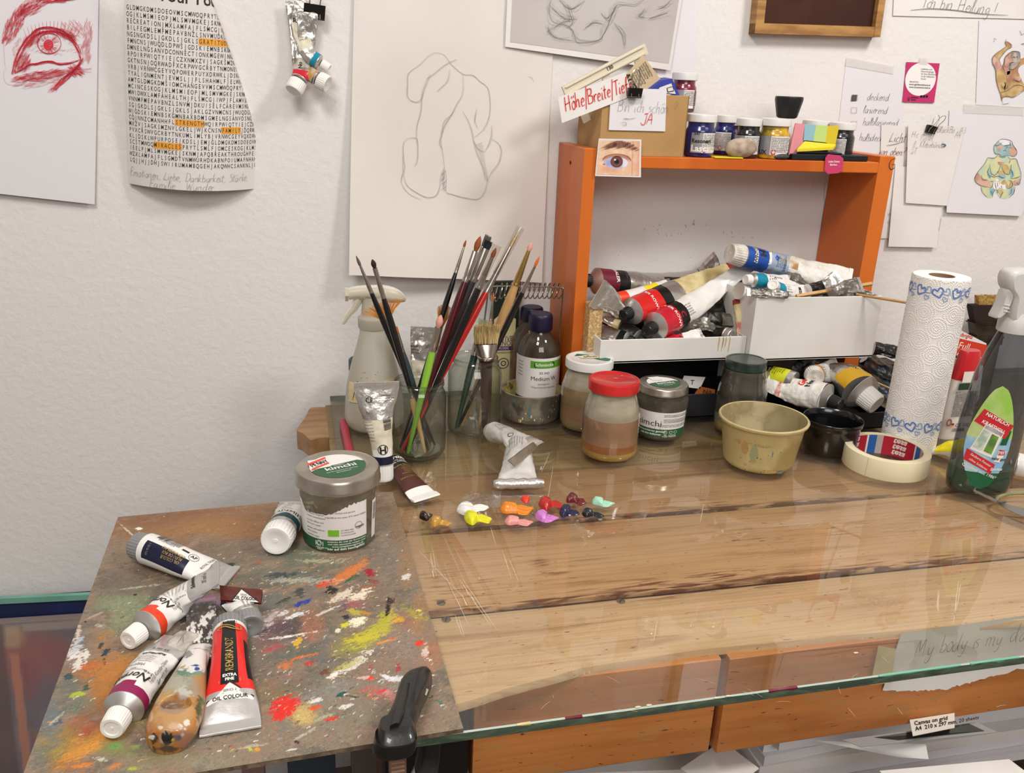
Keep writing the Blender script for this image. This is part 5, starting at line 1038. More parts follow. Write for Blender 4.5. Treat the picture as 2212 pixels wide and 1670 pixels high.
mb.text('AGENTUR',s.at(1352,160),0,0,.0125,0,rot=an,align='LEFT',bold=.04,off=.0006,sx=1.0); mb.text('Versteigerung',s.at(1345,168),0,0,.0075,0,rot=an,align='LEFT',bold=.03,off=.0006)
mb.build('lettering',ink,s.root,smooth=False)
r=thing('blue_carton','small blue carton with a white address label inside the cardboard box','carton',tuple(W(1400,196,1.30)))
a,b,c=W(1398,200,1.30),W(1465,205,1.30),W(1452,168,1.30); fr=frame((0,-1,0),(b-a)).to_4x4() if 0 else None
vs=[W(1398,198,1.29),W(1468,206,1.29),W(1452,170,1.29),W(1430,173,1.29)]; vs+= [v+Vector((.0,.03,.002)) for v in vs]
mb=MB(); mb.add(vs,[(0,1,2,3),(4,7,6,5),(0,4,5,1),(1,5,6,2),(2,6,7,3),(3,7,4,0)]); mb.build('carton_body',mat('blue_card','#3440a0',.45),r,smooth=False)
mb=MB(); mb.add([W(1418,199,1.2895),W(1460,203,1.2895),W(1450,180,1.2895),W(1425,189,1.2895)],[(0,1,2,3)]); mb.add([W(1440,190,1.289),W(1454,186,1.289),W(1456,197,1.289),W(1442,200,1.289)],[(0,1,2,3)],1); mb.add([W(1442,191,1.2886),W(1453,188,1.2886),W(1454.5,195.5,1.2886),W(1443.5,198,1.2886)],[(0,1,2,3)],0); mb.build('address_label',[paper,ink],r,smooth=False)

# paint jars
def jarprof(r,h,neck=.86): return [(r*.82,0),(r*.95,.0012),(r,.005),(r,h*.70),(r*.985,h*.76),(r*neck*1.02,h*.84),(r*neck,h*.87),(r*neck,h)]
lidw=mat('white_lid','#dddad6',.35,coat=.2)
def screwlid(name,m_,r,h,c,root,n=48,top=None,rib=0):
    mb=MB(); mb.lathe([(r*.97,0),(r,.0006),(r,h*.82),(r*.985,h*.94),(r*.93,h),(r*.86,h),(r*.83,h-.0008),(r*.3,h-.0010),(.00001,h-.0010)],c,n,0,None,{1:rib,2:rib} if rib else None); return mb.build(name,m_,root)
def paintjar(label,u0,u1,vb,vl,y,col,z=ZB,lab=None,lh=.0115,group=None,tx=()):
    c=W((u0+u1)/2,(vb+vl)/2,y); r=px((u1-u0)/2,c); c=Vector((c.x,y,z)); h=max(.03,W((u0+u1)/2,vl,y).z-z-lh)
    root=thing('paint_jar',label,'paint jar',tuple(c),group)
    mb=MB(); mb.lathe(jarprof(r,h),c,40); mb.build('glass_body',col,root); screwlid('lid',lidw,r*1.0,lh,c+Vector((0,0,h-.001)),root)
    if lab:
        a0=facing(c)+lab.get('a',0); mp=cylmap(c,r+.0004,a0); w_=r*1.15*lab.get('w',1)
        mb=MB(); mb.grid(lambda a,b:mp(-w_+2*w_*a,h*.13+(h*.56)*b,0),16,1,0)
        if lab.get('silver'): mb.grid(lambda a,b:mp(-w_+2*w_*(.0+.42*a),h*.13+(h*.56)*b,.0003),8,1,1)
        for i in range(9): 
            mb.text(''.join(random.choice('aeinrstlomdu ') for _ in range(22)),mp,w_*(-.12 if lab.get('silver') else -.6),h*.64-i*h*.05,.0034,2,align='LEFT')
        mb.text('+',mp,w_*.02,h*.2,.010,3,bold=.12); mb.poly([(w_*-.06,h*.14),(w_*.12,h*.14),(w_*.12,h*.27),(w_*-.06,h*.27)],lambda x,y_,d=0:mp(x,y_,.0004),0,4)
        mb.text('+',mp,w_*.03,h*.205,.009,0,bold=.06,off=.0006)
        for t_ in tx: mb.text(t_[0],mp,t_[1]*w_,t_[2]*h,t_[3],t_[4],align='LEFT',bold=.03,off=.0005)
        mb.build('paper_label',[paper,mat('silver_label','#a9a9ac',.35,.5),ink,ink_red,mat('swiss_red','#c8202a',.5),ink_white],root)
    return root,c,r,h
def pm_(n,c1,c2=None,**k): return mat(n,c1,.25,coat=1,var=c2,vscale=40,**k)
ultra=pm_('ultramarine_in_glass','#121850','#1a2270'); magr=pm_('carmine_in_glass','#7c1430','#4e0d20'); brn=pm_('sienna_in_glass','#6e2c22','#4a1d18'); blk_=pm_('black_in_glass','#141316','#211f22'); yel=pm_('yellow_in_glass','#dba812','#7a6a1c')
G='paint jars along the orange shelf'
_,c1,r1,h1=paintjar('large ultramarine blue paint jar with white lid right of the cardboard box',1480,1545,334,245,1.290,ultra,lab=dict(a=.35,w=.8,silver=1),group=G,tx=(('Resoneri',-.95,.46,.0085,2),('541',-.8,.66,.006,2),('Lascaux',-.95,.25,.0135,5)))
paintjar('second blue paint jar, standing behind and right of the large blue one',1541,1590,334,247,1.352,ultra,lab=dict(a=-.3,w=.8),group=G)
paintjar('reddish brown paint jar squeezed in behind the pale pebble',1566,1612,333,254,1.352,brn,lab=dict(w=.8),group=G)
paintjar('black paint jar with silver label behind the pale pebble',1588,1642,334,254,1.292,blk_,lab=dict(silver=1),group=G)
_,cy,ry,hy=paintjar('yellow paint jar with white label in the middle of the shelf',1639,1705,336,254,1.288,yel,lab=dict(w=1.1,silver=1,a=.05),group=G,tx=(('UX',-.75,.2,.009,2),('65',.8,.16,.006,2)))
paintjar('black paint jar at the right end of the row behind the sticky notes',1789,1845,334,263,1.310,blk_,lab=dict(a=-.25,w=.6),group=G)
paintjar('jar with a white lid hidden behind the coloured sticky strips',1730,1788,334,258,1.345,blk_,group=G)
_,c,r,h=paintjar('carmine red paint jar with white lid stacked on top of the blue jars',1449,1504,240,155,1.325,magr,z=ZB+h1+.0115,lab=dict(a=.2,w=.7,silver=1),tx=())
# black cup
c=W(1697,255,1.315); zc=ZB+hy+.0105; c=Vector((c.x,1.312,zc)); hc=W(1697,208,1.312).z-zc; rr_=px(30,c)
mb=MB(); mb.lathe([(rr_*.55,0),(rr_*.72,.002),(rr_*.98,hc*.82),(rr_*.98,hc*.95),(rr_*.94,hc),(rr_*.9,hc-.001),(.00001,hc-.0012)],c,12); tag(mb.build('black_cup',mat('matt_black_plastic','#141313',.5),origin=c,auto=25),'tapered black plastic cup standing on the jars above the yellow one','cup')
# stones
def stone(name,label,u0,u1,vt,vb,y,col,col2,sq=(1,.8,1)):
    c=W((u0+u1)/2,(vt+vb)/2,y); a=px((u1-u0)/2,c); b=px((vb-vt)/2,c); c=Vector((c.x,y,ZB+b)); vs=[];n,m_=40,22
    mb=MB(); mb.grid(lambda p,q:c+Vector((a*math.sin(q*PI)*math.cos(p*2*PI),a*.7*math.sin(q*PI)*math.sin(p*2*PI),-b*math.cos(q*PI)))*(1+.06*mnoise.noise(Vector((math.cos(p*6.28),math.sin(p*6.28),q*2))*1.3)),n,m_,0,wrap=True)
    tag(mb.build(name,mat(label[:12],col,.85,bump=.5,bscale=90,var=col2,vscale=55),origin=c,auto=0),label,'stone')
stone('pebble','smooth pale beige pebble lying in front of the jars',1564,1636,296,338,1.275,'#b8a694','#96826f')
stone('slate_chip','small dark grey flat stone at the foot of the yellow jar',1668,1706,328,341,1.268,'#5a5855','#403e3c')
# sticky notes
yl=mat('yellow_note','#dccb22',.6)
mb=MB(); a,b=W(1543,337,1.262),W(1604,337,1.262); bev(mb,(a.x,1.2595,ZB+.0002),(b.x,1.284,ZB+.0022),.0004); tag(mb.build('sticky_note_pad',yl,origin=(a.x,1.2595,ZB)),'thin yellow sticky note pad lying on the shelf edge below the pebble','sticky notes')
r=thing('sticky_marker_pad','folder of pink, blue, green and yellow sticky strips leaning on the shelf','sticky notes',tuple(W(1760,335,1.285)))
for (q,m_) in ((((1719,266),(1739,268),(1732,335),(1704,335)),mat('pink_note','#dc8f97',.65)),(((1739,268),(1763,270),(1757,305),(1734,303)),mat('blue_note','#8fb9c4',.65)),(((1763,270),(1788,272),(1783,308),(1757,305)),mat('green_note','#bdd37c',.65)),(((1788,272),(1813,272),(1804,316),(1783,308)),mat('gold_note','#d4bc24',.65))):
    cs=[W(*p,1.272) for p in q]; mb=MB(); mb.add(cs+[c_+Vector((0,.0025,0)) for c_ in cs],[(0,1,2,3),(4,5,6,7),(0,1,5,4),(1,2,6,5),(2,3,7,6),(3,0,4,7)]); mb.build('note_strip',m_,r,smooth=False)
cs=[W(1722,322,1.262),W(1738,305,1.270),W(1806,312,1.270),W(1800,318,1.262)]; mb=MB(); mb.add(cs+[c_-Vector((0,0,.004)) for c_ in cs],[(0,1,2,3),(4,5,6,7),(0,1,5,4),(1,2,6,5),(2,3,7,6),(3,0,4,7)]); mb.build('note_block',yl,r,smooth=False)
mb=MB(); a,b=W(1712,340,1.262),W(1876,340,1.262); bev(mb,(a.x,1.263,ZB+.0002),(b.x,1.300,ZB+.0095)); bev(mb,(a.x+.012,1.267,ZB+.0095),(b.x-.045,1.296,ZB+.0125)); tag(mb.build('black_case',mat('black_case','#121317',.5),origin=(a.x,1.263,ZB)),'flat black case lying under the sticky strips at the shelf edge','case')
# tea tag and strip
cs=[(1789,333),(1815,336),(1822,343),(1820,368),(1811,374),(1789,376),(1781,369),(1783,341)]
mb=MB(); n=len(cs); P_=[W(*p,sy0-.0015) for p in cs]; mb.add(P_+[q+Vector((0,.0005,0)) for q in P_],[tuple(range(n)),tuple(n+i for i in range(n))[::-1]]+[(i,(i+1)%n,n+(i+1)%n,n+i) for i in range(n)])
r=thing('tea_tag','pink octagonal tea bag tag stuck on the front edge of the orange shelf','tag',tuple(P_[4])); mb.build('tag_card',mat('pink_tag','#c43a68',.55),r,smooth=False)
mb=MB(); mp=plane(W(1801,352,sy0-.0018),(1,0,.02),(0,0,1)); mb.text('Liebe Deine',mp,0,.002,.0042,0,bold=.02); mb.text('Stärken.',mp,0,-.0028,.0042,0,bold=.02); mb.build('lettering',ink_white,r,smooth=False)
Sheet('hanging_strip','narrow white paper strip on the wall below the tea tag',(1784,374),(1806,376),(1799,432),(1780,431),lift=.002,catg='paper strip',m=paper,nu=2,nv=2)

# ---------------- squeezed tubes in the white tray
GT='squeezed tubes heaped in the white tray'
D=dict
w=W
tube('paint_tube','long silver and black tube with a maroon collar at the back left of the tray',[w(1288,607,1.325),w(1345,610,1.335),w(1430,612,1.35),w(1545,602,1.365)],.0215,.026,cap=('b',.5,.012),cone=.55,up=(0,-.6,1),p=1.2,crump=.001,seed=1,group=GT,body=foil,
  bands=[(0,.15,maroon),(.15,.23,black_print),(.55,1,black_print,-.1,1.9),(.35,.55,black_print,.9,1.9)],texts=[D(t='DALER',x=.0295,y=-.003,s=.0085,rot=-PI/2,m=ink_white,b=.02),D(rows=(.050,.008,10,.0035,11,-PI/2),s=.0036,m=ink_grey)])
tube('paint_tube','silver tube end with a bright flat crimp standing upright at the left of the tray',[w(1338,672,1.245),w(1318,650,1.235),w(1294,636,1.232)],.0125,.0235,cap=None,up=(0,-1,0),p=.8,crump=.0018,seed=2,group=GT,body=foil,noshoulder=True,tail_fold=.005)
tube('paint_tube','small white tube with red collar and yellow stripe behind the red ones',[w(1333,648,1.275),w(1380,636,1.285),w(1450,618,1.30)],.0125,.0165,cap=('b',.6,.01),up=(0,-.6,1),crump=.0008,seed=3,group=GT,bands=[(0,.16,orange_red),(.52,.78,yellow_en)])
tube('paint_tube','big red tube with a stained tan tail lying over its neighbours in the tray',[w(1366,672,1.238),w(1404,654,1.258),w(1452,632,1.285),w(1510,606,1.315),w(1590,572,1.352)],.0215,.0095,cap=('b',.48,.016),cone=.28,up=(0,-.7,.7),p=.75,crump=.0016,seed=4,group=GT,body=tan_paint,squash=.9,
  bands=[(0,.24,red_en),(.24,.33,black_print),(.33,.44,foil),(.92,1,mat('dried_red','#8e2a24',.6,bump=.6,bscale=70))],texts=[D(t='DALER ROWNEY',x=.0385,y=.0,s=.0085,rot=-PI/2,m=ink_white,b=.02)])
tube('paint_tube','big crimson tube with black cap and white body in the front of the tray',[w(1417,704,1.216),w(1455,684,1.24),w(1505,655,1.27),w(1560,614,1.295),w(1616,574,1.305)],.0225,.0125,cap=('b',.46,.018),cone=.26,up=(0,-.8,.6),p=.8,crump=.0015,seed=5,group=GT,
  bands=[(0,.2,crim),(.2,.28,black_print)],texts=[D(t='DALER ROWNEY',x=.0375,y=0,s=.009,rot=-PI/2,m=ink_white,b=.02),D(t='C',x=.052,y=-.006,s=.014,rot=-PI/2,m=ink_red),D(rows=(.066,-.012,5,.0042,12,0),s=.0042,m=ink_grey)])
for (lab,pts,r_,tw,kw) in (
 ('dark folded foil tube standing behind the crimson tube in the tray',[w(1590,640,1.345),w(1550,600,1.35),w(1528,568,1.355)],.014,.026,D(body=foil_dull,cap=None,noshoulder=True,p=.4,seed=6)),
 ('black tube with a silver cap at the front right of the tray',[w(1568,722,1.228),w(1545,720,1.245),w(1510,714,1.27)],.0115,.014,D(body=black_print,cap=(alu,.95,.009,.002,1.0),capdir=(.45,-.85,-.05),p=.9,seed=7)),
 ('small crimson and white tube lying along the front lip of the tray',[w(1437,737,1.218),w(1470,733,1.220),w(1512,724,1.228)],.0085,.012,D(bands=[(0,.5,crim)],cap=('b',.6,.008),p=.7,seed=8,texts=[D(t='dish',x=.028,y=0,s=.008,rot=-PI/2)])),
 ('silver and black tube lying at the left front of the tray',[w(1352,731,1.228),w(1325,722,1.243),w(1304,712,1.26)],.011,.017,D(bands=[(0,.3,black_print)],body=foil,cap=('b',.6,.009),p=.7,seed=9)),
 ('black tube with silver edge under the red tubes in the tray',[w(1376,727,1.232),w(1345,705,1.255),w(1318,688,1.28)],.0125,.018,D(body=foil_dark,cap=('b',.6,.012),p=.8,seed=10)),
 ('crumpled silver and green foil tube right of the crimson tube',[w(1478,700,1.245),w(1520,700,1.25),w(1572,708,1.255)],.011,.014,D(body=foil_dull,cap=None,noshoulder=True,p=.5,seed=11,crump=.003)),
 ('black tube with a pale pointed tail lying across the tray middle',[w(1500,672,1.27),w(1540,685,1.262),w(1606,694,1.255)],.013,.011,D(body=foil_dark,bands=[(.55,1,foil_dull)],cap=None,noshoulder=True,p=.5,seed=13)),
 ('thin rolled tube crusted with red and tan paint at the right wall of the tray',[w(1593,648,1.25),w(1598,690,1.235),w(1603,724,1.225)],.008,.0085,D(body=tan_paint,bands=[(0,.14,MATS['dried_red']),(.62,1,mat('pink_crust','#c06a70',.6,bump=.5,bscale=60,var='#d6c694',vscale=60))],cap=None,noshoulder=True,p=2.5,seed=14,up=(0,-1,0),crump=.002)),
 ('flat dark tube with a black and silver print near the drawer corner',[w(1560,628,1.33),w(1580,622,1.335),w(1612,618,1.34)],.012,.013,D(body=black_print,bands=[(.3,.5,foil)],cap=None,noshoulder=True,seed=15)),
 ('black tube buried under the crimson tube in the tray',[w(1420,665,1.30),w(1480,690,1.29),w(1570,660,1.29)],.017,.02,D(body=foil_dark,cap=None,noshoulder=True,p=.7,seed=16,crump=.003)),
 ('dark tube buried at the back of the tray under the silver tube',[w(1330,690,1.33),w(1420,690,1.33),w(1560,680,1.33)],.02,.022,D(body=foil_dark,cap=None,noshoulder=True,p=2,seed=17,crump=.003)),
 ('orange-stained silver tube against the particle-board block',[w(1340,700,1.24),w(1318,690,1.25),w(1303,672,1.262)],.010,.016,D(body=foil,bands=[(.0,.3,tan_paint)],cap=None,noshoulder=True,p=.6,seed=18))):
    kw=dict(kw); kw.setdefault('up',(0,-.7,.7)); kw.setdefault('crump',.0018); tube('paint_tube',lab,pts,r_,tw,group=GT,**kw)
# ---------------- tubes in the white drawer
GD='tubes heaped in the white drawer'
tube('paint_tube','large blue and paint-smeared white tube with a square white cap on top of the drawer',[w(1603,553,1.285),w(1680,571,1.29),w(1760,590,1.265),w(1832,606,1.243)],.0185,.0235,cap=('o',.96,.025,.0005,.9),up=(0,-.8,.6),p=2.2,crump=.002,seed=21,group=GD,noshoulder=True,body=white_dirty,
  bands=[(0,.24,blue_en),(.24,.46,pale_blue),(.46,.55,mat('rust_smear','#a77b3a',.6,var='#d0cabd',vscale=60),-.9,.6)],tailmat=white_dirty,texts=[D(poly=[(.012,-.014),(.019,-.014),(.019,.014),(.012,.014)],m=ink_white),D(t='WINTON',x=.0155,y=0,s=.0085,rot=PI/2,b=.03,sx=.8),D(t='H',x=.030,y=.003,s=.018,rot=PI/2,b=.05),D(poly=[(.042,-.013),(.048,-.011),(.050,.010),(.044,.008)],m=ink_white),D(poly=[(.060,-.004),(.066,.001),(.060,.006),(.055,.001)],m=blue_en),D(rows=(.062,-.013,6,.0036,14,PI/2),s=.0036),D(t='200ml',x=.080,y=-.008,s=.007,rot=PI/2)])
tube('paint_tube','small white tube with turquoise collar and white cap pointing left in the drawer',[w(1626,605,1.235),w(1670,608,1.245),w(1735,615,1.26)],.0118,.016,cap=('w',.72,.011),up=(0,-.8,.6),crump=.0012,seed=22,group=GD,bands=[(0,.22,teal)],texts=[D(t='No',x=.034,y=.001,s=.012,sh=.4),D(t='Norma',x=.05,y=.004,s=.006,m=blue_en)])
tube('paint_tube','small tube with turquoise collar and white cap tilted up at the drawer edge',[w(1673,622,1.215),w(1700,630,1.222),w(1760,634,1.235)],.0115,.014,cap=('w',.85,.011),up=(0,-.9,.5),crump=.0012,seed=23,group=GD,bands=[(0,.2,teal)],capdir=(-.55,-.55,.45),texts=[D(rows=(.02,-.007,4,.0042,9,0),s=.004,m=ink_grey),D(poly=[(.05,-.006),(.056,-.006),(.056,.007),(.05,.007)]),D(t='H',x=.053,y=0,s=.006,rot=PI/2,m=ink_white)])
for (lab,pts,r_,tw,kw) in (
 ('crumpled silver tube in the middle of the drawer with a dark stained end',[w(1745,628,1.225),w(1785,620,1.23),w(1812,606,1.235)],.011,.017,D(body=foil,bands=[(0,.5,foil_dark)],p=.6,seed=24)),
 ('flattened grey foil tube hanging over the right end of the drawer',[w(1795,632,1.20),w(1825,620,1.205),w(1856,616,1.21)],.009,.0135,D(body=foil_dull,p=.3,seed=25)),
 ('flat grey foil tube lying over the front left edge of the drawer',[w(1700,637,1.188),w(1660,634,1.19),w(1620,632,1.195)],.006,.006,D(body=foil_dull,p=.3,seed=26)),
 ('dark foil tube behind the small turquoise tubes in the drawer',[w(1700,598,1.26),w(1740,605,1.262),w(1790,612,1.265)],.009,.013,D(body=foil_dull,p=.5,seed=27)),
 ('white tube with grey print at the drawer bottom behind the turquoise ones',[w(1596,628,1.24),w(1640,640,1.245),w(1700,650,1.25)],.014,.018,D(p=1.2,seed=28)),
 ('silver tube buried at the right of the drawer',[w(1765,640,1.25),w(1800,628,1.25),w(1830,640,1.25)],.018,.021,D(body=foil_dull,p=1.5,seed=29)),
 ('thin grey foil end pointing right over the drawer corner',[w(1846,632,1.215),w(1870,634,1.21),w(1897,640,1.2)],.005,.002,D(body=foil_dull,p=1.5,seed=30,tail_fold=0))):
    kw=dict(kw); kw.setdefault('up',(0,-.8,.6)); kw.setdefault('crump',.0022); kw.setdefault('noshoulder',True); kw.setdefault('cap',None); tube('paint_tube',lab,pts,r_,tw,group=GD,**kw)
wd_=mat('bare_beech','#cda56e',.55,var='#b98d55',vscale=20,stretch=(1,1,1))
def stick(label,a,b,r,sq=False):
    mb=MB(); mb.tubeline([a,a.lerp(b,.5),b],r,4 if sq else 12); return tag(mb.build('wooden_stick',wd_,origin=a,auto=50),label,'stick')
stick('square wooden stick sticking out of the drawer towards the shelf post',w(1720,640,1.205),w(1883,613,1.215),.0035,True)
stick('thin round wooden skewer reaching from the drawer to the paper towel roll',w(1850,636,1.20),w(1966,655,1.13),.0022)
# ---------------- jars, bottles and pots at the back of the glass
jarglass=thinglass('jar_glass','#e9ede6',f0=.07,rough=.03,haze=.05,hazecol='#aaa596',hscale=22,edge='#6e7468')
def murky(n,c1,c2,rough=.16,vs=14): return mat(n,c1,rough,coat=1,var=c2,vscale=vs,stretch=(1,1,3.2),sss=.0)
def zs_(c,lst,u): return [zat(c,u,v) for v in lst]
# cloudy jars: bands of settled paint seen through the glass
def cloudy(name,label,ub,vb,wb,vl,wl,lidm,lidh,bands,grp,lidp=None,shoulder=.62,necks=.80,vlid0=None):
    c,r=stand(ub,vb,wb); zt=zat(c,ub+(c.x*0),vl); H=zt-lidh; root=thing(name,label,'jar',tuple(c),grp)
    prof=[(r*.80,0),(r*.93,.002),(r*.99,.009),(r,.016),(r,H*shoulder),(r*.975,H*(shoulder+.08)),(r*.91,H*(shoulder+.17)),(r*necks*1.04,H*.90),(r*necks,H*.935),(r*necks,H)]
    full=[]; mats=[b[1] for b in bands]
    zz=sorted(set([p[1] for p in prof]+[b[0]*H for b in bands if b[0]>0]))
    def rad(z):
        for a,b in zip(prof,prof[1:]):
            if a[1]<=z<=b[1]: return a[0]+(b[0]-a[0])*((z-a[1])/(b[1]-a[1]) if b[1]>a[1] else 0)
        return prof[-1][0]
    full=[(rad(z),z,max(i for i,b in enumerate(bands) if b[0]*H<=z+1e-6)) for z in zz]
    mb=MB(); mb.lathe([(.00001,0,0)]+full,c,56); mb.build('glass_body',mats,root,auto=70)
    screwlid('lid',lidm,px(wl/2,c+Vector((0,0,H))),lidh,c+Vector((0,0,H)),root)
    return root,c,r,H
film=murky('cloudy_film','#8f8672','#a39a86'); film2=murky('grey_film','#77705f','#8c8472')
roseb=murky('rose_brown_sediment','#8a6a50','#7d6049'); rust=murky('rust_sediment','#84512e','#96642f'); amber=murky('amber_sediment','#94753a','#a98a4a'); sand=murky('sand_sediment','#8a7556','#7d694b')
red_lid=mat('red_lid','#c92423',.35,coat=.3,bump=.3,bscale=40,var='#b01f20',vscale=25)
GJ='cloudy water jars on the glass'
r_,c_,rr1,H1=cloudy('glass_jar','cloudy glass jar with a red metal lid and rust-coloured sediment at the bottom',1312,1002,121,817,111,red_lid,.0155,[(0,amber),(.13,rust),(.24,roseb),(.62,film)],GJ)
zz=H1+.0150; mb=MB(); mp=plane(c_+Vector((0,0,zz)),(1,0,0),(0,1,0)); mb.text('=',mp,.002,0,.012,0,bold=.02,off=.0002); mb.poly([(.012,.008),(.018,.009),(.015,.012)],lambda x,y,d=0:mp(x,y,.0003),0,0); mb.build('scratches',mat('lid_scratch','#d98a80',.5),r_,smooth=False)
r_,c_,rr2,H2=cloudy('glass_jar','cloudy glass jar with a white lid carrying a green printed ribbon, by the shelf post',1262,938,112,772,104,lidw,.014,[(0,sand),(.18,roseb),(.45,sand),(.70,film)],GJ)
zz=H2+.0136; mb=MB(); mp=plane(c_+Vector((0,0,zz)),(1,0,0),(0,1,0)); grn=mat('ribbon_green','#1c6a44',.5)
mb.poly([(-.022,.010),(-.014,.021),(.002,.014),(.006,.006),(-.006,.006),(-.012,.012)],lambda x,y,d=0:mp(x,y,.0003),0,0); mb.poly([(.004,-.004),(.016,-.006),(.024,-.004),(.033,-.012),(.030,-.020),(.020,-.018),(.012,-.013)],lambda x,y,d=0:mp(x,y,.0003),0,0)
mb.poly([(.001+.018*math.cos(t),.003+.0085*math.sin(t)) for t in np.linspace(0,2*PI,24)[:-1]],lambda x,y,d=0:mp(x,y,.0005),0,1); mb.text('efko',mp,.001,.003,.013,2,bold=.03,off=.0007); mb.build('lid_print',[grn,mat('cream_print','#e6dfc6',.5),mat('amber_print','#8a7a3a',.5)],r_,smooth=False)
glid=mat('dark_green_lid','#16241f',.3,coat=.4,bump=.4,bscale=60,var='#2b3f37',vscale=40)
cloudy('glass_jar','dark glass jar with a dark green lid, yellowish at the bottom, behind the plastic bowl',1590,945,104,775,88,glid,.014,[(0,amber),(.16,film2),(.30,murky('smoky_glass','#3a3833','#4b483f',.1))],GJ,shoulder=.60,necks=.84)

# labelled screw jars
kimg=mat('label_green','#2c5a38',.5)
def kimchi(label,ub,vb,wb,vl,wl,lidh,a_off,side,grp,liquid,zfill):
    c,r=stand(ub,vb,wb); zt=zat(c,ub,vl); H=zt-lidh; root=thing('label_jar',label,'jar',tuple(c),grp); R2=px(wl/2,c+Vector((0,0,H)))
    rf=lambda z:r*(1.0+.055*sm((z-.01)/(H*.8)))
    clean=thinglass('label_jar_glass','#dfe0d6',f0=.06,rough=.03,haze=.22,hazecol='#9a917f',hscale=18,edge='#7a7262')
    mb=MB(); mb.lathe([(.00001,.0002),(r*.80,.0002),(r*.93,.0015),(r*.985,.006)]+[(rf(z),z) for z in np.linspace(.012,H*.86,8)]+[(rf(H)*.975,H*.90),(rf(H)*.955,H*.93),(rf(H)*.955,H)],c,64); mb.build('glass_body',clean,root,auto=80)
    mb=MB(); mb.lathe([(.00001,.002),(r*.80,.002),(r*.93,.005),(r*.955,.012)]+[(rf(z)*.965,z) for z in np.linspace(.014,zfill*H,5)]+[(.00001,zfill*H)],c,48); mb.build('murky_water',liquid,root)
    mb=MB(); mb.lathe([(R2*.965,0),(R2,.0008),(R2*1.0,lidh*.25),(R2*.985,lidh*.32),(R2*.985,lidh*.8),(R2*.95,lidh*.97),(R2*.88,lidh),(R2*.80,lidh-.0012),(R2*.72,lidh-.0004),(.00001,lidh-.0004)],c+Vector((0,0,H)),64); lid=mb.build('lid',tin_metal,root)
    zl=H+lidh-.0002; mp=plane(c+Vector((0,0,zl)),Vector((math.cos(a_off),math.sin(a_off),0)),Vector((-math.sin(a_off),math.cos(a_off),0)))
    mb=MB(); R3=R2*.66; circ=lambda a0,a1,k=24:[(R3*math.cos(t),R3*math.sin(t)) for t in np.linspace(a0,a1,k)]
    mb.poly(circ(0,2*PI,40)[:-1],lambda x,y,d=0:mp(x,y,.0003),0,0)
    mb.poly(circ(-PI*.98,-.02)+[(R3*.8,R3*.15),(R3*.3,R3*.12),(-R3*.3,R3*.1),(-R3*.85,R3*.02)],lambda x,y,d=0:mp(x,y,.0005),0,1)
    mb.text('kimchi',mp,R3*.05,-R3*.16,R3*.36,0,sx=1.25,bold=.02,off=.0008); mb.text('mildes',mp,R3*.05,R3*.02,R3*.13,0,off=.0008,sx=1.2); mb.text('aus fermentiertem gemüse',mp,0,-R3*.42,R3*.11,0,off=.0008); mb.text('bio kulturen',mp,0,-R3*.56,R3*.11,0,off=.0008)
    mb.build('lid_print',[paper,kimg],root,smooth=False)
    return root,c,r,R2,H,rf,mp,R3,lid
murk=murky('grey_brown_water','#6a5c46','#5c4f3b'); murk2=murky('brown_water','#5f5036','#6f5f42')
root,c,r,R2,H,rf,lm,R3,lid=kimchi('large steel-lidded jar with a torn green and white label on the palette board',735,1204,152,1006,182,.0165,.35,0,'labelled screw jars',murk2,.14)
c.z=0
mb=MB(); lm2=lm; mb.poly([(-R3*1.0,R3*.05),(-R3*.25,R3*.02),(-R3*.1,R3*.75),(-R3*.8,R3*.85)],lambda x,y,d=0:lm(x,y,.0010),0,0); mb.poly([(-R3*.95,R3*.42),(-R3*.15,R3*.72),(-R3*.14,R3*.86),(-R3*.9,R3*.6)],lambda x,y,d=0:lm(x,y,.0013),0,1); mb.poly([(-R3*.95,R3*.0),(-R3*.2,R3*.26),(-R3*.2,R3*.38),(-R3*.93,R3*.12)],lambda x,y,d=0:lm(x,y,.0013),0,1)
mb.hand('PENNY',lm,-R3*.85,R3*.2,R3*.26,.0012,2,rot=.28,off=.0016); mb.build('price_sticker',[white_print,orange_red,ink],root,smooth=False)
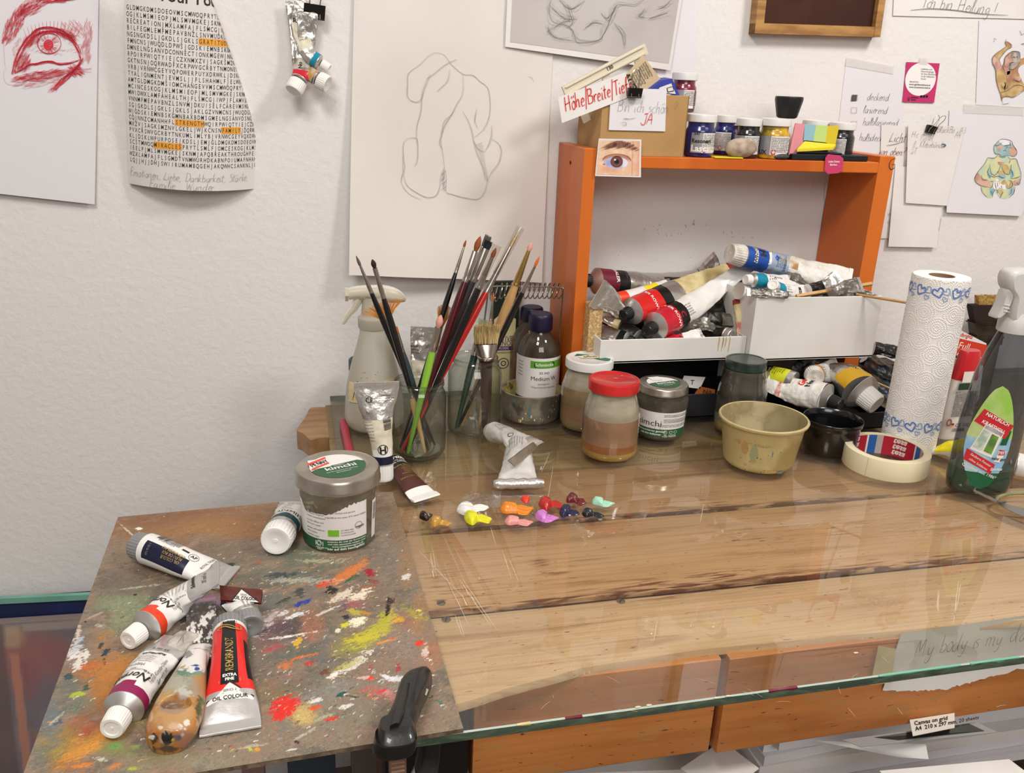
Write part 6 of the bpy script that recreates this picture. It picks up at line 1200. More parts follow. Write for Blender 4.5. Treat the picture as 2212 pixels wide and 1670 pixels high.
def jarlabel(root,c,rf,a0,w0,w1,z0,z1,zg,txt,tear=True,big=None):
    mp=cylmap(c,rf,a0); mb=MB(); K=46
    def top(x): 
        if not tear: return z1
        t=(x-w0)/(w1-w0); e=.0025*mnoise.noise(Vector((x*400,1,2)))
        return z1+(-.012*sm((t-.05)/.15) if t<.2 else -.010+.012*sm((t-.45)/.4))+e*(t>.2)
    mb.grid(lambda a,b:mp(w0+(w1-w0)*a,z0+(zg-z0)*b,.0005),K,2,1); mb.grid(lambda a,b:mp(w0+(w1-w0)*a,zg+(top(w0+(w1-w0)*a)-zg)*b,.0005),K,4,0)
    for t in txt:
        if t[0]=='poly': mb.poly(t[1],lambda x,y,d=0:mp(x,y,.0008),0,t[2])
        elif t[0]=='ring': mb.tubeline([mp(t[1]+t[3]*math.cos(q),t[2]+t[3]*math.sin(q),.0007) for q in np.linspace(0,2*PI,20)[:-1]],.00025,4,t[4],closed=True)
        elif t[0]=='cup': mb.ribbon([(t[1]+x*t[3],t[2]+y*t[3]) for x,y in ((-1,.4),(-.8,-.5),(0,-.9),(.8,-.5),(1,.4),(0,.75),(-1,.4))],mp,.0005,t[4],.0008,taper=False)
        else: mb.text(t[0],mp,t[1],t[2],t[3],t[4],align=t[5] if len(t)>5 else 'LEFT',bold=t[6] if len(t)>6 else .012,off=.0008,sx=1.15)
    return mb.build('paper_label',[paper,kimg,ink_grey,ink_white,mat('organic_leaf_green','#76b82a',.5),ink],root,smooth=False)
a0=facing(c); Wd=r*1.5
jarlabel(root,c,rf,a0,-r*1.42,r*.80,.0085,.063,.0215,[('gewölbte deckel und spruch',-.0165,.0555,.0026,2),('ungeöffnet bei unter 8°C mind. haltbar bis:',-.0155,.0500,.0026,2),('poly',[(-.0125,.0265),(-.0005,.0265),(-.0005,.0345),(-.0125,.0345)],4),('AT-BIO-402',.0015,.0335,.0024,2),('EU/Nicht-EU',.0015,.0305,.0024,2),('Landwirtschaft',.0015,.0275,.0024,2),
  ('ring',.0215,.037,.0042,2),('vegan',.0175,.0355,.0042,5,'LEFT',.02),('entdecke die welt der fermentation',-.0135,.0195,.0027,3),('und viele spannende rezepte unter',-.0130,.0165,.0027,3),('www.completeorganics.de',-.0085,.0136,.0029,3),('hör auf dein bauchgefühl',-.0135,.0104,.0037,3,'LEFT',.02),
  ('ring',-.0235,.0165,.0032,3),('ring',-.0235,.0165,.0020,3),('|',-.0285,.0165,.006,3),('|',-.0195,.0165,.006,3),('eingelegt im',-.0275,.0115,.0025,3),('tiegel',-.0262,.0095,.0025,3),('milchsauer vergoren',-.0400,.052,.0025,2),('in einer naturbelassen',-.0400,.048,.0025,2),('vor dem öffnen und',-.0400,.0425,.0025,2),('wird nach rezept',-.0400,.0385,.0025,2),('gekühlt aufbewahren',-.0400,.033,.0025,2),('ohne zusätze',-.0400,.029,.0025,2),('natürlich vegan',-.0400,.0245,.0025,2)])
mp=cylmap(c,rf,a0+r and a0+1.12); mb=MB(); mb.grid(lambda a,b:mp(-.004+.010*a,.012+.047*b,.0005),6,2,0); rr=random.Random(4); q=.034
while q<.055: wq=rr.choice((.0004,.0008)); mb.poly([(-.002,q),(.004,q),(.004,q+wq),(-.002,q+wq)],lambda x,y,d=0:mp(x,y,.0007),0,1); q+=wq+.0006
mb.build('barcode_label',[paper,ink],root,smooth=False)
root2,c2,r2,R22,H2_,rf2,lm,R3,lid=kimchi('steel-lidded jar with a clean green and white label behind the red lid',1420,955,106,826,110,.0125,.12,0,'labelled screw jars',murk,.12)
a0=facing(c2)
mb=MB(); mb.poly([(-R3*.55,R3*1.0),(-R3*.5,R3*.35),(R3*.15,R3*.35),(R3*.2,R3*1.0)],lambda x,y,d=0:lm(x,y,.001),0,0); mb.build('lid_tab',paper,root2,smooth=False)
jarlabel(root2,c2,rf2,a0,-r2*1.2,r2*1.25,.0085,.048,.021,[('kimchi',-.0365,.0295,.0135,5,'LEFT',0),('natürlich belassen! wir verarbeiten',.006,.0445,.0028,2),('und naturbelassene zutaten für dieses',.006,.0422,.0028,2),('natürlich gut! mit erlesenen und wilden',.006,.0375,.0028,2),('fermentierungskulturen bewahren wir',.006,.0352,.0028,2),('und wertvolle inhaltsstoffe der',.006,.0329,.0028,2),('natürlich lecker! unser eingemachtes',.004,.0282,.0028,2),('bringen dein essen ganz neu zusammen',.004,.0259,.0028,2),
  ('fermentiertes gemüse',-.032,.0175,.0042,3,'LEFT',.02),('mit bio kulturen',-.028,.0125,.0042,3,'LEFT',.02),('ring',-.002,.0235,.0042,2),('ring',.010,.0165,.0026,3),('cup',.019,.0165,.0028,3),('cup',.0265,.0165,.0026,3),('bio',.0085,.0120,.0028,3),('im glas',.006,.0098,.0026,3),('schonend',.0155,.0120,.0026,3),('hergestellt',.0155,.0098,.0026,3)],tear=False)

# open jars for brushes
def openjar(name,label,ub,vb,wb,vr,wr,grp,necks=.9):
    c,r=stand(ub,vb,wb); H=zat(c,ub,vr); root=thing(name,label,'jar',tuple(c),grp); rn=px(wr/2,c+Vector((0,0,H)))
    mb=MB(); mb.lathe([(.00001,.003),(r*.78,.003),(r*.9,.0005),(r*.985,.006),(r,.012),(r,H*.76),(r*.97,H*.83),(rn*.95,H*.9),(rn*.92,H*.93),(rn*1.0,H*.945),(rn,H*.96),(rn*.93,H*.97),(rn*.93,H*.985),(rn*.99,H*.99),(rn*.99,H),(rn*.92,H)],c,56); mb.build('glass_body',jarglass,root,auto=80)
    return root,c,r,H
GB='open jars holding brushes'
rA,cA,rAj,HA=openjar('brush_jar','clear open glass jar full of paint brushes left of the other brush jar',905,998,114,820,108,GB)
rB,cB,rBj,HB=openjar('brush_jar','clear open glass jar with a flat bristle brush, behind the fuller brush jar',1022,950,114,770,100,GB)
tmud=murky('dried_bottom','#75705a','#625c48'); 
mb=MB(); mb.lathe([(.00001,.0035),(rAj*.78,.0035),(rAj*.82,.005),(rAj*.7,.0055),(.00001,.0052)],cA,32); mb.build('dried_residue',tmud,rA)

# brushes
def brush(label,a,b,hr,hm,fer,hair,L_f,L_h,rf_,shape='round',grp=None,hb=None,name='paint_brush',flat=None,sleeve=0):
    """a = handle end (down in the jar), b = hair tip"""
    a,b=Vector(a),Vector(b)
    if grp: J_=(cA,rAj,HA,px(54,cA)) if grp==GA else (cB,rBj,HB,px(50,cB)); a=throughrim(*J_,a,b,hr)
    d=(b-a); L_=d.length; d.normalize(); root=thing(name,label,'brush',tuple(a),grp)
    fr=frame(d,(1,0,0) if abs(d.x)<.8 else (0,0,1)); hl=L_-L_f-L_h
    k=lambda t,q:(hr*q,t*hl)
    mb=MB(); mb.lathe([(.00001,0),(hr*.32,.0008),(hr*.45,hl*.05),(hr*.62,hl*.3),(hr*.85,hl*.6),(hr,hl*.83),(hr*.9,hl*.93),(rf_,hl)],a,16,0,fr); mb.build('handle',hm,root)
    p=a+d*hl; x,y=fr.col[0],fr.col[1]; fl=flat or 1
    if shape=='round': mb=MB(); mb.lathe([(rf_,-.001),(rf_*1.03,L_f*.06),(rf_*.93,L_f*.09),(rf_*1.03,L_f*.13),(rf_*.93,L_f*.17),(rf_*1.0,L_f*.22),(rf_*.55,L_f)],p,18,0,fr); mb.build('ferrule',fer,root)
    else:
        def sec(t,rx,ry): return [p+d*t+x*(rx*math.cos(q))+y*(ry*math.sin(q)) for q in np.linspace(0,2*PI,21)[:-1]]
        rows=[sec(-.001,rf_,rf_),sec(L_f*.1,rf_*1.05,rf_*1.05),sec(L_f*.16,rf_*.95,rf_*.95),sec(L_f*.22,rf_*1.05,rf_*1.05),sec(L_f*.6,rf_*(.5+.5*fl),rf_*.8),sec(L_f,rf_*fl,rf_*.5)]
        mb=MB(); mb.add([v for r__ in rows for v in r__],[(j*20+i,j*20+(i+1)%20,(j+1)*20+(i+1)%20,(j+1)*20+i) for j in range(5) for i in range(20)]); mb.build('ferrule',fer,root)
    q=p+d*L_f; mb=MB(); 
    if shape=='round': mb.lathe([(rf_*.55,-.0005),(rf_*.72,L_h*.25),(rf_*.6,L_h*.55),(rf_*.28,L_h*.85),(.0001,L_h)],q,14,0,fr); mb.build('hair',hair,root)
    elif shape=='mop': mb.lathe([(rf_*.55,-.0005),(rf_*1.0,L_h*.28),(rf_*1.08,L_h*.48),(rf_*.8,L_h*.72),(rf_*.4,L_h*.9),(.0002,L_h)],q,14,0,fr); mb.build('hair',hair,root)
    elif shape in('flat','fan'):
        rr=random.Random(hash(label)%99); w0=rf_*fl; w1=w0*(1.0 if shape=='flat' else hb or 2.6); n=44 if shape=='flat' else 64
        for i in range(n):
            t=(i+.5)/n*2-1; e=rr.uniform(-.1,.1); ll=L_h*(1-.12*t*t*(shape=='fan'))*rr.uniform(.9,1.0)
            tip=q+x*(t*w1+e*w0*.4)+d*ll*(math.sqrt(max(.3,1-(t*.5)**2)) if shape=='fan' else 1)+y*rr.uniform(-1,1)*rf_*.35
            mb.tubeline([q+x*(t*w0*.9)+y*rr.uniform(-1,1)*rf_*.3,q+x*(t*(w0*.6+w1*.4))+d*ll*.5,tip],[w0/n*2.6,w0/n*(2.8 if shape=='flat' else 4.5),w0/n*(1.6 if shape=='flat' else 3)],4)
        o=mb.build('hair',hair,root); o['kind']='stuff'
    if sleeve: mb=MB(); mb.lathe([(rf_*1.15,L_f*.4),(rf_*1.3,L_f+L_h*1.25)],p,14,0,fr); mb.build('plastic_sleeve',thinglass('sleeve_film','#f4f2ee',f0=.06,rough=.06),root)
    return root
blk_h=mat('black_lacquer','#121113',.25,coat=.5); wine=mat('wine_red_lacquer','#4a0f18',.25,coat=.5); redh=mat('red_lacquer','#c01e1a',.28,coat=.4); greyh=mat('dark_grey_handle','#2e2c2c',.45); natw=mat('raw_wood_handle','#cda46c',.5,var='#bb905a',vscale=30,stretch=(3,3,.4)); greenh=mat('lime_green_handle','#8cbf3c',.35,coat=.3)
steel=mat('ferrule_steel','#b5aea4',.25,.95); brassf=mat('ferrule_brass','#b89a5c',.3,.9)
hsable=mat('sable_hair','#8a4522',.7,bump=.5,bscale=300); hor=mat('orange_hair','#d0691c',.6,bump=.4,bscale=300); hdark=mat('dark_hair','#2a1a16',.8); hpale=mat('bristle_hair','#cbb481',.8,bump=.8,bscale=250,var='#a8905e',vscale=200,stretch=(1,1,.2)); hgrey=mat('paint_stiff_hair','#55514a',.7); hpink=mat('pinkish_hair','#d39a8a',.7); hyel=mat('golden_hair','#cf8420',.6); hblack=mat('black_hair','#1a1b1f',.7)
def inj(c,r,dx,dy,z=.006): return Vector((c.x+dx*r,c.y+dy*r,z))
def throughrim(c,r,H,rn,a,b,hr):
    """shift the foot of a brush so that its handle leans on the inside of the rim"""
    p=a.lerp(b,(H-a.z)/(b.z-a.z)); d=Vector((p.x-c.x,p.y-c.y,0)); m_=rn*.90-hr
    if d.length>m_: p=Vector((c.x,c.y,p.z))+d*(m_/d.length); a=b+(p-b)*((b.z-a.z)/(b.z-p.z))
    e=Vector((a.x-c.x,a.y-c.y,0)); lim=r*.86
    if e.length>lim: a=Vector((c.x,c.y,a.z))+e*(lim/e.length)
    return a
def tip(u,v,y): return W(u,v,y)
GA='brushes in the brush jar'
A_=lambda dx,dy:inj(cA,rAj,dx,dy)
for (lab,a,b,hr,hm,fer,hair,Lf,Lh,rf_,sh_p,kw) in (
 ('slim black brush with a grey stiffened point, leftmost in the brush jar',A_(.62,.1),tip(769,552,cA.y+.02),.0042,blk_h,steel,hgrey,.040,.014,.0030,'round',{}),
 ('black brush with a dark round mop tip, second from the left',A_(.30,-.35),tip(804,560,cA.y-.01),.0050,blk_h,steel,hdark,.042,.012,.0032,'mop',{}),
 ('slim black brush with an orange point between jar and wine-red brush',A_(-.72,.0),tip(1007,518,cA.y+.045),.0042,blk_h,steel,hsable,.038,.010,.0026,'round',{}),
 ('wine-red brush with a large brown pointed tip',A_(-.55,-.45),tip(1038,510,cA.y+.03),.0058,wine,steel,hsable,.044,.022,.0042,'mop',{}),
 ('thick dark grey brush with a short black flat tip',A_(-.45,.3),tip(1057,520,cA.y+.03),.0062,greyh,steel,hblack,.048,.012,.0052,'flat',D(flat=1.1)),
 ('black brush with a thin reddish tip in a clear sleeve',A_(-.2,-.2),tip(1072,535,cA.y+.0),.0058,blk_h,steel,hsable,.046,.014,.0046,'round',D(sleeve=1)),
 ('bright red brush with a long steel ferrule and pale tip in a clear sleeve',A_(-.62,-.5),tip(1120,500,cA.y+.035),.0058,redh,steel,hpale,.072,.024,.0044,'round',D(sleeve=1)),
 ('lime green and white striped brush with a pink tip, standing low in the jar',A_(-.50,-.55),tip(953,680,cA.y-.03),.0055,greenh,steel,hpink,.034,.018,.0046,'mop',{}),
 ('black brush with a stiff grey tip behind the dark grey brush',A_(-.1,.2),tip(1056,508,cA.y+.055),.0048,blk_h,steel,hgrey,.04,.018,.005,'flat',D(flat=1.0)),
 ('natural wood brush standing low, its handle end showing in the jar',A_(.15,-.6),tip(880,815,cA.y-.012),.0048,natw,steel,hdark,.02,.01,.003,'round',{})):
    brush(lab,a,b,hr,hm,fer,hair,Lf,Lh,rf_,sh_p,GA,**kw)
brush('fan brush with orange fanned-out hair on the left of the brush jar',A_(.35,.5),tip(822,652,cA.y+.035),.0040,greyh,steel,hyel,.030,.026,.0055,'fan',GA,hb=5.2,flat=1.1)
brush('second fan brush with orange hair standing behind the wine-red brush',A_(-.1,.62),tip(965,655,cA.y+.05),.0040,blk_h,steel,hyel,.03,.034,.005,'fan',GA,hb=2.6,flat=.9)
brush('small orange flat brush tip showing behind the two leftmost black brushes',A_(.5,.45),tip(851,706,cA.y+.03),.0055,mat('slate_handle','#39454a',.4),steel,hor,.028,.010,.0042,'flat',GA,flat=1.1)
GC='brushes in the second jar'
B_=lambda dx,dy:inj(cB,rBj,dx,dy)
brush('thick natural wood brush with a brass ferrule and worn pale tip',B_(-.45,.05),tip(1149,523,cB.y+.01),.0075,natw,brassf,hpink,.055,.013,.0052,'round',GC)
brush('slim black brush with an orange point, rightmost in the second jar',B_(-.62,-.1),tip(1166,553,cB.y-.03),.0050,blk_h,steel,hor,.042,.016,.0032,'round',GC)
brush('wide flat bristle brush with pale hair leaning in the second jar',B_(.45,-.45),tip(1052,700,cB.y-.022),.0095,mat('dark_wine_handle','#3c1a16',.35,coat=.3),steel,hpale,.022,.030,.0130,'flat',GC,flat=1.45)
brush('thin brush with a straw-coloured pointed tip in the second jar',B_(.55,.3),tip(1066,632,cB.y+.03),.0042,natw,steel,hor,.03,.012,.003,'round',GC)
brush('pale green bristled brush leaning left in the second jar',B_(-.6,.3),tip(1045,688,cB.y+.04),.006,mat('dark_green_handle','#22463a',.35),steel,mat('pale_green_hair','#c3c9a0',.8,bump=.6,bscale=250),.03,.028,.006,'flat',GC,flat=1.1)

# trigger spray bottle of milky plastic
milky=mat('milky_plastic','#e3dece',.35,trans=.5,var='#dbd3bd',vscale=10); tape_m=mat('masking_tape','#d8c79a',.7,var='#cbb888',vscale=30)
c,r=stand(812,952,128); c.y+=.02; root=thing('spray_bottle','milky plastic spray bottle with a handwritten tape label behind the silver tube','spray bottle',tuple(c))
zn=zat(c,817,705); zt_=zat(c,815,640)
mb=MB(); mb.lathe([(.00001,0),(r*.85,0),(r*.98,.006),(r,.02),(r*.93,zn*.40),(r*.76,zn*.62),(r*.56,zn*.82),(r*.46,zn*.93),(r*.44,zn),(r*.44,zn+.006)],c,48); mb.build('bottle_body',milky,root,auto=70)
mb=MB(); mp=cylmap(c,lambda z:r*float(np.interp(z,[0,.02,zn*.4,zn*.62,zn*.82],[.95,1,.93,.76,.56]))+.0006,facing(c)); mb.grid(lambda a,b:mp(-.045+.075*a,zn*.30+.030*b+.008*a,.0008),20,3,0); mb.hand('AQUA',mp,-.034,zn*.33,.030,.0014,1,off=.0014,sx=.75)
for k in range(9): mb.poly([(x+random.uniform(0,.003),y) for x,y in ((.0,0),(.002,.001),(.002,.004),(0,.003))] if 0 else [(-.02+k*.003,zn*.55+.01*math.sin(k)),(-.018+k*.003,zn*.55+.01*math.sin(k)),(-.0185+k*.003,zn*.56+.01*math.sin(k))],lambda x,y,d=0:mp(x,y,.001),0,2)
mb.build('tape_label',[tape_m,ink,orange_red],root,smooth=False)
mb=MB(); mb.lathe([(r*.47,zn-.002),(r*.50,zn),(r*.50,zn+.014),(r*.40,zn+.018),(r*.34,zt_)],c,28,rib={1:.02,2:.02}); mb.build('collar',milky,root)
hx=lambda u,v,dy=0:W(u,v,c.y+dy)
mb=MB(); ps=[hx(751,636),hx(770,632),hx(800,632),hx(830,634),hx(856,640),hx(876,648)]; mb.tubeline(catmull(ps,14),[.0085,.009,.0095,.010,.0105,.011,.0115,.012,.0125,.0125,.012,.011,.009,.006,.003],12)
mb.tubeline([hx(745,636),hx(752,636)],.0105,6); mb.build('spray_head',milky,root)
mb=MB(); mb.tubeline(catmull([hx(775,645),hx(765,665),hx(752,680),hx(741,700)],8),[.006,.0065,.006,.0055,.005,.0045,.004,.0035,.002],8); mb.build('trigger',milky,root)

# bottles with navy caps
def bottle(label,u,y,wb,vcap,vcap0,wc,vshould,body,labelm,grp,ubody=None,upper=None,lab=True):
    c=W(u,800,y); c=Vector((c.x,y,0)); r=px(wb/2,c+Vector((0,0,.1))); z1=zat(c,u,vcap); z0=zat(c,u,vcap0); zsh=zat(c,u,vshould); rc=px(wc/2,c+Vector((0,0,z1)))
    root=thing('medium_bottle',label,'bottle',tuple(c),grp); mb=MB(); mb.lathe([(.00001,0),(r*.9,0),(r,.004),(r,zsh),(r*.96,zsh+(z0-zsh)*.35),(r*.72,zsh+(z0-zsh)*.72),(rc*.8,z0-.002),(rc*.8,z0)],c,48); mb.build('glass_body',thinglass('bottle_glass','#b9966a',f0=.07,rough=.03,haze=.12,hazecol='#a09480'),root,auto=70)
    mb=MB(); mb.lathe([(.00001,.003),(r*.93,.003),(r*.93,zsh*.86),(.00001,zsh*.86)],c,32); mb.build('oil_medium',body,root)
    mb=MB(); h=z1-z0; mb.lathe([(rc*.97,0),(rc,.001),(rc,h*.8),(rc*.96,h*.93),(rc*.85,h),(.00001,h)],c+Vector((0,0,z0)),56,0,None,{1:.015,2:.015}); mb.build('screw_cap',mat('navy_cap','#1a1836',.4),root)
    return root,c,r,zsh
gold=mat('golden_oil','#d08a22',.3,coat=.5); brownoil=mat('brown_oil','#5e4228',.3,coat=.5)
G2='medium bottles with navy caps'
bottle('brown bottle with a navy cap and golden oil, half hidden behind its twin',1143,1.355,86,662,692,48,755,gold,None,G2)
root,c,r,zsh=bottle('bottle of painting medium with navy cap and green-striped label above the round tin',1162,1.300,94,676,712,52,770,brownoil,None,G2)
mp=cylmap(c,r,facing(c)); z=lambda v:zat(c,1160,v)
mb=MB(); zt1,zt0,zg1,zg0=z(761),z(846),z(767),z(782); mb.grid(lambda a,b:mp(-r*1.45+r*2.9*a,zt0+(zt1-zt0)*b,.0005),30,1,0); mb.grid(lambda a,b:mp(-r*.35+r*1.7*a,zg0+(zg1-zg0)*b,.0007),16,1,1); mb.poly([(x*.017+.012*0+r*.3,(zg0+zg1)/2+y*.0045) for x,y in ((-1,-.8),(-1,.8),(-.8,1),(.8,1),(1,.8),(1,-.8),(.8,-1),(-.8,-1))],lambda x,y,d=0:mp(x,y,.0009),0,2)
mb.text('Schmincke',mp,r*.3,(zg0+zg1)/2,.0072,3,off=.0012,bold=.02); mb.text('50 043',mp,r*.3,z(792),.006,2,off=.0008); mb.text('Medium W',mp,r*.3,z(804),.0095,2,off=.0008); mb.text('ermöglicht',mp,r*.3,z(815),.0045,4,off=.0008); mb.text('Wasserverdünnbarkeit',mp,r*.3,z(822),.0045,4,off=.0008)
for i in range(5): mb.text('Schmincke'[:6],mp,-r*.9,z(772+7*i),.004,4,off=.0008)
mb.build('paper_label',[paper,mat('stripe_green','#5aa02c',.5),ink,ink_white,ink_grey],root,smooth=False)

# tall narrow oil carton
dk=mat('dark_green_card','#16241b',.5); cr=mat('cream_yellow_card','#d9cf9a',.55)
yb=1.368; a,b=W(1062,800,yb),W(1101,800,yb); z0_,z1_=0,W(1080,608,yb).z
root=thing('oil_carton','tall dark carton with a cream panel and oil lettering behind the second brush jar','carton',(a.x,yb,0)); mb=MB(); bev(mb,(a.x,yb,0),(b.x+.012,yb+.02,z1_)); mb.build('carton_body',dk,root,auto=20)
mp=plane((a.x+.001,yb-.0004,0),(1,0,0),(0,0,1)); zz_=lambda v:W(1080,v,yb).z; wdt=b.x-a.x+.006
mb=MB(); mb.poly([(.0,zz_(900)),(wdt,zz_(900)),(wdt,zz_(690)),(wdt*.45,zz_(672)),(0,zz_(690))],lambda x,y,d=0:mp(x,y,.0001),0,0); mb.poly([(0,zz_(757)),(wdt*.92,zz_(757)),(wdt*.92,zz_(748)),(0,zz_(748))],lambda x,y,d=0:mp(x,y,.0003),0,1)
for t_,v_,s_,k in (('GEPR.',681,.012,4),('NATIVES',732,.0125,1),('LEINÖL',742,.0125,1),('FLÜSSIG',752.5,.006,3),('ANWENDUNG',762,.005,2)): mb.text(t_,mp,wdt*.5,zz_(v_),s_,k,off=.0005,sx=.8)
mb.ribbon([(wdt*.5+.009*math.cos(t),zz_(785)+.009*math.sin(t)) for t in np.linspace(0,2*PI,24)],mp,.0015,1,.0004,taper=False); mb.ribbon([(wdt*.5+.004*math.cos(t),zz_(785)+.004*math.sin(t)) for t in np.linspace(0,2*PI,14)],mp,.0015,3 if 0 else 2,.0004,taper=False)
mb.build('front_print',[cr,mat('purple_print','#4b2a63',.5),ink,ink_white,mat('old_gold','#a98f3c',.5)],root,smooth=False)
# wire spring letter rack
wirem=mat('rack_wire','#8d867c',.25,.95); yr=1.30
root=thing('wire_rack','chrome letter rack of a coiled wire on two bent legs behind the round tin','wire rack',tuple(W(1150,700,yr)))
xr=XP(1213,640,W(1213,640,yr).x).x; zt_=W(1150,622,yr).z; x0=W(1065,628,yr).x; x1=W(1214,628,yr).x
rod=[(x1,yr,0.0015),(x1+.001,yr,zt_-.02),(x1,yr,zt_-.004),(x1-.006,yr+.002,zt_),(x0+.01,yr+.01,zt_+.001),(x0,yr+.012,zt_-.004),(x0-.002,yr+.03,zt_-.02),(x0-.012,yr+.05,.0015)]
mb=MB(); mb.tubeline(smooth(rod,5),.0014,8); mb.build('support_rod',wirem,root)
mb=MB(); pts=[]; turns=15; n=turns*14
for i in range(n+1):
    t=i/n; a=2*PI*turns*t; x=x0-.004+(x1-x0+.004)*t; drop=.0; pts.append((x+.003*math.sin(a),yr+.008-.009*math.cos(a)-.004*t+0,zt_-.006+.0125*math.sin(a)-.004*(t<.15)))
mb.tubeline(pts,.0010,6); mb.build('wire_coil',wirem,root)
# round tin
c,r=stand(1145,921,131); H=zat(c,1145,838); tinm=mat('stained_tin','#8f8a7c',.4,.65,bump=.25,bscale=35,var=['#a39c8b','#6f6a5e'],vscale=26); tini=mat('tin_residue','#7a6a35',.45,bump=.6,bscale=70,var=['#94854f','#4f4524'],vscale=60)
root=thing('round_tin','round open metal tin with brown dried residue inside, in front of the medium bottles','tin',tuple(c))
mb=MB(); mb.lathe([(.00001,0),(r*.86,0),(r*.93,.004),(r*.985,.012),(r,.02),(r,H-.004),(r*1.02,H-.002),(r*1.02,H),(r*.985,H+.0006),(r*.965,H-.002,1),(r*.955,.012,1),(r*.85,.004,1),(.00001,.003,1)],c,72); mb.build('tin_body',[tinm,tini],root)
mb=MB(); mp=cylmap(c,r,facing(c)); 
for k in range(26): x,y=random.uniform(-r*1.3,r*1.3),random.uniform(.006,H-.006); q=random.uniform(.0006,.002); mb.poly([(x+q*math.cos(t)*random.uniform(.6,1.2),y+q*1.8*math.sin(t)) for t in np.linspace(0,2*PI,8)[:-1]],lambda a,b,d=0:mp(a,b,.0003),0,k%3)
mb.poly([(-.004,.018),(.0,.016),(.0005,.034),(-.0035,.036)],lambda a,b,d=0:mp(a,b,.0004),0,1); o=mb.build('paint_drips',[mat('rust_drip','#a0763a',.6),mat('petrol_drip','#4f6f72',.6),mat('pale_drip','#b9b39f',.6)],root,smooth=False); o['kind']='stuff'
# ivory plastic bowl
c,r=stand(1632,1025,150); ivory=mat('ivory_plastic','#b7a672',.4,coat=.2,bump=.15,bscale=30,var=['#c2b27e','#a3905a'],vscale=12); iv2=mat('ivory_plastic_inside','#9a8b66',.45,bump=.2,bscale=50,var=['#8b7c58','#a99a74'],vscale=22)
H=zat(c,1646,899); rt=px(95,c+Vector((0,0,H))); root=thing('plastic_bowl','yellowed ivory plastic tub with paint stains between green-lidded jar and tape roll','bowl',tuple(c))
ct=Vector((0,0,0)); mb=MB(); mb.lathe([(.00001,0),(r*.90,0),(r*.97,.003),(r*1.0,.008),(rt*.93,H-.008),(rt*.95,H-.006),(rt*1.0,H-.004),(rt*1.01,H-.001),(rt*.99,H+.0005),(rt*.955,H,1),(rt*.92,H-.006,1),(r*.97,.008,1),(r*.9,.002,1),(.00001,.0018,1)],c,72); mb.build('tub',[ivory,iv2],root)
mb=MB(); rad=lambda z:r+(rt*.93-r)*z/H; mp=cylmap(c,rad,facing(c)); st_=[(-.020,.038,.006,.012,0),(-.006,.034,.006,.012,1),(-.006,.024,.004,.006,1),(.019,.034,.001,.005,2),(-.016,.012,.0025,.002,3),(.02,.006,.012,.003,0),(.035,.004,.006,.002,2),(.0,.046,.02,.003,4),(-.03,.05,.004,.01,0),(.008,.05,.012,.004,1)]
for (x,y,a,b,k) in st_: mb.poly([(x+a*math.cos(t)*random.uniform(.7,1.15),max(.001,min(H-.01,y+b*math.sin(t)*random.uniform(.7,1.1)))) for t in np.linspace(0,2*PI,22)[:-1]],lambda p,q,d=0:mp(p,q,.0004),0,k,star=True)
for k in range(16): x,y=random.uniform(-.045,.045),random.uniform(.004,H-.01); mb.poly([(x+.0007*math.cos(t),y+.0007*math.sin(t)) for t in np.linspace(0,2*PI,6)[:-1]],lambda p,q,d=0:mp(p,q,.0005),0,5)
mb.build('paint_stains',[mat('stain_orange','#b7935a',.6,alpha=.75),mat('stain_green','#9aa074',.6,alpha=.8),mat('stain_blue','#5d8088',.6,alpha=.85),mat('stain_pink','#c08a80',.6,alpha=.8),mat('stain_ochre','#ad965c',.6,alpha=.7),ink],root,smooth=False)
# black tub
c,r=stand(1790,994,108); H=zat(c,1790,905); rt=px(64,c+Vector((0,0,H))); bk=mat('glossy_black_plastic','#0d0d0f',.22,coat=.6)
c.y+=.006; mb=MB(); mb.lathe([(.00001,0),(r*.92,0),(r,.005),(rt*.92,H-.012),(rt*.93,H-.008),(rt*.985,H-.006),(rt*.99,H-.001),(rt*.97,H),(rt*.94,H-.001),(rt*.91,H-.010),(rt*.90,H-.013),(r*.96,.006),(.00001,.002)],c,72)
tag(mb.build('black_tub',bk,origin=c,auto=50),'small glossy black plastic tub between the ivory tub and the tape roll','bowl')
# masking tape roll
c,r=stand(1903,1038,174); H=.029; masking=mat('masking_tape_side','#e0d6b4',.55,var='#dacfab',vscale=12); core=mat('tape_core_red','#b92438',.45)
root=thing('tape_roll','roll of cream masking tape with a red and blue printed core lying on the glass','tape roll',tuple(c))
ri=r*.80; mb=MB(); mb.lathe([(ri+.001,0),(r*.995,0),(r,.0006),(r,H-.0006),(r*.995,H),(ri+.001,H)],c,96); mb.build('tape',masking,root)
tb=mat('core_blue','#2a66ae',.45); tg=mat('core_grey','#bdb4b0',.45); mb=MB(); N_=96
pat=[0]*13+[1]*3+[2]*3+[3]*1
vs=[];
mb.grid(lambda a,b:c+Vector((ri*math.cos(a*2*PI),ri*math.sin(a*2*PI),H*b)),N_,1,lambda a,b:pat[int(a*N_+3)%16 if 0 else int(((a*N_)%24)/24*20)],wrap=True)
def coremap(x,y,d=0):
    a=x/ri; return c+Vector(((ri-d)*math.cos(a),(ri-d)*math.sin(a),y))
for k in range(4):
    a=(k*24+8)/N_*2*PI
    for j in range(3): 
        mb.text('tesa',lambda x,y,d=0:coremap(a*ri+x,H*(.20+.31*j)+y,.0004),0,0,.0125,3,rot=PI,bold=.03)
mb.build('printed_core',[core,tg,tb,ink_white],root)
mb=MB(); mb.lathe([(ri,0),(ri+.0012,0),(ri+.0012,H),(ri,H)],c,96); mb.build('core_board',mat('core_card','#a58f74',.8),root)
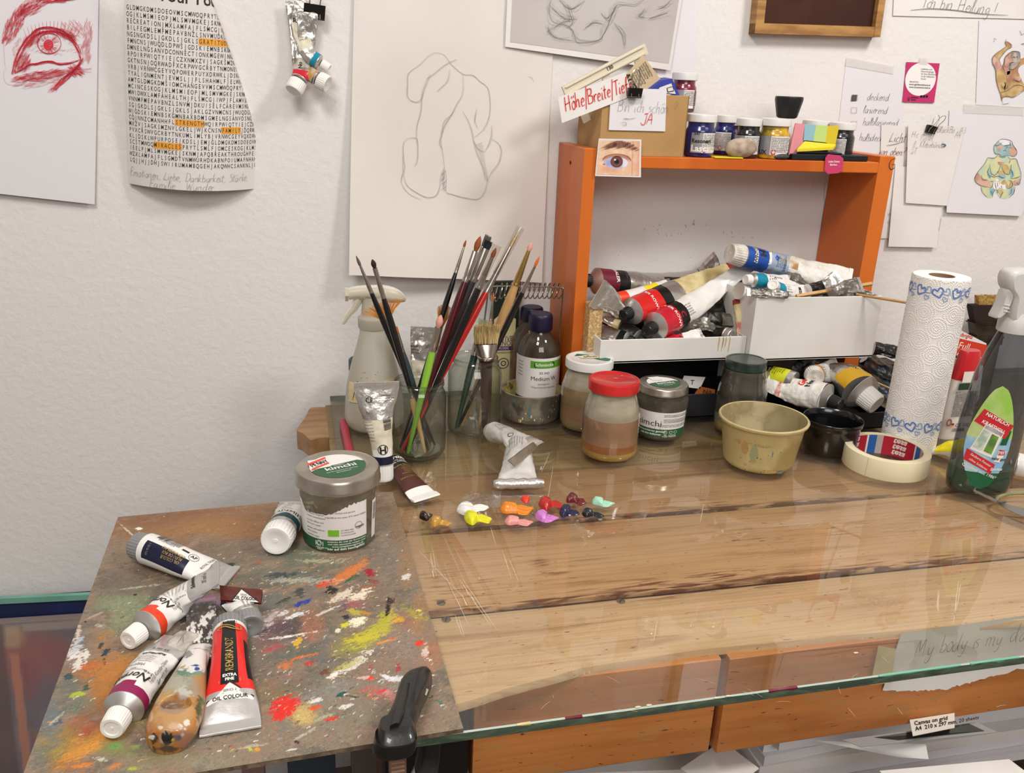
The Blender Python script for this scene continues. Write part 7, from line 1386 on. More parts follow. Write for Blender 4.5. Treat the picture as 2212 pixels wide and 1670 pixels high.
mb=MB(); mp=cylmap(c,r,facing(c)); mb.ribbon([(-.022,0.001),(-.0225,.01),(-.0215,.02),(-.022,H-.001)],mp,.0006,0,.0002,taper=False); mb.build('tape_end',mat('tape_end_shadow','#b9ad88',.6),root,smooth=False)
# paper towel roll with embossed pattern
c,r=stand(1962,1002,106); c=Vector((.898,1.046,0)); r=px(53,c); H=zat(c,2020,596); rtop=px(60,c+Vector((0,0,H))); towel=mat('paper_towel','#efebe6',.85)
root=thing('paper_towel_roll','upright paper towel roll with embossed rings and two borders of blue hearts','paper towel',tuple(c))
R_=(r+rtop)/2
def emb(a,z):
    """raised dots set along nested rounded lozenges"""
    nc=max(1,round(2*PI*R_/.040)); u=a/(2*PI)*nc; v=z/.040; cands=[]
    for k in (0,.5): cands.append(((u+k)%1-.5,(v+k)%1-.5))
    fu,fv=min(cands,key=lambda q:q[0]*q[0]+q[1]*q[1]); d=(abs(fu)**1.7+abs(fv)**1.7)**(1/1.7); th=math.atan2(fv,fu); best=0
    for rr_,n_ in ((.085,8),(.17,16),(.265,25),(.36,33)):
        e=abs(d-rr_)
        if e<.032: best=max(best,(1-(e/.032)**2)*(.35+.65*math.cos(th*n_)))
    return max(0,best)
nu,nv=480,430
mb=MB(); a0=-PI
def tw(p,q):
    a=p*2*PI; z=q*H; e=emb(a,z)*.0011+.0003*mnoise.noise(Vector((math.cos(a)*3,math.sin(a)*3,z*30))); rr_=r+(rtop-r)*q*0+ (R_-r) +e; return c+Vector((rr_*math.cos(a),rr_*math.sin(a),z))
mb.grid(tw,nu,nv,0,wrap=True); mb.build('embossed_sheets',towel,root,auto=0)
ri=R_*.46; mb=MB(); mb.lathe([(R_,H),(R_*.985,H+.0008),(R_*.8,H+.001),(ri,H+.0006)],c,72); mb.lathe([(R_,0),(ri,0)],c,72); mb.build('sheet_ends',towel,root)
mb=MB(); mb.lathe([(ri,0),(ri,H+.0004),(ri-.0012,H+.0004),(ri-.0012,0)],c,60); mb.build('cardboard_core',mat('core_brown','#8f7256',.85),root)
mb=MB(); mp=cylmap(c,R_+.0008,facing(c)); hm=mat('heart_blue','#5f83c4',.7); hm2=mat('heart_light_blue','#8fa6cf',.7)
def heart(x,y,s,rot,k,w):
    pts=[(0,-.9),(-.55,-.3),(-.9,.2),(-.75,.7),(-.35,.8),(0,.35),(.35,.8),(.75,.7),(.9,.2),(.55,-.3),(0,-.9)]; ca,sa=math.cos(rot),math.sin(rot)
    mb.ribbon([(x+s*(p*ca-q*sa),y+s*(p*sa+q*ca)) for p,q in smooth(pts,3)],mp,w,k,.0004,taper=False)
for zb in (H-.018,zat(c,1965,905)):
    for i in range(-5,6):
        x=i*.0245; heart(x,zb,.0078,.4*(-1)**i,0,.0021); heart(x+.0115,zb+.002,.0055,.9,1,.0014); heart(x+.010,zb-.0085,.0038,-.3,1,.0011)
mb.build('heart_pattern',[hm,hm2],root,smooth=False)['kind']='stuff'

# ---------------- black trays and big tubes right of centre
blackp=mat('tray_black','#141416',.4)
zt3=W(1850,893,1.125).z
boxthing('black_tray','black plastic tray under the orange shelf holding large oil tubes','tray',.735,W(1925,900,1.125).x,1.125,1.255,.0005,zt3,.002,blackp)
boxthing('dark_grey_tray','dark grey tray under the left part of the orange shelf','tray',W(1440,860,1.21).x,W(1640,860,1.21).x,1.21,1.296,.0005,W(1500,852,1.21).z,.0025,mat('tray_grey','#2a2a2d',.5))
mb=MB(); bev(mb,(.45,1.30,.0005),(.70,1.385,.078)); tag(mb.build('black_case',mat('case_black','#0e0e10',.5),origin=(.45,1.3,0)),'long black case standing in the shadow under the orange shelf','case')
for (q,m_,lab,nm,tx) in (([(1478,812),(1524,815),(1512,840),(1470,835)],paper,'white printed slip lying in the dark grey tray under the shelf','paper_slip','T'),([(1512,835),(1545,842),(1543,857),(1500,852)],mat('orange_label','#a9602a',.6),'orange printed label lying in the dark grey tray under the shelf','printed_label','No')):
    cs=[W(*p,1.235) for p in q]; mb=MB(); mb.add(cs+[x+Vector((0,.001,0)) for x in cs],[(0,1,2,3),(4,5,6,7)]); mb.text(tx,plane((cs[0]+cs[2])/2,(1,0,0),(0,0,1)),0,0,.012,1,off=.0008); tag(mb.build(nm,[m_,ink],smooth=False,origin=cs[3]),lab,'paper')
GK='large tubes in the black tray'
tube('paint_tube','huge aluminium and yellow tube with a ribbed white cap, right in the black tray',[w(1858,846,1.135),w(1838,822,1.165),w(1815,800,1.20),w(1795,786,1.23)],.0305,.0345,cap=('w',.60,.026,.008,.94),cone=.42,up=(0,-.7,.7),p=1.4,crump=.002,seed=41,group=GK,body=foil,capdir=(.28,-.62,-.28),
   bands=[(0,.34,ochre_en,-1.4,.9),(0,.2,ochre_en,2.2,3.2)],texts=[D(t='Norma oil',x=.045,y=.006,s=.010,rot=.3,sh=.3),D(t='AKADEMIE',x=.03,y=-.012,s=.008,rot=.3)])
tube('paint_tube','big white tube with a black cap and red lettering lying left in the black tray',[w(1782,861,1.118),w(1745,852,1.14),w(1700,838,1.165),w(1655,824,1.19)],.0245,.018,cap=('b',.46,.018,.009,.95),cone=.3,up=(0,-.75,.65),p=1.2,crump=.0026,seed=42,group=GK,body=white_dirty,capdir=(.45,-.8,-.12),neck=.42,
   bands=[(.7,.78,mat('red_smear','#b8503a',.6,var='#ddd8ce',vscale=90))],texts=[D(t='Ge',x=.040,y=-.010,s=.015,rot=-PI/2,m=ink_red,b=.04),D(t='Nor',x=.028,y=-.012,s=.014,rot=-PI/2,b=.03)])
tube('paint_tube','tube with a broad white cap facing the camera above the black-capped tube',[w(1757,808,1.165),w(1780,806,1.185),w(1812,800,1.21)],.0148,.022,cap=('o',1.0,.016,.0005,.98),up=(0,-.8,.6),p=.8,crump=.0015,seed=43,group=GK,capdir=(-.35,-.9,-.05),noshoulder=True,bands=[(0,.22,mat('orange_stained','#d0862c',.5))],texts=[D(rows=(.016,-.008,5,.0038,10,0),s=.004,m=ink_grey)])
tube('paint_tube','flattened dark foil tube end standing up behind the broad white cap',[w(1800,826,1.20),w(1775,800,1.215),w(1752,775,1.225)],.018,.036,cap=None,noshoulder=True,up=(0,-1,.2),p=.35,crump=.0025,seed=44,group=GK,body=foil_dark,bands=[(0,.55,foil_dull)],tailmat=foil_dark,tail_fold=.014)
tube('paint_tube','tube with a black and yellow label behind the green-lidded jar',[w(1716,826,1.17),w(1685,815,1.19),w(1645,806,1.215)],.0175,.02,cap=None,up=(0,-.7,.7),p=1.5,crump=.001,seed=45,group=GK,body=foil,noshoulder=True,bands=[(.2,.75,mat('acid_yellow','#cfd22a',.5)),(.75,.95,black_print)],texts=[D(t='BROWNE',x=.046,y=0,s=.006,rot=PI/2,m=ink_white),D(rows=(.02,-.008,5,.004,9,PI/2),s=.004)])
# dark pile right of the shelf
GP='dark squeezed tubes piled right of the shelf'
dkf=mat('dark_label_foil','#2b2a2c',.35,.3,bump=.5,bscale=60,var=['#1b2b38','#5a4433'],vscale=35)
for i,(lab,pts,r_,tw,b_) in enumerate((
 ('rolled black folded tube on top of the dark pile right of the shelf',[w(1888,752,1.30),w(1915,757,1.29),w(1955,765,1.28)],.012,.013,black_print),
 ('dark tube with blue and brown print in the dark pile',[w(1868,785,1.32),w(1905,800,1.30),w(1960,815,1.28)],.016,.02,dkf),
 ('dark foil tube lowest in the dark pile beside the towel roll',[w(1870,815,1.31),w(1900,835,1.28),w(1950,860,1.25)],.016,.02,dkf),
 ('crumpled brown foil tube against the shelf post in the dark pile',[w(1872,770,1.35),w(1895,790,1.34),w(1950,800,1.33)],.016,.018,mat('brown_foil','#5a4a3c',.35,.5,bump=.5,bscale=60)),
 ('black tube at the bottom of the dark pile behind the roll',[w(1880,862,1.30),w(1920,858,1.28),w(1980,850,1.27)],.02,.024,black_print))):
    tube('paint_tube',lab,pts,r_,tw,cap=None,noshoulder=True,up=(0,-.7,.7),p=.9,crump=.003,seed=50+i,group=GP,body=b_,tailmat=foil_dark)
stick('thin stick lying in the dark pile beside the paper towel roll',w(1868,815,1.24),w(1925,840,1.22),.0015)
# black folder / dark things behind so the pile stands on something
mb=MB(); bev(mb,(.962,1.30,.0005),(1.10,1.385,.034)); tag(mb.build('dark_box',mat('dark_card','#29241f',.7),origin=(.962,1.3,0)),'low dark box under the dark pile of tubes at the wall','box')

# brochure, wide brush, glue bottle, cleaner bottle, tube and palette knife at the right
s=Sheet('brochure','white and red brochure with cut lettering standing behind the glue bottle',(2072,712),(2131,742),(2112,880),(2048,850),lift=WALL_Y-1.25,catg='brochure',m=paper,th=.0008)
mb=MB(); q=lambda u,v,d=0:s.px(u,v,.0006); mb.poly([(2069,730),(2131,745),(2126,790),(2061,772)],q,0,0); mb.text('fulbrighta',s.at(2071,722),.0,0,.0098,0,rot=-.22,align='LEFT',bold=.02,sx=.85); mb.text('Full',s.at(2070,746),0,0,.018,1,rot=-.2,align='LEFT',off=.0009); mb.text('of ideas',s.at(2066,764),0,0,.018,1,rot=-.2,align='LEFT',off=.0009)
mb.poly([(2061,766),(2086,772),(2084,778),(2060,772)],lambda u,v,d=0:s.px(u,v,.0011),0,2); mb.poly(smooth([(2058,775),(2080,778),(2078,800),(2068,798),(2062,806),(2054,796)],2),lambda u,v,d=0:s.px(u,v,.0011),0,3)
mb.build('cover_print',[mat('brochure_red','#c9381f',.5),ink_white,mat('brochure_black','#2b2325',.6),mat('brochure_brown','#6b4a3e',.6,var='#a07a68',vscale=60)],s.root,smooth=False)
cwb=W(2150,700,1.33); root=thing('wide_brush','wide flat brush with dark bristles and a pale tip standing behind the cleaner bottle','brush',(cwb.x,1.33,0))
def slab(mb,u0,u1,v0,v1,y,th,mi=0,u0b=None,u1b=None):
    cs=[W(u0,v0,y),W(u1,v0,y),W(u1b or u1,v1,y),W(u0b or u0,v1,y)]; mb.add(cs+[p+Vector((0,th,0)) for p in cs],[(0,1,2,3),(4,7,6,5),(0,4,5,1),(1,5,6,2),(2,6,7,3),(3,7,4,0)],mi)
mb=MB(); slab(mb,2115,2176,640,662,1.335,.012); 
for k in range(70): u=2114+k*.9; a=W(u,655,1.334+random.random()*.012); b=W(u+random.uniform(-2,2),638+random.uniform(-3,5),1.334+random.random()*.012); mb.tubeline([a,b],.0006,4)
o=mb.build('pale_bristles',mat('pale_bristles','#b79350',.8,bump=.8,bscale=300,var='#8d6a30',vscale=200),root)
o['kind']='stuff'
mb=MB(); slab(mb,2100,2180,660,696,1.33,.016,0,2107,2172); mb.build('dark_bristles',mat('dark_bristles','#2b1b14',.85,bump=.9,bscale=260,stretch=(6,6,.5)),root,smooth=False)
mb=MB(); slab(mb,2107,2172,695,745,1.327,.021,0,2112,2165); slab(mb,2106,2173,699,702,1.325,.025,0,2107,2172); slab(mb,2109,2170,728,731,1.325,.025,0,2109,2170); mb.build('metal_ferrule',mat('old_ferrule','#4b4236',.4,.6,var='#2f2821',vscale=30),root,smooth=False)
mb=MB(); slab(mb,2115,2160,745,905,1.328,.016,0,2100,2125); mb.build('handle',mat('dirty_handle','#6a5638',.7,var='#3f3a22',vscale=18),root,smooth=False)
# glue bottle: flattened white bottle, wide red cap
def ovalloft(mb,c,secs,n=32,mi=0,ax=(1,0,0)):
    ax=Vector(ax).normalized(); ay=Vector((-ax.y,ax.x,0)); vs=[]
    for s_ in secs:
        for i in range(n):
            t=2*PI*i/n; e=2.4; cx=math.copysign(abs(math.cos(t))**(2/e),math.cos(t)); sy_=math.copysign(abs(math.sin(t))**(2/e),math.sin(t)); vs.append(Vector(c)+ax*(cx*s_[0]+(s_[4] if len(s_)>4 else 0))+ay*(sy_*s_[1])+Vector((0,0,s_[2])))
    k=len(secs); return mb.add(vs,[(j*n+i,j*n+(i+1)%n,(j+1)*n+(i+1)%n,(j+1)*n+i) for j in range(k-1) for i in range(n)]+[tuple(range(n))[::-1],tuple((k-1)*n+i for i in range(n))],[ (secs[j][3] if len(secs[j])>3 else mi) for j in range(k-1) for i in range(n)]+[mi,mi])
cg=T(2066,950); cg=Vector((cg.x,cg.y+.012,0)); zc=zat(cg,2100,815); zt_=zat(cg,2100,756); wb=px(38,cg); wt_=px(29,cg+Vector((0,0,.15)))
root=thing('glue_bottle','flat white glue bottle with a wide red cap between paper towel and green cleaner','bottle',tuple(cg))
mb=MB(); ovalloft(mb,cg,[(wb*.93,.011,0),(wb,.0125,.004),(wb*.97,.0125,zc*.55),(wt_*1.02,.0115,zc*.98),(wt_,.011,zc)]); mb.build('bottle_body',mat('glue_white','#e2dcd2',.4,coat=.2),root,auto=50)
mb=MB(); ovalloft(mb,cg,[(wt_*1.03,.0125,zc-.002),(wt_*.9,.0115,zc+(zt_-zc)*.6),(wt_*.80,.0105,zt_-.003),(wt_*.74,.0095,zt_)]); mb.build('cap',mat('cap_red','#c41f26',.35,coat=.3),root,auto=50)
mp=plane(cg+Vector((0,-.0130,0)),(1,0,0),(0,0,1)); zz2=lambda v:zat(cg,2080,v); mb=MB()
mb.poly([(-wt_*.72,zc-.004),(wt_*.25,zc-.004),(wt_*.25,zc+.014),(-wt_*.72,zc+.014)],lambda x,y,d=0:mp(x,y,.0006),0,1); mb.poly([(-wb*.68,zz2(836)),(wb*.18,zz2(836)),(wb*.18,zz2(822)),(-wb*.68,zz2(822))],lambda x,y,d=0:mp(x,y,.0004),0,2)
for i in range(21): mb.text(''.join(random.choice('aeinrstlomduk ') for _ in range(30)),mp,-wb*.78,zz2(840+i*2.6),.0032,0,align='LEFT',off=.0006,bold=.02)
mb.text('CE 100g',mp,-wb*.35,zz2(912),.009,0,align='LEFT',off=.0006); 
for k,m_ in enumerate((0,3,4)): mb.poly([(-wb*.62,zz2(914)+.0018*(2-k)),(-wb*.44,zz2(914)+.0018*(2-k)),(-wb*.44,zz2(914)+.0018*(3-k)),(-wb*.62,zz2(914)+.0018*(3-k))],lambda x,y,d=0:mp(x,y,.0006),0,m_)
mb.ribbon([(-wb*.8+.004*math.cos(t),zz2(905)+.005*math.sin(t)) for t in np.linspace(0,2*PI,16)],mp,.003,5,.0006,taper=False); q=-wb*.5
while q<wb*.35: wq=random.choice((.0005,.001)); mb.poly([(q,zz2(925)),(q+wq,zz2(925)),(q+wq,zz2(918)),(q,zz2(918))],lambda x,y,d=0:mp(x,y,.0006),0,0); q+=wq+.0008
mb.build('back_print',[ink,MATS['glue_white'],mat('print_dark_green','#1f3a2c',.5),ink_red,mat('print_gold','#d8a92c',.5),mat('print_brown','#8a5a44',.5)],root,smooth=False)
# tube lying behind the cleaner
tube('paint_tube','white and yellow crumpled tube lying between paper towel and cleaner bottle',[T(2100,975,.02),T(2060,962,.02),T(2015,948,.02)],.020,.024,cap=None,noshoulder=True,rest=.0006,p=1.6,crump=.002,seed=61,body=white_dirty,bands=[(.1,.75,yellow_en,-1.6,-.1)],
   texts=[D(t='Schmincke',x=.035,y=.004,s=.008,rot=PI,b=.03),D(rows=(.02,-.012,5,.0038,12,0),s=.004,m=ink_grey),D(poly=[(.045,-.012),(.060,-.011),(.060,-.004),(.047,-.004)],m=mat('print_green','#2e8a3c',.5))])
tube('paint_tube','white tube cut by the right edge of the picture beside the cleaner',[T(2196,1000,.02),T(2250,1010,.02),T(2320,1020,.02)],.017,.02,cap=None,rest=.0006,p=2,seed=62,texts=[D(rows=(.01,-.01,5,.004,10,0),s=.0045)])
# green glass cleaner
cc=T(2128,1072); cc=Vector((cc.x+.004,cc.y+.022,0)); Z=lambda v:zat(cc,2130,v); wpx=lambda n:px(n/2,cc+Vector((0,0,.1)))
root=thing('cleaner_spray','see-through spray bottle half full of green cleaner with a frog window label','spray bottle',tuple(cc)); zf=Z(1005); zn=Z(715)
clear=thinglass('grey_clear_plastic','#b4b7bb',f0=.08,rough=.05,haze=.08,hazecol='#7b7d82',hscale=9)
S=[(.036,.020,0),(.041,.024,.004),(.043,.025,.02),(.043,.025,zf),(.042,.025,zn*.45),(.036,.023,zn*.72),(.028,.020,zn*.86),(.021,.017,zn*.95),(.017,.015,zn),(.015,.014,zn+.008)]
ax=(.97,-.22,0)
mb=MB(); ovalloft(mb,cc,S,40,0,ax); mb.build('bottle_body',clear,root,auto=80)
mb=MB(); ovalloft(mb,cc,[(.034,.018,.002),(.039,.022,.006),(.041,.0235,.02),(.041,.0235,zf)],40,0,ax); mb.build('green_liquid',mat('green_cleaner','#0c8457',.15,trans=.2,coat=.6,ior=1.33),root,auto=80)
axv=Vector(ax).normalized(); nrm=Vector((axv.y,-axv.x,0)); lp=plane(cc+nrm*.0258,axv,(0,0,1))
def lpm(x,y,d=0):
    k=(x/.042)**2; return cc+axv*x+Vector((0,0,y))+nrm*(.0262*math.sqrt(max(.15,1-k*.72))*(1 if y<zn*.5 else 1-.35*(y/zn-.5))+d)
z1,z0_=Z(822),Z(1040); hL=(z1-z0_)/2; zm=(z1+z0_)/2
out=[(-.012+.0285*math.cos(t)*(1-.25*max(0,math.sin(t))),zm+hL*math.sin(t)) for t in np.linspace(0,2*PI,44)[:-1]]
mb=MB(); cx=-.012
def fillp(pts,k,off=.0004,n=0):
    mb.poly(pts,lambda x,y,d=0:lpm(x,y,off),0,k,star=True)
def bandp(y0,y1,k,off,sl=0,x0=-.040,x1=.016,nn=12):
    vs=[]; 
    for i in range(nn+1):
        t=i/nn; 
        for yy in (y0,y1):
            yv=yy; half=.0285*math.sqrt(max(0,1-((yv-zm)/hL)**2))*(1-.25*max(0,(yv-zm)/hL)); xa_,xb_=max(x0,cx-half),min(x1,cx+half); x=xa_+(xb_-xa_)*t; vs.append(lpm(x,yv+sl*(x-cx),off))
    mb.add(vs,[(2*i,2*i+1,2*i+3,2*i+2) for i in range(nn)],k)
NB=30
for i in range(NB):
    y0=z0_+(z1-z0_)*i/NB; y1=z0_+(z1-z0_)*(i+1)/NB; f=i/NB; k=1 if f<.16 else (2 if f<.50 else 0); bandp(y0,y1,k,.0004)
mb_k=dict(lime=0,dgreen=1,sky=2)
fillp([(-.036,Z(900)),(.006,Z(932)),(.014,Z(904)),(-.028,Z(872))],3,.0009); mb.text('NATÜRLICH',lpm,-.009,Z(892),.0066,4,rot=-.42,bold=.02,off=.0013,sx=.95); mb.text('KRAFTVOLL',lpm,-.012,Z(908),.0066,4,rot=-.42,bold=.02,off=.0013,sx=.95)
fillp([(-.038,Z(982)),(-.002,Z(1006)),(.001,Z(986)),(-.037,Z(958))],3,.0009); mb.text('Saubere Fenster',lpm,-.018,Z(979),.0048,4,rot=-.5,off=.0013); mb.text('ohne Schlieren',lpm,-.020,Z(988),.0046,4,rot=-.5,off=.0013)
# white window frame with its sashes
wq=[(-.034,Z(958)),(-.006,Z(972)),(.003,Z(918)),(-.022,Z(900))]; fillp(wq,5,.0009); fillp([(-.0315,Z(952)),(-.020,Z(958)),(-.015,Z(920)),(-.0235,Z(914))],6,.0012); fillp([(-.018,Z(959)),(-.0075,Z(965)),(-.003,Z(928)),(-.0125,Z(922))],7,.0012); fillp([(-.023,Z(911)),(-.0005,Z(925)),(.0005,Z(918)),(-.0215,Z(904))],8,.0012)
fillp([(.001,Z(945)),(.010,Z(945)),(.013,Z(915)),(.005,Z(915))],1,.0008); fillp([(-.002,Z(980)),(.008,Z(982)),(.011,Z(958)),(.002,Z(955))],5,.0010); fillp([(.0015,Z(966)),(.0105,Z(966)),(.011,Z(957)),(.002,Z(954))],3,.0013); mb.text('TEST',lpm,.0065,Z(961),.0055,4,off=.0017,bold=.03); mb.text('sehr gut',lpm,.004,Z(974),.006,9,off=.0015,bold=.02,rot=-.1)
mb.text('Spiritus',lpm,.004,Z(996),.0055,4,off=.0012,bold=.02,shear=.2); mb.text('Qualität seit 1986*',lpm,-.016,Z(1003),.0062,4,off=.0012,rot=-.35)
mb.build('printed_label',[mat('lime_label','#93bf4e',.45,var='#b9c98a',vscale=20),mat('dark_green_label','#135a36',.45),mat('sky_label','#86b4d4',.45,var='#a9c9cf',vscale=30),mat('banner_red','#c22630',.45),ink_white,paper,mat('window_grey','#9db3a0',.5,var='#c9d6c8',vscale=80),mat('leaf_print','#6f9a34',.5,var='#4f7a3a',vscale=90),mat('pane_grey','#b7b6b4',.5,var='#8f8f8d',vscale=60),ink],root,smooth=False)
hm_=mat('frosted_white','#d3d1cd',.4,trans=.2)
mb=MB(); mb.lathe([(.019,zn-.001),(.0205,zn),(.0205,zn+.014),(.017,zn+.019),(.014,zn+.026)],cc,40,rib={1:.02,2:.02}); mb.build('collar',hm_,root)
hw=lambda u,v:W(u,v,cc.y); mb=MB(); 
pts=[(2166,600),(2172,585),(2190,579),(2230,580),(2290,590),(2300,640),(2240,655),(2210,700),(2176,700),(2176,668),(2180,640),(2168,618)]
cs=[hw(*p) for p in smooth(pts+[pts[0]],3)[:-1]]; n=len(cs)
def shell(mb,cs,ts): 
    n=len(cs); ctr=sum(cs,Vector())/n; vs=[]
    for (dy,s_) in ts: vs+=[ctr+(q-ctr)*s_+Vector((0,dy,0)) for q in cs]
    mb.add(vs,[(j*n+i,j*n+(i+1)%n,(j+1)*n+(i+1)%n,(j+1)*n+i) for j in range(len(ts)-1) for i in range(n)]+[tuple(range(n)),tuple((len(ts)-1)*n+i for i in range(n))[::-1]])
shell(mb,cs,[(-.013,.82),(-.011,.94),(-.006,1),(.006,1),(.011,.94),(.013,.82)]); mb.build('spray_head',hm_,root,auto=50)
cs=[hw(*p) for p in smooth([(2180,640),(2168,668),(2152,684),(2143,685),(2146,678),(2158,655),(2168,625),(2180,620)],2)]; mb=MB(); shell(mb,cs,[(-.008,.9),(-.006,1),(.006,1),(.008,.9)])
for v_ in (655,662,669): mb.tubeline([hw(2158,v_)+Vector((0,-.0085,0)),hw(2170,v_+2)+Vector((0,-.0085,0))],.0006,5)
mb.build('trigger',hm_,root,auto=50)
# palette knife and glass ring at the right edge
root=thing('palette_knife','slim steel palette knife lying under the cleaner at the right edge of the glass','palette knife',tuple(T(2100,1050,.004)))
a,b,cc_,d_=T(2055,1035,.008),T(2110,1062,.008),T(2155,1085,.006),T(2260,1128,.004)
mb=MB(); mb.tubeline(catmull([a,b,cc_],12),[.0015]+[.0022]*11+[.0030],8); mb.build('steel_rod',steel,root)
mb=MB(); dr=(d_-cc_).normalized(); sd=Vector((-dr.y,dr.x,0)); K=14; vs=[]
for k in range(K+1):
    t=k/K; wv=.003+.010*math.sin(min(1,t*1.6)*PI/2)*(1-.3*t); p=cc_.lerp(d_,t); vs+=[p+sd*wv,p-sd*wv,p-sd*wv-Vector((0,0,.0006)),p+sd*wv-Vector((0,0,.0006))]
mb.add(vs,[(4*k+i,4*k+(i+1)%4,4*k+4+(i+1)%4,4*k+4+i) for k in range(K) for i in range(4)]); mb.build('blade',mat('blade_steel','#8f8c88',.25,.9),root)
mb=MB(); cr_=T(2215,1082,.003); mb.tubeline([cr_+Vector((.042*math.cos(t),.022*math.sin(t),0)) for t in np.linspace(0,2*PI,40)[:-1]],.0022,8,closed=True); tag(mb.build('wire_ring',mat('green_wire','#6d7a52',.4,var='#8f8a66',vscale=40),origin=cr_),'thin greenish ring lying on the glass at the right edge by the palette knife','ring')
# left back corner: crumpled foil tube, felt pen, glass strip, green cap
tube('paint_tube','crumpled silver tube standing upside down behind the brush jar',[W(908,850,1.27),W(912,800,1.272),W(916,750,1.275),W(918,718,1.278)],.017,.0225,cap=None,noshoulder=True,up=(0,-1,0),p=.6,crump=.003,seed=71,body=foil,bands=[(0,.55,cream,-1.4,1.4)],tail_fold=.009,texts=[D(rows=(.075,.008,3,-.005,14,PI/2),s=.005)])
mb=MB(); c=Vector((T(795,905).x,1.335,0)); zg=zat(c,793,775); 
root=thing('green_cap_jar','jar with a dark green cap behind the milky spray bottle','jar',tuple(c)); mb.lathe([(.00001,0),(.026,0),(.027,.004),(.027,zg-.04),(.022,zg-.022),(.022,zg-.016)],c,36); mb.build('glass_body',murky('smoky_jar','#7c7a68','#8d8a78'),root); screwlid('lid',mat('fir_green_lid','#25443a',.4),.025,.018,c+Vector((0,0,zg-.018)),root)
mb=MB(); a,b=T(741,911,.006),T(757,985,.006); mb.tubeline(catmull([a,a.lerp(b,.15),a.lerp(b,.6),b],10),[.0025]+[.0062]*10,10); tag(mb.build('crayon',mat('raspberry_plastic','#a8283f',.4),origin=a),'raspberry red crayon lying beside the milky spray bottle','crayon')
# ---------------- tubes, knife and clamp on the palette board
ZBd=BT+.0006
def TB(u,v,z=.016): return T(u,v,z)
GN='paint tubes lying on the palette board'
tube('paint_tube','white tube with a dark blue panel, bar code and grey cap on the board',[TB(322,1196,.016),TB(400,1225,.013),TB(488,1252,.004)],.0165,.0225,cap=('g',.86,.017,.001,1.0),rest=ZBd,p=2.2,seed=81,group=GN,neck=.8,cone=.05,noshoulder=False,shoulder=white_print,
  bands=[(.07,.60,navy,.32,1.6),(.0,1,white_print)][:1]+[(.80,1,foil_satin)],tailmat=foil_satin,texts=[D(bar=(.012,.0012,.028,.0095)),D(t='8712079059514',x=.026,y=-.0002,s=.003),D(poly=[(.044,.001),(.052,.001),(.052,.0035),(.044,.0035)]),D(t='AP',x=.059,y=-.001,s=.0055,b=.02),D(line=[(.059+.005*math.cos(t),-.001+.005*math.sin(t)) for t in np.linspace(0,2*PI,20)],w=.0004),
   D(t='ROYAL TALENS',x=.073,y=.003,s=.0036,rot=PI/2*.9),D(rows=(.077,-.004,3,.003,14,PI/2),s=.0028,m=ink_grey),D(t='1899',x=.013,y=-.0115,s=.0045,rot=-PI/2,m=ink_grey),D(t='KÖNIGSBLAU',x=.040,y=-.006,s=.0042,m=ink_gold,b=.02,rot=PI),D(t='BLEU DE ROI',x=.041,y=-.010,s=.0038,m=ink_gold,rot=PI),D(t='OIL COLOUR',x=.041,y=-.0135,s=.0034,m=ink_gold,rot=PI)])
def norma(lab,pts,r,tw,band,seed,num,nm,**k):
    return tube('paint_tube',lab,pts,r,tw,cap=('w',.62,.016,.0085,.95),group=GN,p=2.0,seed=seed,crump=.0016,bands=[(0,.10,band),(.10,.165,band,-1.9,.35),(.72,1,foil_satin)],tailmat=foil_satin,cone=.40,neck=.42,
     texts=[D(t='Norma',x=.0225,y=.0015,s=.0125,rot=PI/2,sh=.3,b=.015,sx=.8),D(t='PROFESSIONAL',x=.0305,y=.002,s=.0028,rot=PI/2,m=ink_grey),D(t=num,x=.0295,y=-.0095,s=.0050,rot=PI/2,m=ink_grey),D(t='**',x=.034,y=.004,s=.006,rot=PI/2),D(t=nm,x=.0385,y=.004,s=.0042,rot=PI/2,m=ink_grey)]+
      [D(line=[(.041+i*.0042,-.010),(.041+i*.0042,.012)],w=.00025,m=ink_grey) for i in range(5)]+[D(t=nm.lower()+' claire',x=.043+i*.0042,y=.003,s=.003,rot=PI/2,m=ink_grey) for i in range(4)]+
      [D(t='Schmincke',x=.064,y=.001,s=.0050,rot=PI/2,b=.04),D(t='35 ml e',x=.074,y=.0,s=.0056,rot=PI/2),D(t='Feinste Künstler-Ölfarben',x=.040,y=-.0135,s=.0034,m=ink_grey),D(t='finest artists oils',x=.040,y=-.0165,s=.003,m=ink_grey)],**k)
norma('white tube with an orange-red collar, its tail resting on the blue-panelled tube',[TB(318,1352,.016),TB(375,1308,.017),TB(420,1272,.032),TB(462,1245,.043)],.0155,.0215,orange_red,82,'304','Mohnrot',up=(-.1,0,1))
norma('white tube with a magenta collar and crusty grey tail, lowest left on the palette board',[TB(268,1530,.016),TB(305,1470,.015),TB(345,1420,.012),TB(385,1388,.010)],.0160,.0195,mat('magenta_collar','#8c1450',.4),83,'348','Magenta',rest=None)
o=[x for x in COL.objects if x.get('label','').startswith('white tube with a magenta')][0]; q0=T(392,1386,.012); mb=MB()
mb.grid(lambda a,b:q0+Vector((.012*math.sin(b*PI)*math.cos(a*2*PI),.014*math.sin(b*PI)*math.sin(a*2*PI)-.002,.006*math.cos(b*PI)))*1+Vector((1,1,.6))*.006*mnoise.noise(Vector((math.cos(a*6.28)*1.5,math.sin(a*6.28)*1.5,b*4))),28,18,0,wrap=True)
mb.build('paint_crust',mat('grey_paint_crust','#c9c4bb',.5,bump=.8,bscale=90,var='#a39c90',vscale=60),o,auto=0)
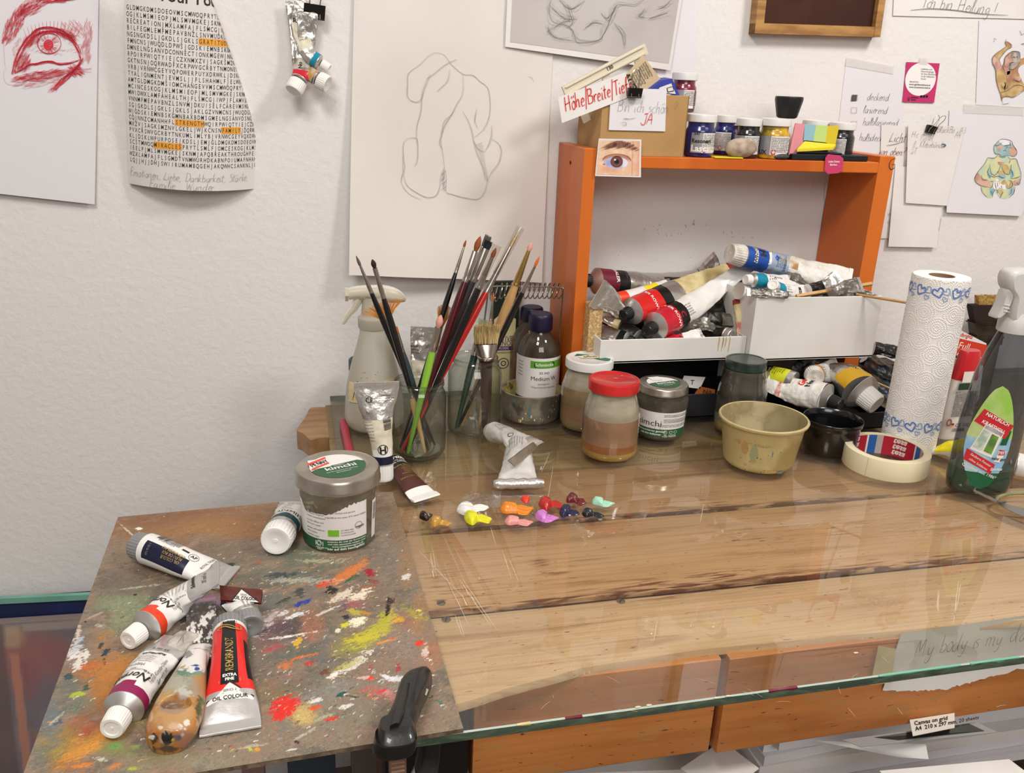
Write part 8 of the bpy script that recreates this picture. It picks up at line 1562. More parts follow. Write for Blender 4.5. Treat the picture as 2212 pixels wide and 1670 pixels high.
tube('paint_tube','folded brown and silver tube with a grey cap pointing to the camera',[TB(533,1334,.018),TB(526,1316,.021),TB(519,1298,.022)],.0125,.0175,cap=('g',1.02,.013,.001,1.0),group=GN,seed=84,p=2.2,crump=.0012,body=white_print,capdir=(.22,-.95,-.12),neck=.5,bands=[(0,.25,foil)],texts=[D(rows=(.003,-.006,3,.0035,9,0),s=.0035,m=ink_grey)],tail_fold=0)
# its folded-over end
s_=thing('paint_tube_fold','x','x') if 0 else None
o=[x for x in COL.objects if x.get('label','').startswith('folded brown and silver')][0]
a,b,c,d=T(474,1264,.032),T(567,1274,.034),T(563,1303,.030),T(477,1296,.028)
def slabq(q,th,m_,root,name,wav=0):
    nn=(q[1]-q[0]).cross(q[3]-q[0]).normalized(); nn=nn if nn.z>0 else -nn; mb=MB()
    f=lambda a_,b_,s_=0:(q[0].lerp(q[1],a_).lerp(q[3].lerp(q[2],a_),b_))+nn*(s_+wav*mnoise.noise(Vector((a_*4,b_*3,th*900))))
    mb.grid(lambda x,y:f(x,y),12,6); mb.grid(lambda x,y:f(x,y,-th),12,6); return mb.build(name,m_,root),f
brn2=mat('maroon_brown_enamel','#5b241c',.35,coat=.2)
fo,ff=slabq([a,b,c,d],.0022,brn2,o,'folded_end',.001)
mb=MB(); g=lambda x,y,dd=0:ff(x,y)-Vector((0,0,-.0006-dd))+Vector((0,-.0006,0))
mb.poly([(.30,.98),(.52,.18),(.96,.98)],g,0,0); mb.text('OIL COLOUR',lambda x,y,dd=0:g(.62+x*10,.80-y*34,.0006),0,0,.0095,1,bold=.03); mb.text('SERIES 3',lambda x,y,dd=0:g(.60+x*10,.56-y*34,.0006),0,0,.006,1); mb.ribbon([(.28,1.0),(.52,.12),(.98,1.0)],lambda x,y,dd=0:g(x,y,.0004),.03,1,0,taper=False); mb.build('lettering',[white_print,ink],o,smooth=False)
a,b,c,d=T(476,1290,.012),T(503,1325,.020),T(505,1345,.010),T(478,1310,.006)
slabq([a,b,c,d],.001,black_print,o,'side_flap',.0015)
# red tube with gold-edged black panel
P_=[TB(497,1378,.016),TB(498,1450,.013),TB(499,1578,.003)]
XV=lambda v:(T(498,v,.014)-T(498,1378,.014)).length
r_t,shp=tube('paint_tube','red and black tube with gold lettering and a silver crimp on the board',P_,.0150,.0235,cap=('g',.98,.014,.001,1.0),rest=ZBd,p=2.2,seed=85,group=GN,body=mat('bright_red_enamel','#dd2420',.35,coat=.2),neck=.85,cone=.05,shoulder=white_print,crump=.0004,
  bands=[(0,.04,white_print),(.715,1,foil_satin),(.22,.62,black_print,-1.6,-.9)],tailmat=foil_satin,texts=[
  D(poly=[(.001,-.0052),(XV(1488),-.0072),(XV(1488),.0072),(.001,.0052)],m=black_print),D(line=[(.001,-.0062),(XV(1486),-.0084)],w=.0006,m=ink_gold),D(line=[(.001,.0062),(XV(1486),.0084)],w=.0006,m=ink_gold),
  D(poly=[(XV(1487),0),(XV(1509),-.0175),(XV(1514),-.0185),(XV(1514),.0185),(XV(1509),.0175)],m=white_print),D(line=[(XV(1509),-.0185),(XV(1485),-.0003),(XV(1485),.0003),(XV(1509),.0185)],w=.0013,m=ink),
  D(t='REMBRANDT',x=XV(1441),y=.0004,s=.0092,m=ink_gold,b=.004,rot=PI,sx=(XV(1472)-XV(1411))/.0092/6.35),D(t='EXTRA',x=XV(1476),y=0,s=.0036,m=ink_white,rot=PI/2,b=.04),D(t='FINE',x=XV(1482),y=0,s=.0036,m=ink_white,rot=PI/2,b=.04),
  D(t='SERIES 3',x=XV(1498),y=0,s=.0030,rot=PI/2),D(line=[(XV(1501.5),-.006),(XV(1501.5),.006)],w=.0003),D(t='OIL COLOUR',x=XV(1508),y=0,s=.0046,rot=PI/2,b=.03),D(t='ARTISTS',x=.0018,y=.0,s=.0022,rot=PI/2,b=.03,m=ink_white)])
mb=MB(); mp=shp.map(); R90=lambda x,y,d=0:mp(x,y,d+.0004); e0=XV(1386)
mb.ribbon(smooth([(e0+.002,.009),(e0+.007,.0095),(e0+.008,.003),(e0+.004,-.003),(e0+.0035,-.009),(e0+.007,-.007)],4),R90,.0015,0,.0003); mb.ribbon(smooth([(e0+.0075,.008),(e0+.004,.002),(e0+.001,-.004),(e0,-.010)],4),R90,.0012,0,.0003)
mb.build('emblem',[ink_gold,white_print],r_t,smooth=False)
# tube with the broad white cap by the large jar
tube('paint_tube','white tube with a dark teal band and broad white cap beside the big jar',[TB(606,1150,.022),TB(622,1122,.020),TB(640,1088,.012)],.0170,.0205,cap=('w',.98,.021,.001,1.0),rest=None,p=1.8,seed=86,group=GN,crump=.0013,neck=.9,cone=.05,bands=[(0,.08,foil),(.08,.2,dark_teal),(.8,1,foil)],
  texts=[D(t='AKADEMIE',x=.024,y=.002,s=.0085,rot=-PI/2,sx=.9),D(t='Oil color',x=.033,y=.002,s=.0045,rot=-PI/2,m=ink_grey),D(rows=(.038,.008,5,.0035,10,-PI/2),s=.0032,m=ink_grey)])
# dark brown and white tube behind the jar
tube('paint_tube','black and brown tube with a pale crimped end lying on the glass',[T(852,1000,.013),T(880,1035,.010),T(915,1068,.004)],.0125,.0195,cap=('b',.7,.010),rest=.0005,p=2.1,seed=87,body=mat('burnt_brown_enamel','#4c241c',.4,coat=.1),bands=[(0,.36,black_print),(.82,1,white_print)],tailmat=white_print,tail_fold=.009,
  texts=[D(t='Artisan',x=.009,y=.001,s=.0105,m=ink_white,rot=PI/2,sh=.35,b=.03,sx=.9),D(t='WATER MIXABLE',x=.0165,y=.001,s=.0033,m=ink_white,rot=PI/2),D(t='OIL COLOUR',x=.0205,y=.001,s=.0038,m=ink_white,rot=PI/2,b=.02),D(t='Burnt Sienna',x=.029,y=.001,s=.0045,m=ink_gold,rot=PI/2,b=.02),D(rows=(.033,.010,5,.0034,12,-PI/2),s=.0030,m=ink_gold),D(t='37ml e 1.25 fl.oz',x=.0535,y=0,s=.0038,m=ink_gold,rot=PI/2)])
# silver tube standing on its cap
st=T(826,1052,0); st=Vector((st.x+.002,st.y+.010,0)); hz=lambda v,y=0:Vector((st.x,st.y+y,zat(st,820,v)))
top=W(814,832,st.y+.012); 
tube('paint_tube','silver and white tube with a navy collar standing on its white cap',[Vector((st.x,st.y,.030)),Vector((st.x-.001,st.y+.003,.055)),Vector((top.x,st.y+.010,.10)),Vector((top.x,st.y+.013,top.z))],.0135,.0285,cap=('w',.95,.022,.001,.98),up=(0,-1,0),p=1.6,seed=88,crump=.0012,neck=.8,cone=.08,
  bands=[(0,.10,navy),(.10,.20,white_print),(.20,.58,cream),(.58,1,foil)],tail_fold=.004,texts=[D(t='H',x=.021,y=0,s=.012,rot=PI/2,b=.04),D(line=[(.021+.006*math.cos(t),.006*math.sin(t)) for t in np.linspace(0,2*PI,24)],w=.001),D(bar=(.048,-.013,.014,.009)),D(rows=(.034,.004,9,.0037,13,PI/2),s=.0034,m=ink_grey)][:2]+[D(bar=(.045,-.015,.016,.010)),D(rows=(.033,.008,8,.0042,12,PI/2),s=.0034,m=ink_grey),D(t='CE',x=.085,y=.010,s=.008,rot=-PI/2),D(line=[(.086+.0035*math.cos(t),.010+.0035*math.sin(t)) for t in np.linspace(0,2*PI,20)],w=.0007),D(rows=(.084,-.002,3,.0035,14,-PI/2),s=.0036)])
# folded silver tube in the middle of the glass
F=thing('folded_tube','white and silver tube folded over twice, above the paint dabs','paint tube',tuple(T(1120,1050)))
wm=mat('crinkled_white_foil','#d8d5cf',.3,.25,bump=.8,bscale=45,var='#c9c6c0',vscale=30)
sl=TubeShape([T(1122,960,.020),T(1120,990,.019),T(1118,1040,.009)],.018,.026,p=1.6,crump=.0018,seed=91,tail_t=.004)
mb=MB(); mb.grid(lambda a,b:sl.at(b,a*2*PI),32,40,0,wrap=True); mb.build('lower_body',wm,F,auto=60)
mb=MB(); a,b=T(1066,1046,.007),T(1174,1044,.007); mb.tubeline([a.lerp(b,t)+Vector((0,0,.0007*mnoise.noise(Vector((t*9,3,1))))) for t in np.linspace(0,1,14)],[.005]+[.0072+.0006*math.sin(k*2.1) for k in range(12)]+[.0055],12); mb.build('rolled_end',foil,F)
su=TubeShape([T(1068,934,.020),T(1096,942,.026),T(1128,958,.030),T(1150,972,.028)],.0155,.0225,p=1.1,crump=.0018,seed=92,twist=.3)
mb=MB(); mb.grid(lambda a,b:su.at(b,a*2*PI),32,40,lambda i,j:1 if j>.72 else 0,wrap=True); mb.build('upper_body',[wm,foil],F,auto=60)
a_=(su.P[0]-su.P[1]).normalized(); mb=MB(); mb.lathe([(.0150,0),(.0155,.001),(.0145,.003),(.0120,.004),(.0118,.012),(.0105,.014),(.00001,.014)],su.P[0],36,0,frame(a_)); mb.build('cap',cap_worn,F)
a,b,c,d=T(1098,995,.036),T(1152,955,.044),T(1163,966,.030),T(1114,1008,.024)
slabq([a,b,c,d],.0016,foil,F,'fold_crimp',.001)
mb=MB(); mp=sl.map(); rr=random.Random(6); q=-.020
for k in range(16): wq=rr.choice((.0005,.0009)); y=.0135-k*0; mb.poly([(.012+k*.0016,.0205),(.012+k*.0016+wq,.0205),(.012+k*.0016+wq,.0135),(.012+k*.0016,.0135)],lambda x,y,d=0:mp(x,y,.0005),0,0)
for k in range(6): mb.text(''.join(rr.choice('aeinrstlomdu ') for _ in range(14)),mp,.012,.004-k*.0035,.0034,1,align='LEFT',off=.0005)
mp2=su.map()
for k in range(5): mb.text(''.join(rr.choice('aeinrstlomdu ') for _ in range(12)),mp2,.014,.008-k*.0034,.0034,1,align='LEFT',off=.0006)
mb.ribbon([(.052+.004*math.cos(t),-.004+.004*math.sin(t)) for t in np.linspace(0,2*PI,18)],mp2,.0009,0,.0006,taper=False)
mb.build('lettering',[ink,ink_grey],F,smooth=False)
# clear strip behind the standing tube, held on edge: frosted acrylic sheet
mb=MB(); 
# ---------------- palette scraper with wooden handle
kn=thing('scraper','paint scraper with a thumb-worn wooden handle and paint-covered blade on the palette board','scraper',tuple(T(380,1510,.01)))
hw_=mat('worn_orange_wood','#a9652a',.3,coat=.5,var=['#8f4f22','#b8763a'],vscale=26,stretch=(1,1,1)); 
p0,p1=T(358,1613,.014),T(424,1424,.014); ax_=(p1-p0).normalized(); sd_=Vector((ax_.y,-ax_.x,0)).normalized(); Lh=(p1-p0).length
prof_=[(0,.0),(.02,.011),(.07,.0175),(.16,.0212),(.30,.0222),(.45,.0212),(.6,.0186),(.75,.0155),(.9,.0122),(1.0,.0105),(1.04,.008)]
def hpt(a,t):
    t=t*1.04; 
    for (x0,y0),(x1,y1) in zip(prof_,prof_[1:]):
        if x0<=t<=x1: w_=y0+(y1-y0)*sm((t-x0)/(x1-x0)) if 0 else y0+(y1-y0)*((t-x0)/(x1-x0)); break
    w_=math.sqrt(max(t,0)/.05)*.0155 if t<.05 else w_
    hgt=min(w_,.0125*(1-.15*t)); ca,sa=math.cos(a),math.sin(a)
    z=.0145+hgt*math.copysign(abs(sa)**.8,sa)
    p=p0+ax_*(Lh*t)+sd_*(w_*.92*math.copysign(abs(ca)**.9,ca)); p.z=z
    # thumb hollow
    q=p-(p0+ax_*(Lh*.34)); u_=q.dot(ax_)*.75+q.dot(sd_)*.2; v_=q.dot(sd_)*1.0-q.dot(ax_)*.25
    if sa>0:
        e=(u_/.0068)**2+(v_/.0125)**2
        if e<1.25: p.z-=.0078*(1-sm((e-.55)/.6))
    return p
NU,NV=120,200; mb=MB(); mb.grid(lambda a,b:hpt(a*2*PI,b),NU,NV,0,wrap=True)
vv=np.array(mb.v); hx_=[(v-np.array(p0)).dot(np.array(ax_))/Lh for v in vv]; sy_=[(v-np.array(p0)).dot(np.array(sd_)) for v in vv]
X1,Y1=np.array(hx_),np.array(sy_); n_a=vnoise(X1*14,Y1*160+5,41,4); n_b=vnoise(X1*5+3,Y1*70+9,42,3); n_c=vnoise(X1*60,Y1*500+50,43,2)
Cc=np.ones((len(vv),3))*L3('#b07c3e'); Qk=(vv-EYE)@ROT; Uk=1106+FPX*Qk[:,0]/Qk[:,2]; Vk=835+FPX*Qk[:,1]/Qk[:,2]
def lh(h,al):
    global Cc
    Cc=Cc*(1-al[:,None])+L3(h)*al[:,None]
def hp(x,y,rx,ry,col,s_=.9,k=1.0,soft=.5):
    """patch at zoomed photo position"""
    d=np.sqrt(((Uk-300-x/3.66)/(rx/3.66))**2+((Vk-1380-y/3.66)/(ry/3.66))**2)+(n_c-.5)*k+(n_a-.5)*k; lh(col,s_*sstep(-d,-1-soft*.5,-1+soft*.5))
lh('#a06c34',sstep(n_a,.45,.65)*.8); lh('#c19a5e',sstep(n_b,.45,.7)*.6)
for q_ in ((250,750,210,130,'#9c6128',.9,.8,.9),(120,740,70,90,'#a5682c',.8,.8,.8),(430,640,90,110,'#b87c34',.8,.8,.9),(280,600,170,110,'#bb9461',.75,.8,.9),(360,330,190,110,'#8f9580',.85,.9,.8),(480,380,70,80,'#9c8a78',.7,.9,.8),(300,350,90,60,'#a9a593',.7,1.2,.5),(500,330,60,90,'#b07a34',.7,.8,.8),
  (350,430,60,45,'#b9b6ac',.9,1.3,.4),(370,260,90,30,'#4f7a62',.9,1.5,.4),(480,260,60,22,'#5f8d78',.8,1.4,.4),(440,160,150,95,'#dcdad5',.95,.7,.3),(380,120,60,22,'#6a6a68',.8,1.6,.3),(450,210,40,10,'#23408c',1,.9,.3),(460,236,22,14,'#1d3a86',1,.5,.2),(475,570,26,95,'#3c4a30',.9,1.3,.4),(500,500,16,26,'#2f6a44',.8,1,.3),
  (382,662,24,26,'#d9d4cc',.95,.9,.25),(328,690,16,20,'#d6d0c6',.95,.9,.25),(170,700,18,12,'#d0c8bc',.8,.9,.3),(365,715,10,10,'#d6d0c6',.9,.5,.3),(345,760,14,14,'#e0dbd2',1,.6,.2),(280,690,40,30,'#c9a88c',.7,.6,.9),(360,790,70,60,'#8f6558',.7,1,.5),(220,795,62,50,'#a79a8a',.8,.8,.4),(235,790,55,38,'#1f1d1c',1,1.3,.3),(125,790,36,30,'#2a2726',.95,1.2,.3),(100,780,24,14,'#dcd7cd',.9,1.0,.3),(230,870,90,24,'#1f1c1a',.8,1.2,.4),(275,795,14,12,'#b8a52c',1,.3,.2),(300,780,30,26,'#3a4a5e',.8,1,.3),
  (265,545,105,52,'#9a7f66',.9,.3,.3),(250,525,95,30,'#6e5442',.8,.9,.4)): hp(*q_)
mb.build('handle',mat('worn_painted_wood','#fff',.28,coat=.4,attr=True) if 0 else mat('worn_painted_wood','#ffffff',.34,coat=.35,attr=True),kn,colors=np.concatenate([np.clip(Cc,0,1),np.ones((len(vv),1))],1),auto=0)
mb=MB(); mb.grid(lambda a,b:p1+ax_*(-.012+.030*b)+sd_*((.0115-.001*b)*math.cos(a*2*PI))+Vector((0,0,(.0075-.004*b)*math.sin(a*2*PI)+mnoise.noise(Vector((a*9,b*4,2)))*.0012)),28,10,0,wrap=True); mb.build('paint_crust',mat('white_paint_crust','#d6d2ca',.5,bump=.7,bscale=50,var=['#d0ccc4','#4e5a68'],vscale=40),kn)
q=[T(402,1298,.010),T(466,1290,.010),T(470,1420,.014),T(404,1420,.014)]
NXk,NYk=60,120; A3,B3=np.meshgrid(np.linspace(0,1,NXk+1),np.linspace(0,1,NYk+1)); m1=vnoise(A3*5,B3*9,51,5); m2=vnoise(A3*14+B3*5,B3*26,52,4); Ck=np.zeros(A3.shape+(3,))
def lk(h,al):
    global Ck
    Ck=Ck*(1-al[...,None])+L3(h)*al[...,None]
lk('#4a423e',np.ones(A3.shape)); lk('#6b5550',sstep(m1,.45,.6)*.8); lk('#6f7e86',sstep(m2,.55,.66)*sstep(-B3,-.8,-.1)*.7); lk('#e2ded6',sstep(m1+.35*B3,.72,.76)); lk('#26211f',sstep(m2,.62,.66)*sstep(B3,.4,.6)); lk('#b98aa6',sstep(-B3,-.09,-.03)*.8)
def kp(a_,b_,s_=0): 
    p=q[0].lerp(q[1],a_).lerp(q[3].lerp(q[2],a_),b_); w_=1-.25*sm((b_-.75)/.25); ctr=q[0].lerp(q[1],.5).lerp(q[3].lerp(q[2],.5),b_); return ctr+(p-ctr)*w_+Vector((0,0,s_))
mb=MB(); vs=[kp(float(a_),float(b_),.0006*float(m)) for a_,b_,m in zip(A3.ravel(),B3.ravel(),m2.ravel())]; w_=NXk+1; mb.add(vs,[(j*w_+i,(j+1)*w_+i,(j+1)*w_+i+1,j*w_+i+1) for j in range(NYk) for i in range(NXk)]); nb=len(mb.v); mb.grid(lambda a_,b_:kp(a_,b_,-.0012),4,8)
cols_=np.concatenate([np.concatenate([np.clip(Ck.reshape(-1,3),0,1),np.ones((len(vs),1))],1),np.ones((len(mb.v)-nb,4))*np.array([.3,.3,.3,1])]); mb.build('blade',mat('painted_blade','#ffffff',.35,attr=True,coat=.2),kn,colors=cols_,auto=0)

# ---------------- black screw clamp holding board and glass
cl=thing('clamp','black paint-crusted bar clamp gripping the front edge of the palette board','clamp',tuple(T(870,1590,.01)))
ci=mat('black_cast_iron','#141414',.42,coat=.3,bump=1,bscale=35)
def loft(name,rows,m_,root,n=20,pw=3.0):
    """rows: centre, half-width vector, half-height vector"""
    mb=MB(); vs=[]
    for c_,hw2,hh in rows:
        for i in range(n):
            t=2*PI*i/n; cx=math.copysign(abs(math.cos(t))**(2/pw),math.cos(t)); sy2=math.copysign(abs(math.sin(t))**(2/pw),math.sin(t)); vs.append(Vector(c_)+Vector(hw2)*cx+Vector(hh)*sy2)
    k=len(rows); mb.add(vs,[(j*n+i,j*n+(i+1)%n,(j+1)*n+(i+1)%n,(j+1)*n+i) for j in range(k-1) for i in range(n)]+[tuple(range(n))[::-1],tuple((k-1)*n+i for i in range(n))]); return mb.build(name,m_,root,auto=45)
def CP(u,v,z): return T(u,v,z)
H0=CP(906,1478,.022); H1=CP(882,1530,.026); H2=CP(862,1568,.030); H3=CP(858,1600,.024)
sdv=Vector((.9,.25,0)); 
rows=[(CP(902,1466,.017),sdv*.010,(0,0,.009)),(CP(900,1470,.019),sdv*.0135,(0,0,.013)),(CP(896,1480,.020),sdv*.0150,(0,0,.0145)),(CP(888,1500,.021),sdv*.0140,(0,0,.0145)),(CP(882,1520,.022),sdv*.0135,(0,0,.0145)),(CP(873,1545,.024),sdv*.0140,(0,0,.0145)),(CP(864,1566,.026),sdv*.0150,(0,0,.0145)),(CP(857,1590,.024),sdv*.0145,(0,0,.015))]
loft('upper_jaw',rows,ci,cl)
# raised cheek on the right, square socket in front
loft('cheek',[(CP(918,1464,.024),sdv*.005,(0,0,.010)),(CP(917,1474,.025),sdv*.0075,(0,0,.0125)),(CP(911,1492,.025),sdv*.0070,(0,0,.0125)),(CP(900,1520,.025),sdv*.0055,(0,0,.0115)),(CP(888,1550,.026),sdv*.005,(0,0,.011)),(CP(878,1575,.026),sdv*.004,(0,0,.010))],ci,cl)
loft('worn_ridge',[(CP(878,1482,.0345),sdv*.003,(0,0,.003)),(CP(872,1510,.036),sdv*.004,(0,0,.0035)),(CP(862,1545,.039),sdv*.005,(0,0,.0035)),(CP(852,1570,.040),sdv*.004,(0,0,.003))],ci,cl)
yf=CP(858,1590,.026).y; fx=CP(856,1590,.026).x
zb_=W(845,1640,yf-.018).z
loft('bar_socket',[((fx,yf-.000,.039),(.0120,0,0),(0,.010,0)),((fx,yf-.004,.032),(.0150,0,0),(0,.0135,0)),((fx-.001,yf-.007,zb_+.012),(.0155,0,0),(0,.0135,0)),((fx-.002,yf-.008,zb_+.004),(.0160,0,0),(0,.0135,0)),((fx-.002,yf-.008,zb_),(.0140,0,0),(0,.012,0))],ci,cl)
mb=MB(); bz=zb_; mb.box((fx-.007,yf-.015,-.30),(fx+.006,yf-.008,bz)); mb.build('steel_bar',mat('clamp_bar','#8a6f5c',.5,.4,var='#6b5344',vscale=30),cl,smooth=False)
mb=MB()
for k in range(56): z=zb_-.006-k*.0042; mb.box((fx-.0055,yf-.0158,z-.0013),(fx+.0045,yf-.0148,z))
mb.build('bar_teeth',mat('clamp_teeth','#a88a74',.5,.4),cl,smooth=False)['kind']='stuff'
loft('lower_jaw',[((fx,yf-.006,-.085),(.012,0,0),(0,.012,0)),((fx+.012,yf+.02,-.075),(.011,0,0),(0,.01,.01)),((fx+.03,yf+.045,-.055),(.01,0,0),(0,.008,.008)),((fx+.035,yf+.055,-.030),(.009,0,0),(0,.008,.004)),((fx+.035,yf+.055,-.011),(.011,0,0),(0,.010,0))],ci,cl)
mb=MB(); mp=lambda u,v:CP(u,v,.0435)
for pts in ([(862,1526),(868,1531),(862,1541),(856,1545),(854,1540),(858,1534)],[(854,1548),(858,1552),(853,1557),(850,1553)],[(921,1487),(926,1490),(921,1503),(918,1500)]):
    pp=[CP(u,v,.0395) for u,v in pts]; cc0=sum(pp,Vector())/len(pp); mb.add(pp+[cc0+Vector((0,0,.0012))],[(i,(i+1)%len(pp),len(pp)) for i in range(len(pp))])
mb.build('paint_specks',mat('grey_specks','#a7a49c',.5),cl)

# ---------------- fresh dabs of oil paint squeezed on the glass
GD_='fresh dabs of oil paint on the glass'
def dab(lab,u,v,w,h,col,kind,ang=0,seed=0):
    c=T(u,v,0); s_=px(1,c); rx=w/2*s_*1.05; ry=h/2*s_/.62; m_=mat('oil_'+lab.split(' dab')[0].replace(' ','_'),col,.26,coat=.5,bump=.5,bscale=260)
    R_2=Matrix.Rotation(ang,3,'Z'); ph=seed*1.7; mb=MB(); bl=kind=='blob'; H_=(.0075 if not bl else .006)*min(1,h/28)
    def wd(b): 
        bulb=math.sqrt(max(0,1-((b-.27)/.27)**2)) if b<.54 else 0; tail=(.62*math.sin(min(1,(b-.2)/.35)*PI/2)*(1-sm((b-.72)/.28))+.12*(b<.99)) if b>.2 else 0
        return ry*(math.sqrt(max(0,1-(2*b-1)**2)) if bl else max(bulb*.85,tail)*(1+.22*math.sin(b*9+ph)))
    def ht(b): return H_*(math.sqrt(max(0,1-(2*b-1)**2)) if bl else math.sqrt(max(0,1-((b-.28)/.29)**2)) if b<.5 else 0)+(0 if bl else .0016*(1-b)*sm(b*6)+.0005)
    def f(a,b,up=1):
        t=a*2-1; x=(b*2-1)*rx; y=t*wd(b)+ry*.28*math.sin(b*4.2+ph)*(b>.0)*b; z=ht(b)*max(0,1-t*t)**.55
        z+=(.0011*math.sin(t*5+b*7+ph)**2+.0009*abs(mnoise.noise(Vector((t*2.2,b*5,ph)))))*sm(b*5)*(1-abs(t)**3)*(1 if b<.97 else 0)
        return c+R_2@Vector((x,y,0))+Vector((0,0,max(.0002,z) if up else .0001))
    mb.grid(f,30,48); mb.grid(lambda a,b:f(a,b,0),30,12); return tag(mb.build('paint_dab',m_,origin=c,auto=0),lab,'paint',GD_)
for i,a in enumerate((
 ('white dab of paint with a clear smear, left of centre',1022,1101,70,34,'#e6e3dc','s',.1),
 ('bright yellow dab of paint below the white one',1032,1121,56,34,'#d9d412','s',.1),
 ('orange dab of paint, the largest of the row',1117,1100,72,34,'#e08318','s',-.05),
 ('small vermilion dab of paint at the top of the row',1135,1080,19,18,'#e0341c','blob',0),
 ('red dab of paint right of the vermilion one',1190,1091,52,32,'#b3201a','s',-.1,),
 ('dark crimson dab of paint in the back row',1246,1082,44,26,'#651019','s',-.5),
 ('mint green dab of paint at the right end',1303,1087,48,22,'#a3d3ba','s',-.35),
 ('blackish brown dab of paint at the left end',921,1117,30,22,'#2b1512','s',.25),
 ('ochre dab of paint beside the blackish brown one',952,1130,46,22,'#b98b34','s',-.15),
 ('salmon pink dab of paint in the front row',1121,1128,60,22,'#d9918a','s',-.1),
 ('lilac dab of paint in the front row',1181,1119,50,28,'#c678c0','s',-.4),
 ('dark blue dab of paint beside the lilac one',1230,1109,42,30,'#151842','s',-.5),
 ('blue-black dab of paint right of the dark blue one',1281,1112,46,20,'#11151f','s',-.25))):
    dab(*a[:7],ang=a[7],seed=i+3)
# clear medium smear
mb=MB(); c=T(1030,1083); mb.grid(lambda a,b:c+Vector(((a-.5)*.05+.012*b,(b-.5)*.045,.0006+.0022*abs(mnoise.noise(Vector((a*5,b*4,3))))*math.sin(a*PI)*math.sin(b*PI)*2)),24,18)
tag(mb.build('medium_smear',thinglass('clear_gel','#eef0f0',f0=.12,rough=.05,haze=.05,hazecol='#ffffff',hscale=60),origin=c),'transparent smear of gel above the white paint dab','paint')

# ---------------- below and beside the bench
# painted canvases leaning on the wall at lower left
cy_=1.36
def canvas(name,label,pts,y,th,m_,rim=None,**k):
    cs=[W(*p,y) for p in pts]; root=thing(name,label,'canvas',tuple(cs[3]));
    mb=MB(); mb.add(cs+[p+Vector((0,th,0)) for p in cs],[(0,1,2,3),(4,7,6,5),(0,4,5,1),(1,5,6,2),(2,6,7,3),(3,7,4,0)]); mb.build('stretched_canvas',m_,root,smooth=False); return root,cs
mint=mat('mint_edge','#7fb5a0',.6,var='#6fa593',vscale=12); navyp=mat('navy_painted','#1c2a5a',.6,var='#172048',vscale=9); 
root,cs=canvas('painted_canvas','navy and mint edged canvas leaning on the wall behind the other painting, lower left',[(-200,1318),(420,1275),(420,1960),(-200,1960)],1.365,.02,navyp)
mb=MB(); q=[W(-200,1303,1.362),W(420,1274,1.362),W(420,1285,1.362),W(-200,1315,1.362)]; mb.add(q+[p+Vector((0,.008,.0)) for p in q],[(0,1,2,3),(0,4,5,1),(4,7,6,5),(2,6,7,3)]); mb.build('mint_rim',mint,root,smooth=False)
NXc,NYc=120,110; A4,B4=np.meshgrid(np.linspace(0,1,NXc+1),np.linspace(0,1,NYc+1)); pu=-60+A4*520; pv=1338+B4*520-A4*30
k1=vnoise(pu/60,pv/70,61,4); k2=vnoise(pu/25,pv/25,62,3); Cp=np.zeros(A4.shape+(3,))
def lp_(h,al):
    global Cp
    Cp=Cp*(1-al[...,None])+L3(h)*al[...,None]
lp_('#8c7c7e',np.ones(A4.shape)); lp_('#78747a',sstep(k1,.42,.6)*.9); lp_('#a06a64',sstep(-((pu-70)**2/12000+(pv-1395)**2/3000),-1.2,-.1)*.8); lp_('#94686a',sstep(-((pu-45)**2/1800+(pv-1440)**2/2500),-1.2,-.1)*.8); lp_('#857880',sstep(-((pu-95)**2/1800+(pv-1500)**2/9000),-1.2,-.1)*.6)
lp_('#a79a90',sstep(-np.abs(pv-1347+pu*.09),-9,-6)*.85); lp_('#bd8672',sstep(-np.abs(pu-22-(pv-1380)*.075),-11,-8)*sstep(pv,1385,1395)*.9); lp_('#b89d80',sstep(-((pu-20)**2/900+(pv-1360)**2/500),-1.2,-.3)*.8); lp_('#8b8378',sstep(-pu,-8,-4)*sstep(-pv,-1375,-1368)*.9); lp_('#6b5957',sstep(-(pu-(pv-1380)*.07),-8,0)*.7); lp_('#935a50',sstep(-np.abs(pu-42-(pv-1380)*.07),-7,0)*sstep(k2,.4,.6)*.5)
q=[W(-60,1352,1.345),W(460,1318,1.345),W(470,1900,1.34),W(-30,1900,1.34)]
root=thing('painting_canvas','dusky red and grey canvas with masking tape on its edge, lower left behind the board','canvas',tuple(q[3]))
def cp_(a_,b_): return q[0].lerp(q[1],a_).lerp(q[3].lerp(q[2],a_),b_)
vs=[cp_(float(a_),float(b_)) for a_,b_ in zip(A4.ravel(),B4.ravel())]; w_=NXc+1; mb=MB(); mb.add(vs,[(j*w_+i,(j+1)*w_+i,(j+1)*w_+i+1,j*w_+i+1) for j in range(NYc) for i in range(NXc)])
n0=len(mb.v); mb.add([p for p in q]+[p+Vector((0,.016,0)) for p in q],[(0,4,5,1),(0,3,7,4),(4,7,6,5)]); mb.build('painted_face',mat('oil_painting','#ffffff',.55,attr=True),root,colors=np.concatenate([np.concatenate([np.clip(Cp.reshape(-1,3),0,1),np.ones((len(vs),1))],1),np.ones((8,4))*np.array([.25,.2,.18,1])]),auto=20)
for (lab,x0,x1,y,col,zt_) in (('grey-backed board standing under the bench behind the clamp',.13-.09,.10,.86,'#7b756f',-.22),('dark blue-grey panel standing under the bench, left of the leg',-.035,.02,.84,'#39424f',-.24),('pinkish wooden slat standing under the bench at far left',-.085,-.06,.83,'#8a6a64',-.23)):
    mb=MB(); mb.box((x0,y,-TZ+.001),(x1,y+.012,zt_)); tag(mb.build('standing_panel',mat('panel_'+col[1:],col,.7),origin=(x0,y,-TZ),smooth=False),lab,'panel')
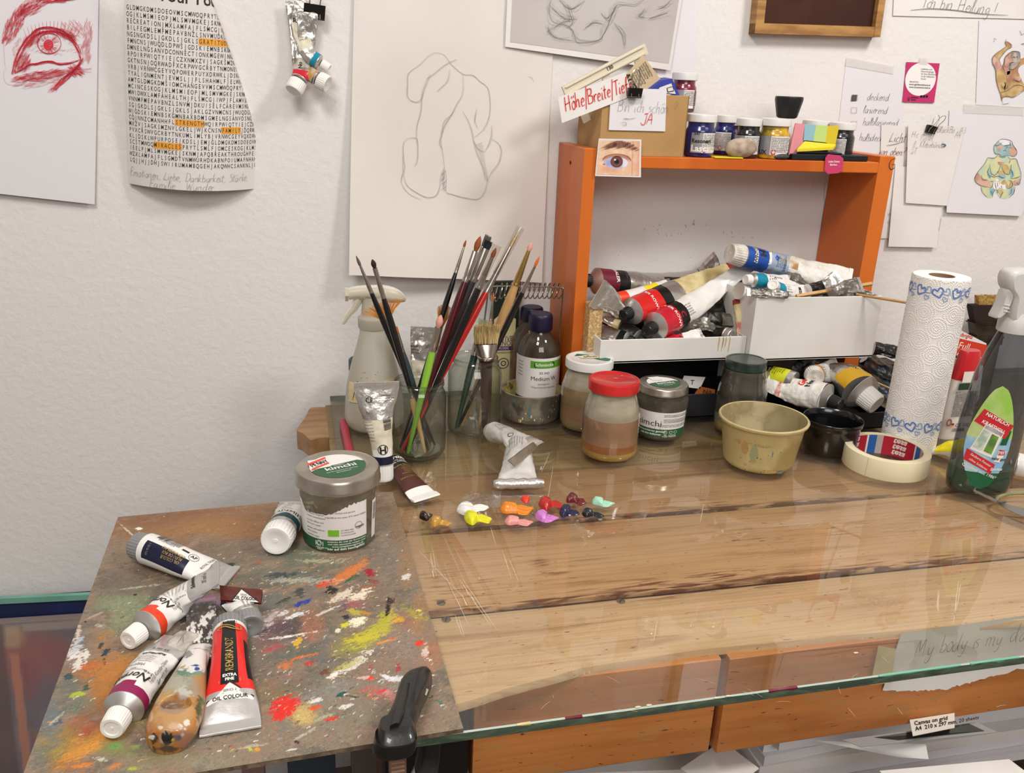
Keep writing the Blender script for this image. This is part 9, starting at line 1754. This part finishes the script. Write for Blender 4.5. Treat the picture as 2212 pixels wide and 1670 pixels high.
# chest with paper piles under the bench
shf=mat('dark_shelf_wood','#3a2a20',.7)
zs2=-.30; mb=MB(); bev(mb,(.14,.70,zs2-.02),(1.58,1.25,zs2)); r=tag(mb.build('under_shelf',shf,origin=(.14,.7,zs2-.02)),'dark shelf board under the bench carrying paper stacks','shelf')
for x in (.15,1.55):
    mb=MB(); mb.box((x,.74,-TZ+.001),(x+.02,1.2,zs2-.0205)); tag(mb.build('shelf_support',shf,origin=(x,.74,-TZ),smooth=False),'dark upright board carrying the low shelf, '+('left' if x<1 else 'right')+' end','board')
rr=random.Random(12)
def stack(lab,x0,x1,y0,y1,z0,z1,rot,m_,sheets=10):
    root=thing('paper_stack',lab,'paper stack',((x0+x1)/2,y0,z0)); cx,cy2=(x0+x1)/2,(y0+y1)/2; h=(z1-z0)/sheets
    for k in range(sheets):
        a=rot+rr.uniform(-.05,.05); dx,dy=rr.uniform(-.012,.012),rr.uniform(-.012,.012); mb=MB(); fr=Matrix.Translation((cx+dx,cy2+dy,z0+h*k))@Matrix.Rotation(a,4,'Z')
        mb.box((-(x1-x0)/2,-(y1-y0)/2,.0002),((x1-x0)/2,(y1-y0)/2,h*.96),fr=fr); mb.build('sheet_bundle',m_ if k%4 else paper,root,smooth=False)
    return root
stack('tall stack of white and greyish paper under the bench rail',.50,.93,.71,1.05,zs2,zs2+.125,.02,paper_cool,9)
stack('lower stack of pale paper under the bench at the left',.18,.46,.72,1.0,zs2,zs2+.07,-.1,paper,7)
stack('stack of cream papers under the bench at far right',1.0,1.33,.775,1.05,zs2,zs2+.10,.12,mat('cream_sheets','#d9d2c4',.75),8)
def loose(lab,q,z,m_,txt=None,catg='paper sheet',name='loose_sheet'):
    cs=[T(u,v,z_) for (u,v),z_ in zip(q,z)]; nn=(cs[1]-cs[0]).cross(cs[3]-cs[0]).normalized(); 
    if nn.z<0: nn=-nn
    r=thing(name,lab,catg,tuple(cs[0])); mb=MB(); f=lambda a_,b_,s_=0:cs[0].lerp(cs[1],a_).lerp(cs[3].lerp(cs[2],a_),b_)+nn*s_; mb.grid(lambda a_,b_:f(a_,b_),6,6); mb.grid(lambda a_,b_:f(a_,b_,-.0005),6,6); mb.build('sheet',m_,r)
    return r,f
zp=zs2+.13
loose('loose white sheet with a dark corner on the paper stack, bottom centre',[(1560,1600),(1640,1660),(1560,1720),(1470,1660)],(zp,)*4,paper)
r,f=loose('grey photograph with dark print lying under the rail, lower right',[(1820,1598),(2110,1560),(2156,1582),(1860,1614)],(zp+.03,zp+.035,zp+.03,zp+.028),mat('grey_photo','#8d8a8c',.5))
mb=MB(); mb.add([f(.20,.2,.0006),f(.93,.05,.0006),f(.93,.8,.0006),f(.30,.75,.0006)],[(0,1,2,3)]); mb.build('dark_print',mat('photo_dark','#1b1817',.4),r,smooth=False)
r,f=loose('white printed label slip sticking out below the rail, lower right',[(1965,1555),(2062,1540),(2062,1572),(1972,1590)],(zp+.04,)*4,paper)
mb=MB(); 
for k,t_ in enumerate(('Canvas on grid','A4  210 x 297 mm, 20 sheets')): mb.text(t_,lambda x,y,d=0:f(.08+x*14,.30+.34*k-y*40,.0006),0,0,.009,0,align='LEFT',bold=.02)
mb.build('lettering',ink,r,smooth=False)
loose('translucent folded sheet fanned out on the stack, lower right',[(1760,1600),(2000,1608),(2006,1640),(1940,1636)],(zp+.012,zp+.02,zp+.012,zp+.006),mat('tracing_paper','#c9c8c6',.5))
loose('crumpled white sheet on the paper pile at the bottom right corner',[(1900,1665),(2180,1640),(2260,1700),(1950,1730)],(zp+.004,)*4,paper)
mb=MB(); bev(mb,(1.0,.69,zs2),(1.22,.725,zs2+.18)); tag(mb.build('dark_folder',mat('black_folder','#15130f',.6),origin=(1.0,.69,zs2)),'black folder standing on the low shelf at the lower right corner','folder')
# torn paper with handwriting hung over the rail under the glass
yt=.6385; q=[W(1945,1368,yt),W(2260,1322,yt),W(2250,1430,yt),W(1905,1490,yt)]
root=thing('torn_note','torn white paper reading My body is my diary taped to the rail under the glass','note',tuple(q[3]))
def tn(a_,b_,d=0):
    p=q[3].lerp(q[2],a_).lerp(q[0].lerp(q[1],a_),b_); 
    if b_<.5: p.z-=(.5-b_)*2*(.010*math.sin(a_*PI*1.1)+.004*mnoise.noise(Vector((a_*14,1,5)))+.002*mnoise.noise(Vector((a_*60,1,5))))
    p.y-=.0012+d+.003*(1-b_)*math.sin(a_*5)**2; return p
mb=MB(); mb.grid(lambda a_,b_:tn(a_,b_),90,16); mb.grid(lambda a_,b_:tn(a_,b_,-.0006),90,4); mb.build('sheet',paper,root)
mb=MB(); o_=W(1962,1412,yt); ev=(q[1]-q[0]).normalized(); up_=Vector((-ev.z,0,ev.x)); mp=plane(o_-Vector((0,.0065,0)),ev,up_); mb.hand('My body is my diary',mp,0,0,.0235,.0007,0,sx=.78,jit=.08); mb.build('lettering',pencil_d,root,smooth=False)
mb=MB(); qq=[W(1898,1395,yt-.006),W(1935,1402,yt-.006),W(1925,1475,yt-.006),W(1880,1480,yt-.006)]; mb.add(qq+[p+Vector((0,.0004,0)) for p in qq],[(0,1,2,3),(4,5,6,7)]); mb.build('masking_tape',tape_m,root,smooth=False)
# ---------------- lift everything from glass-top level to the real height above the floor
for o in list(bpy.data.objects):
    if o.parent is None and 'placed' not in o.keys(): o.location.z+=TZ
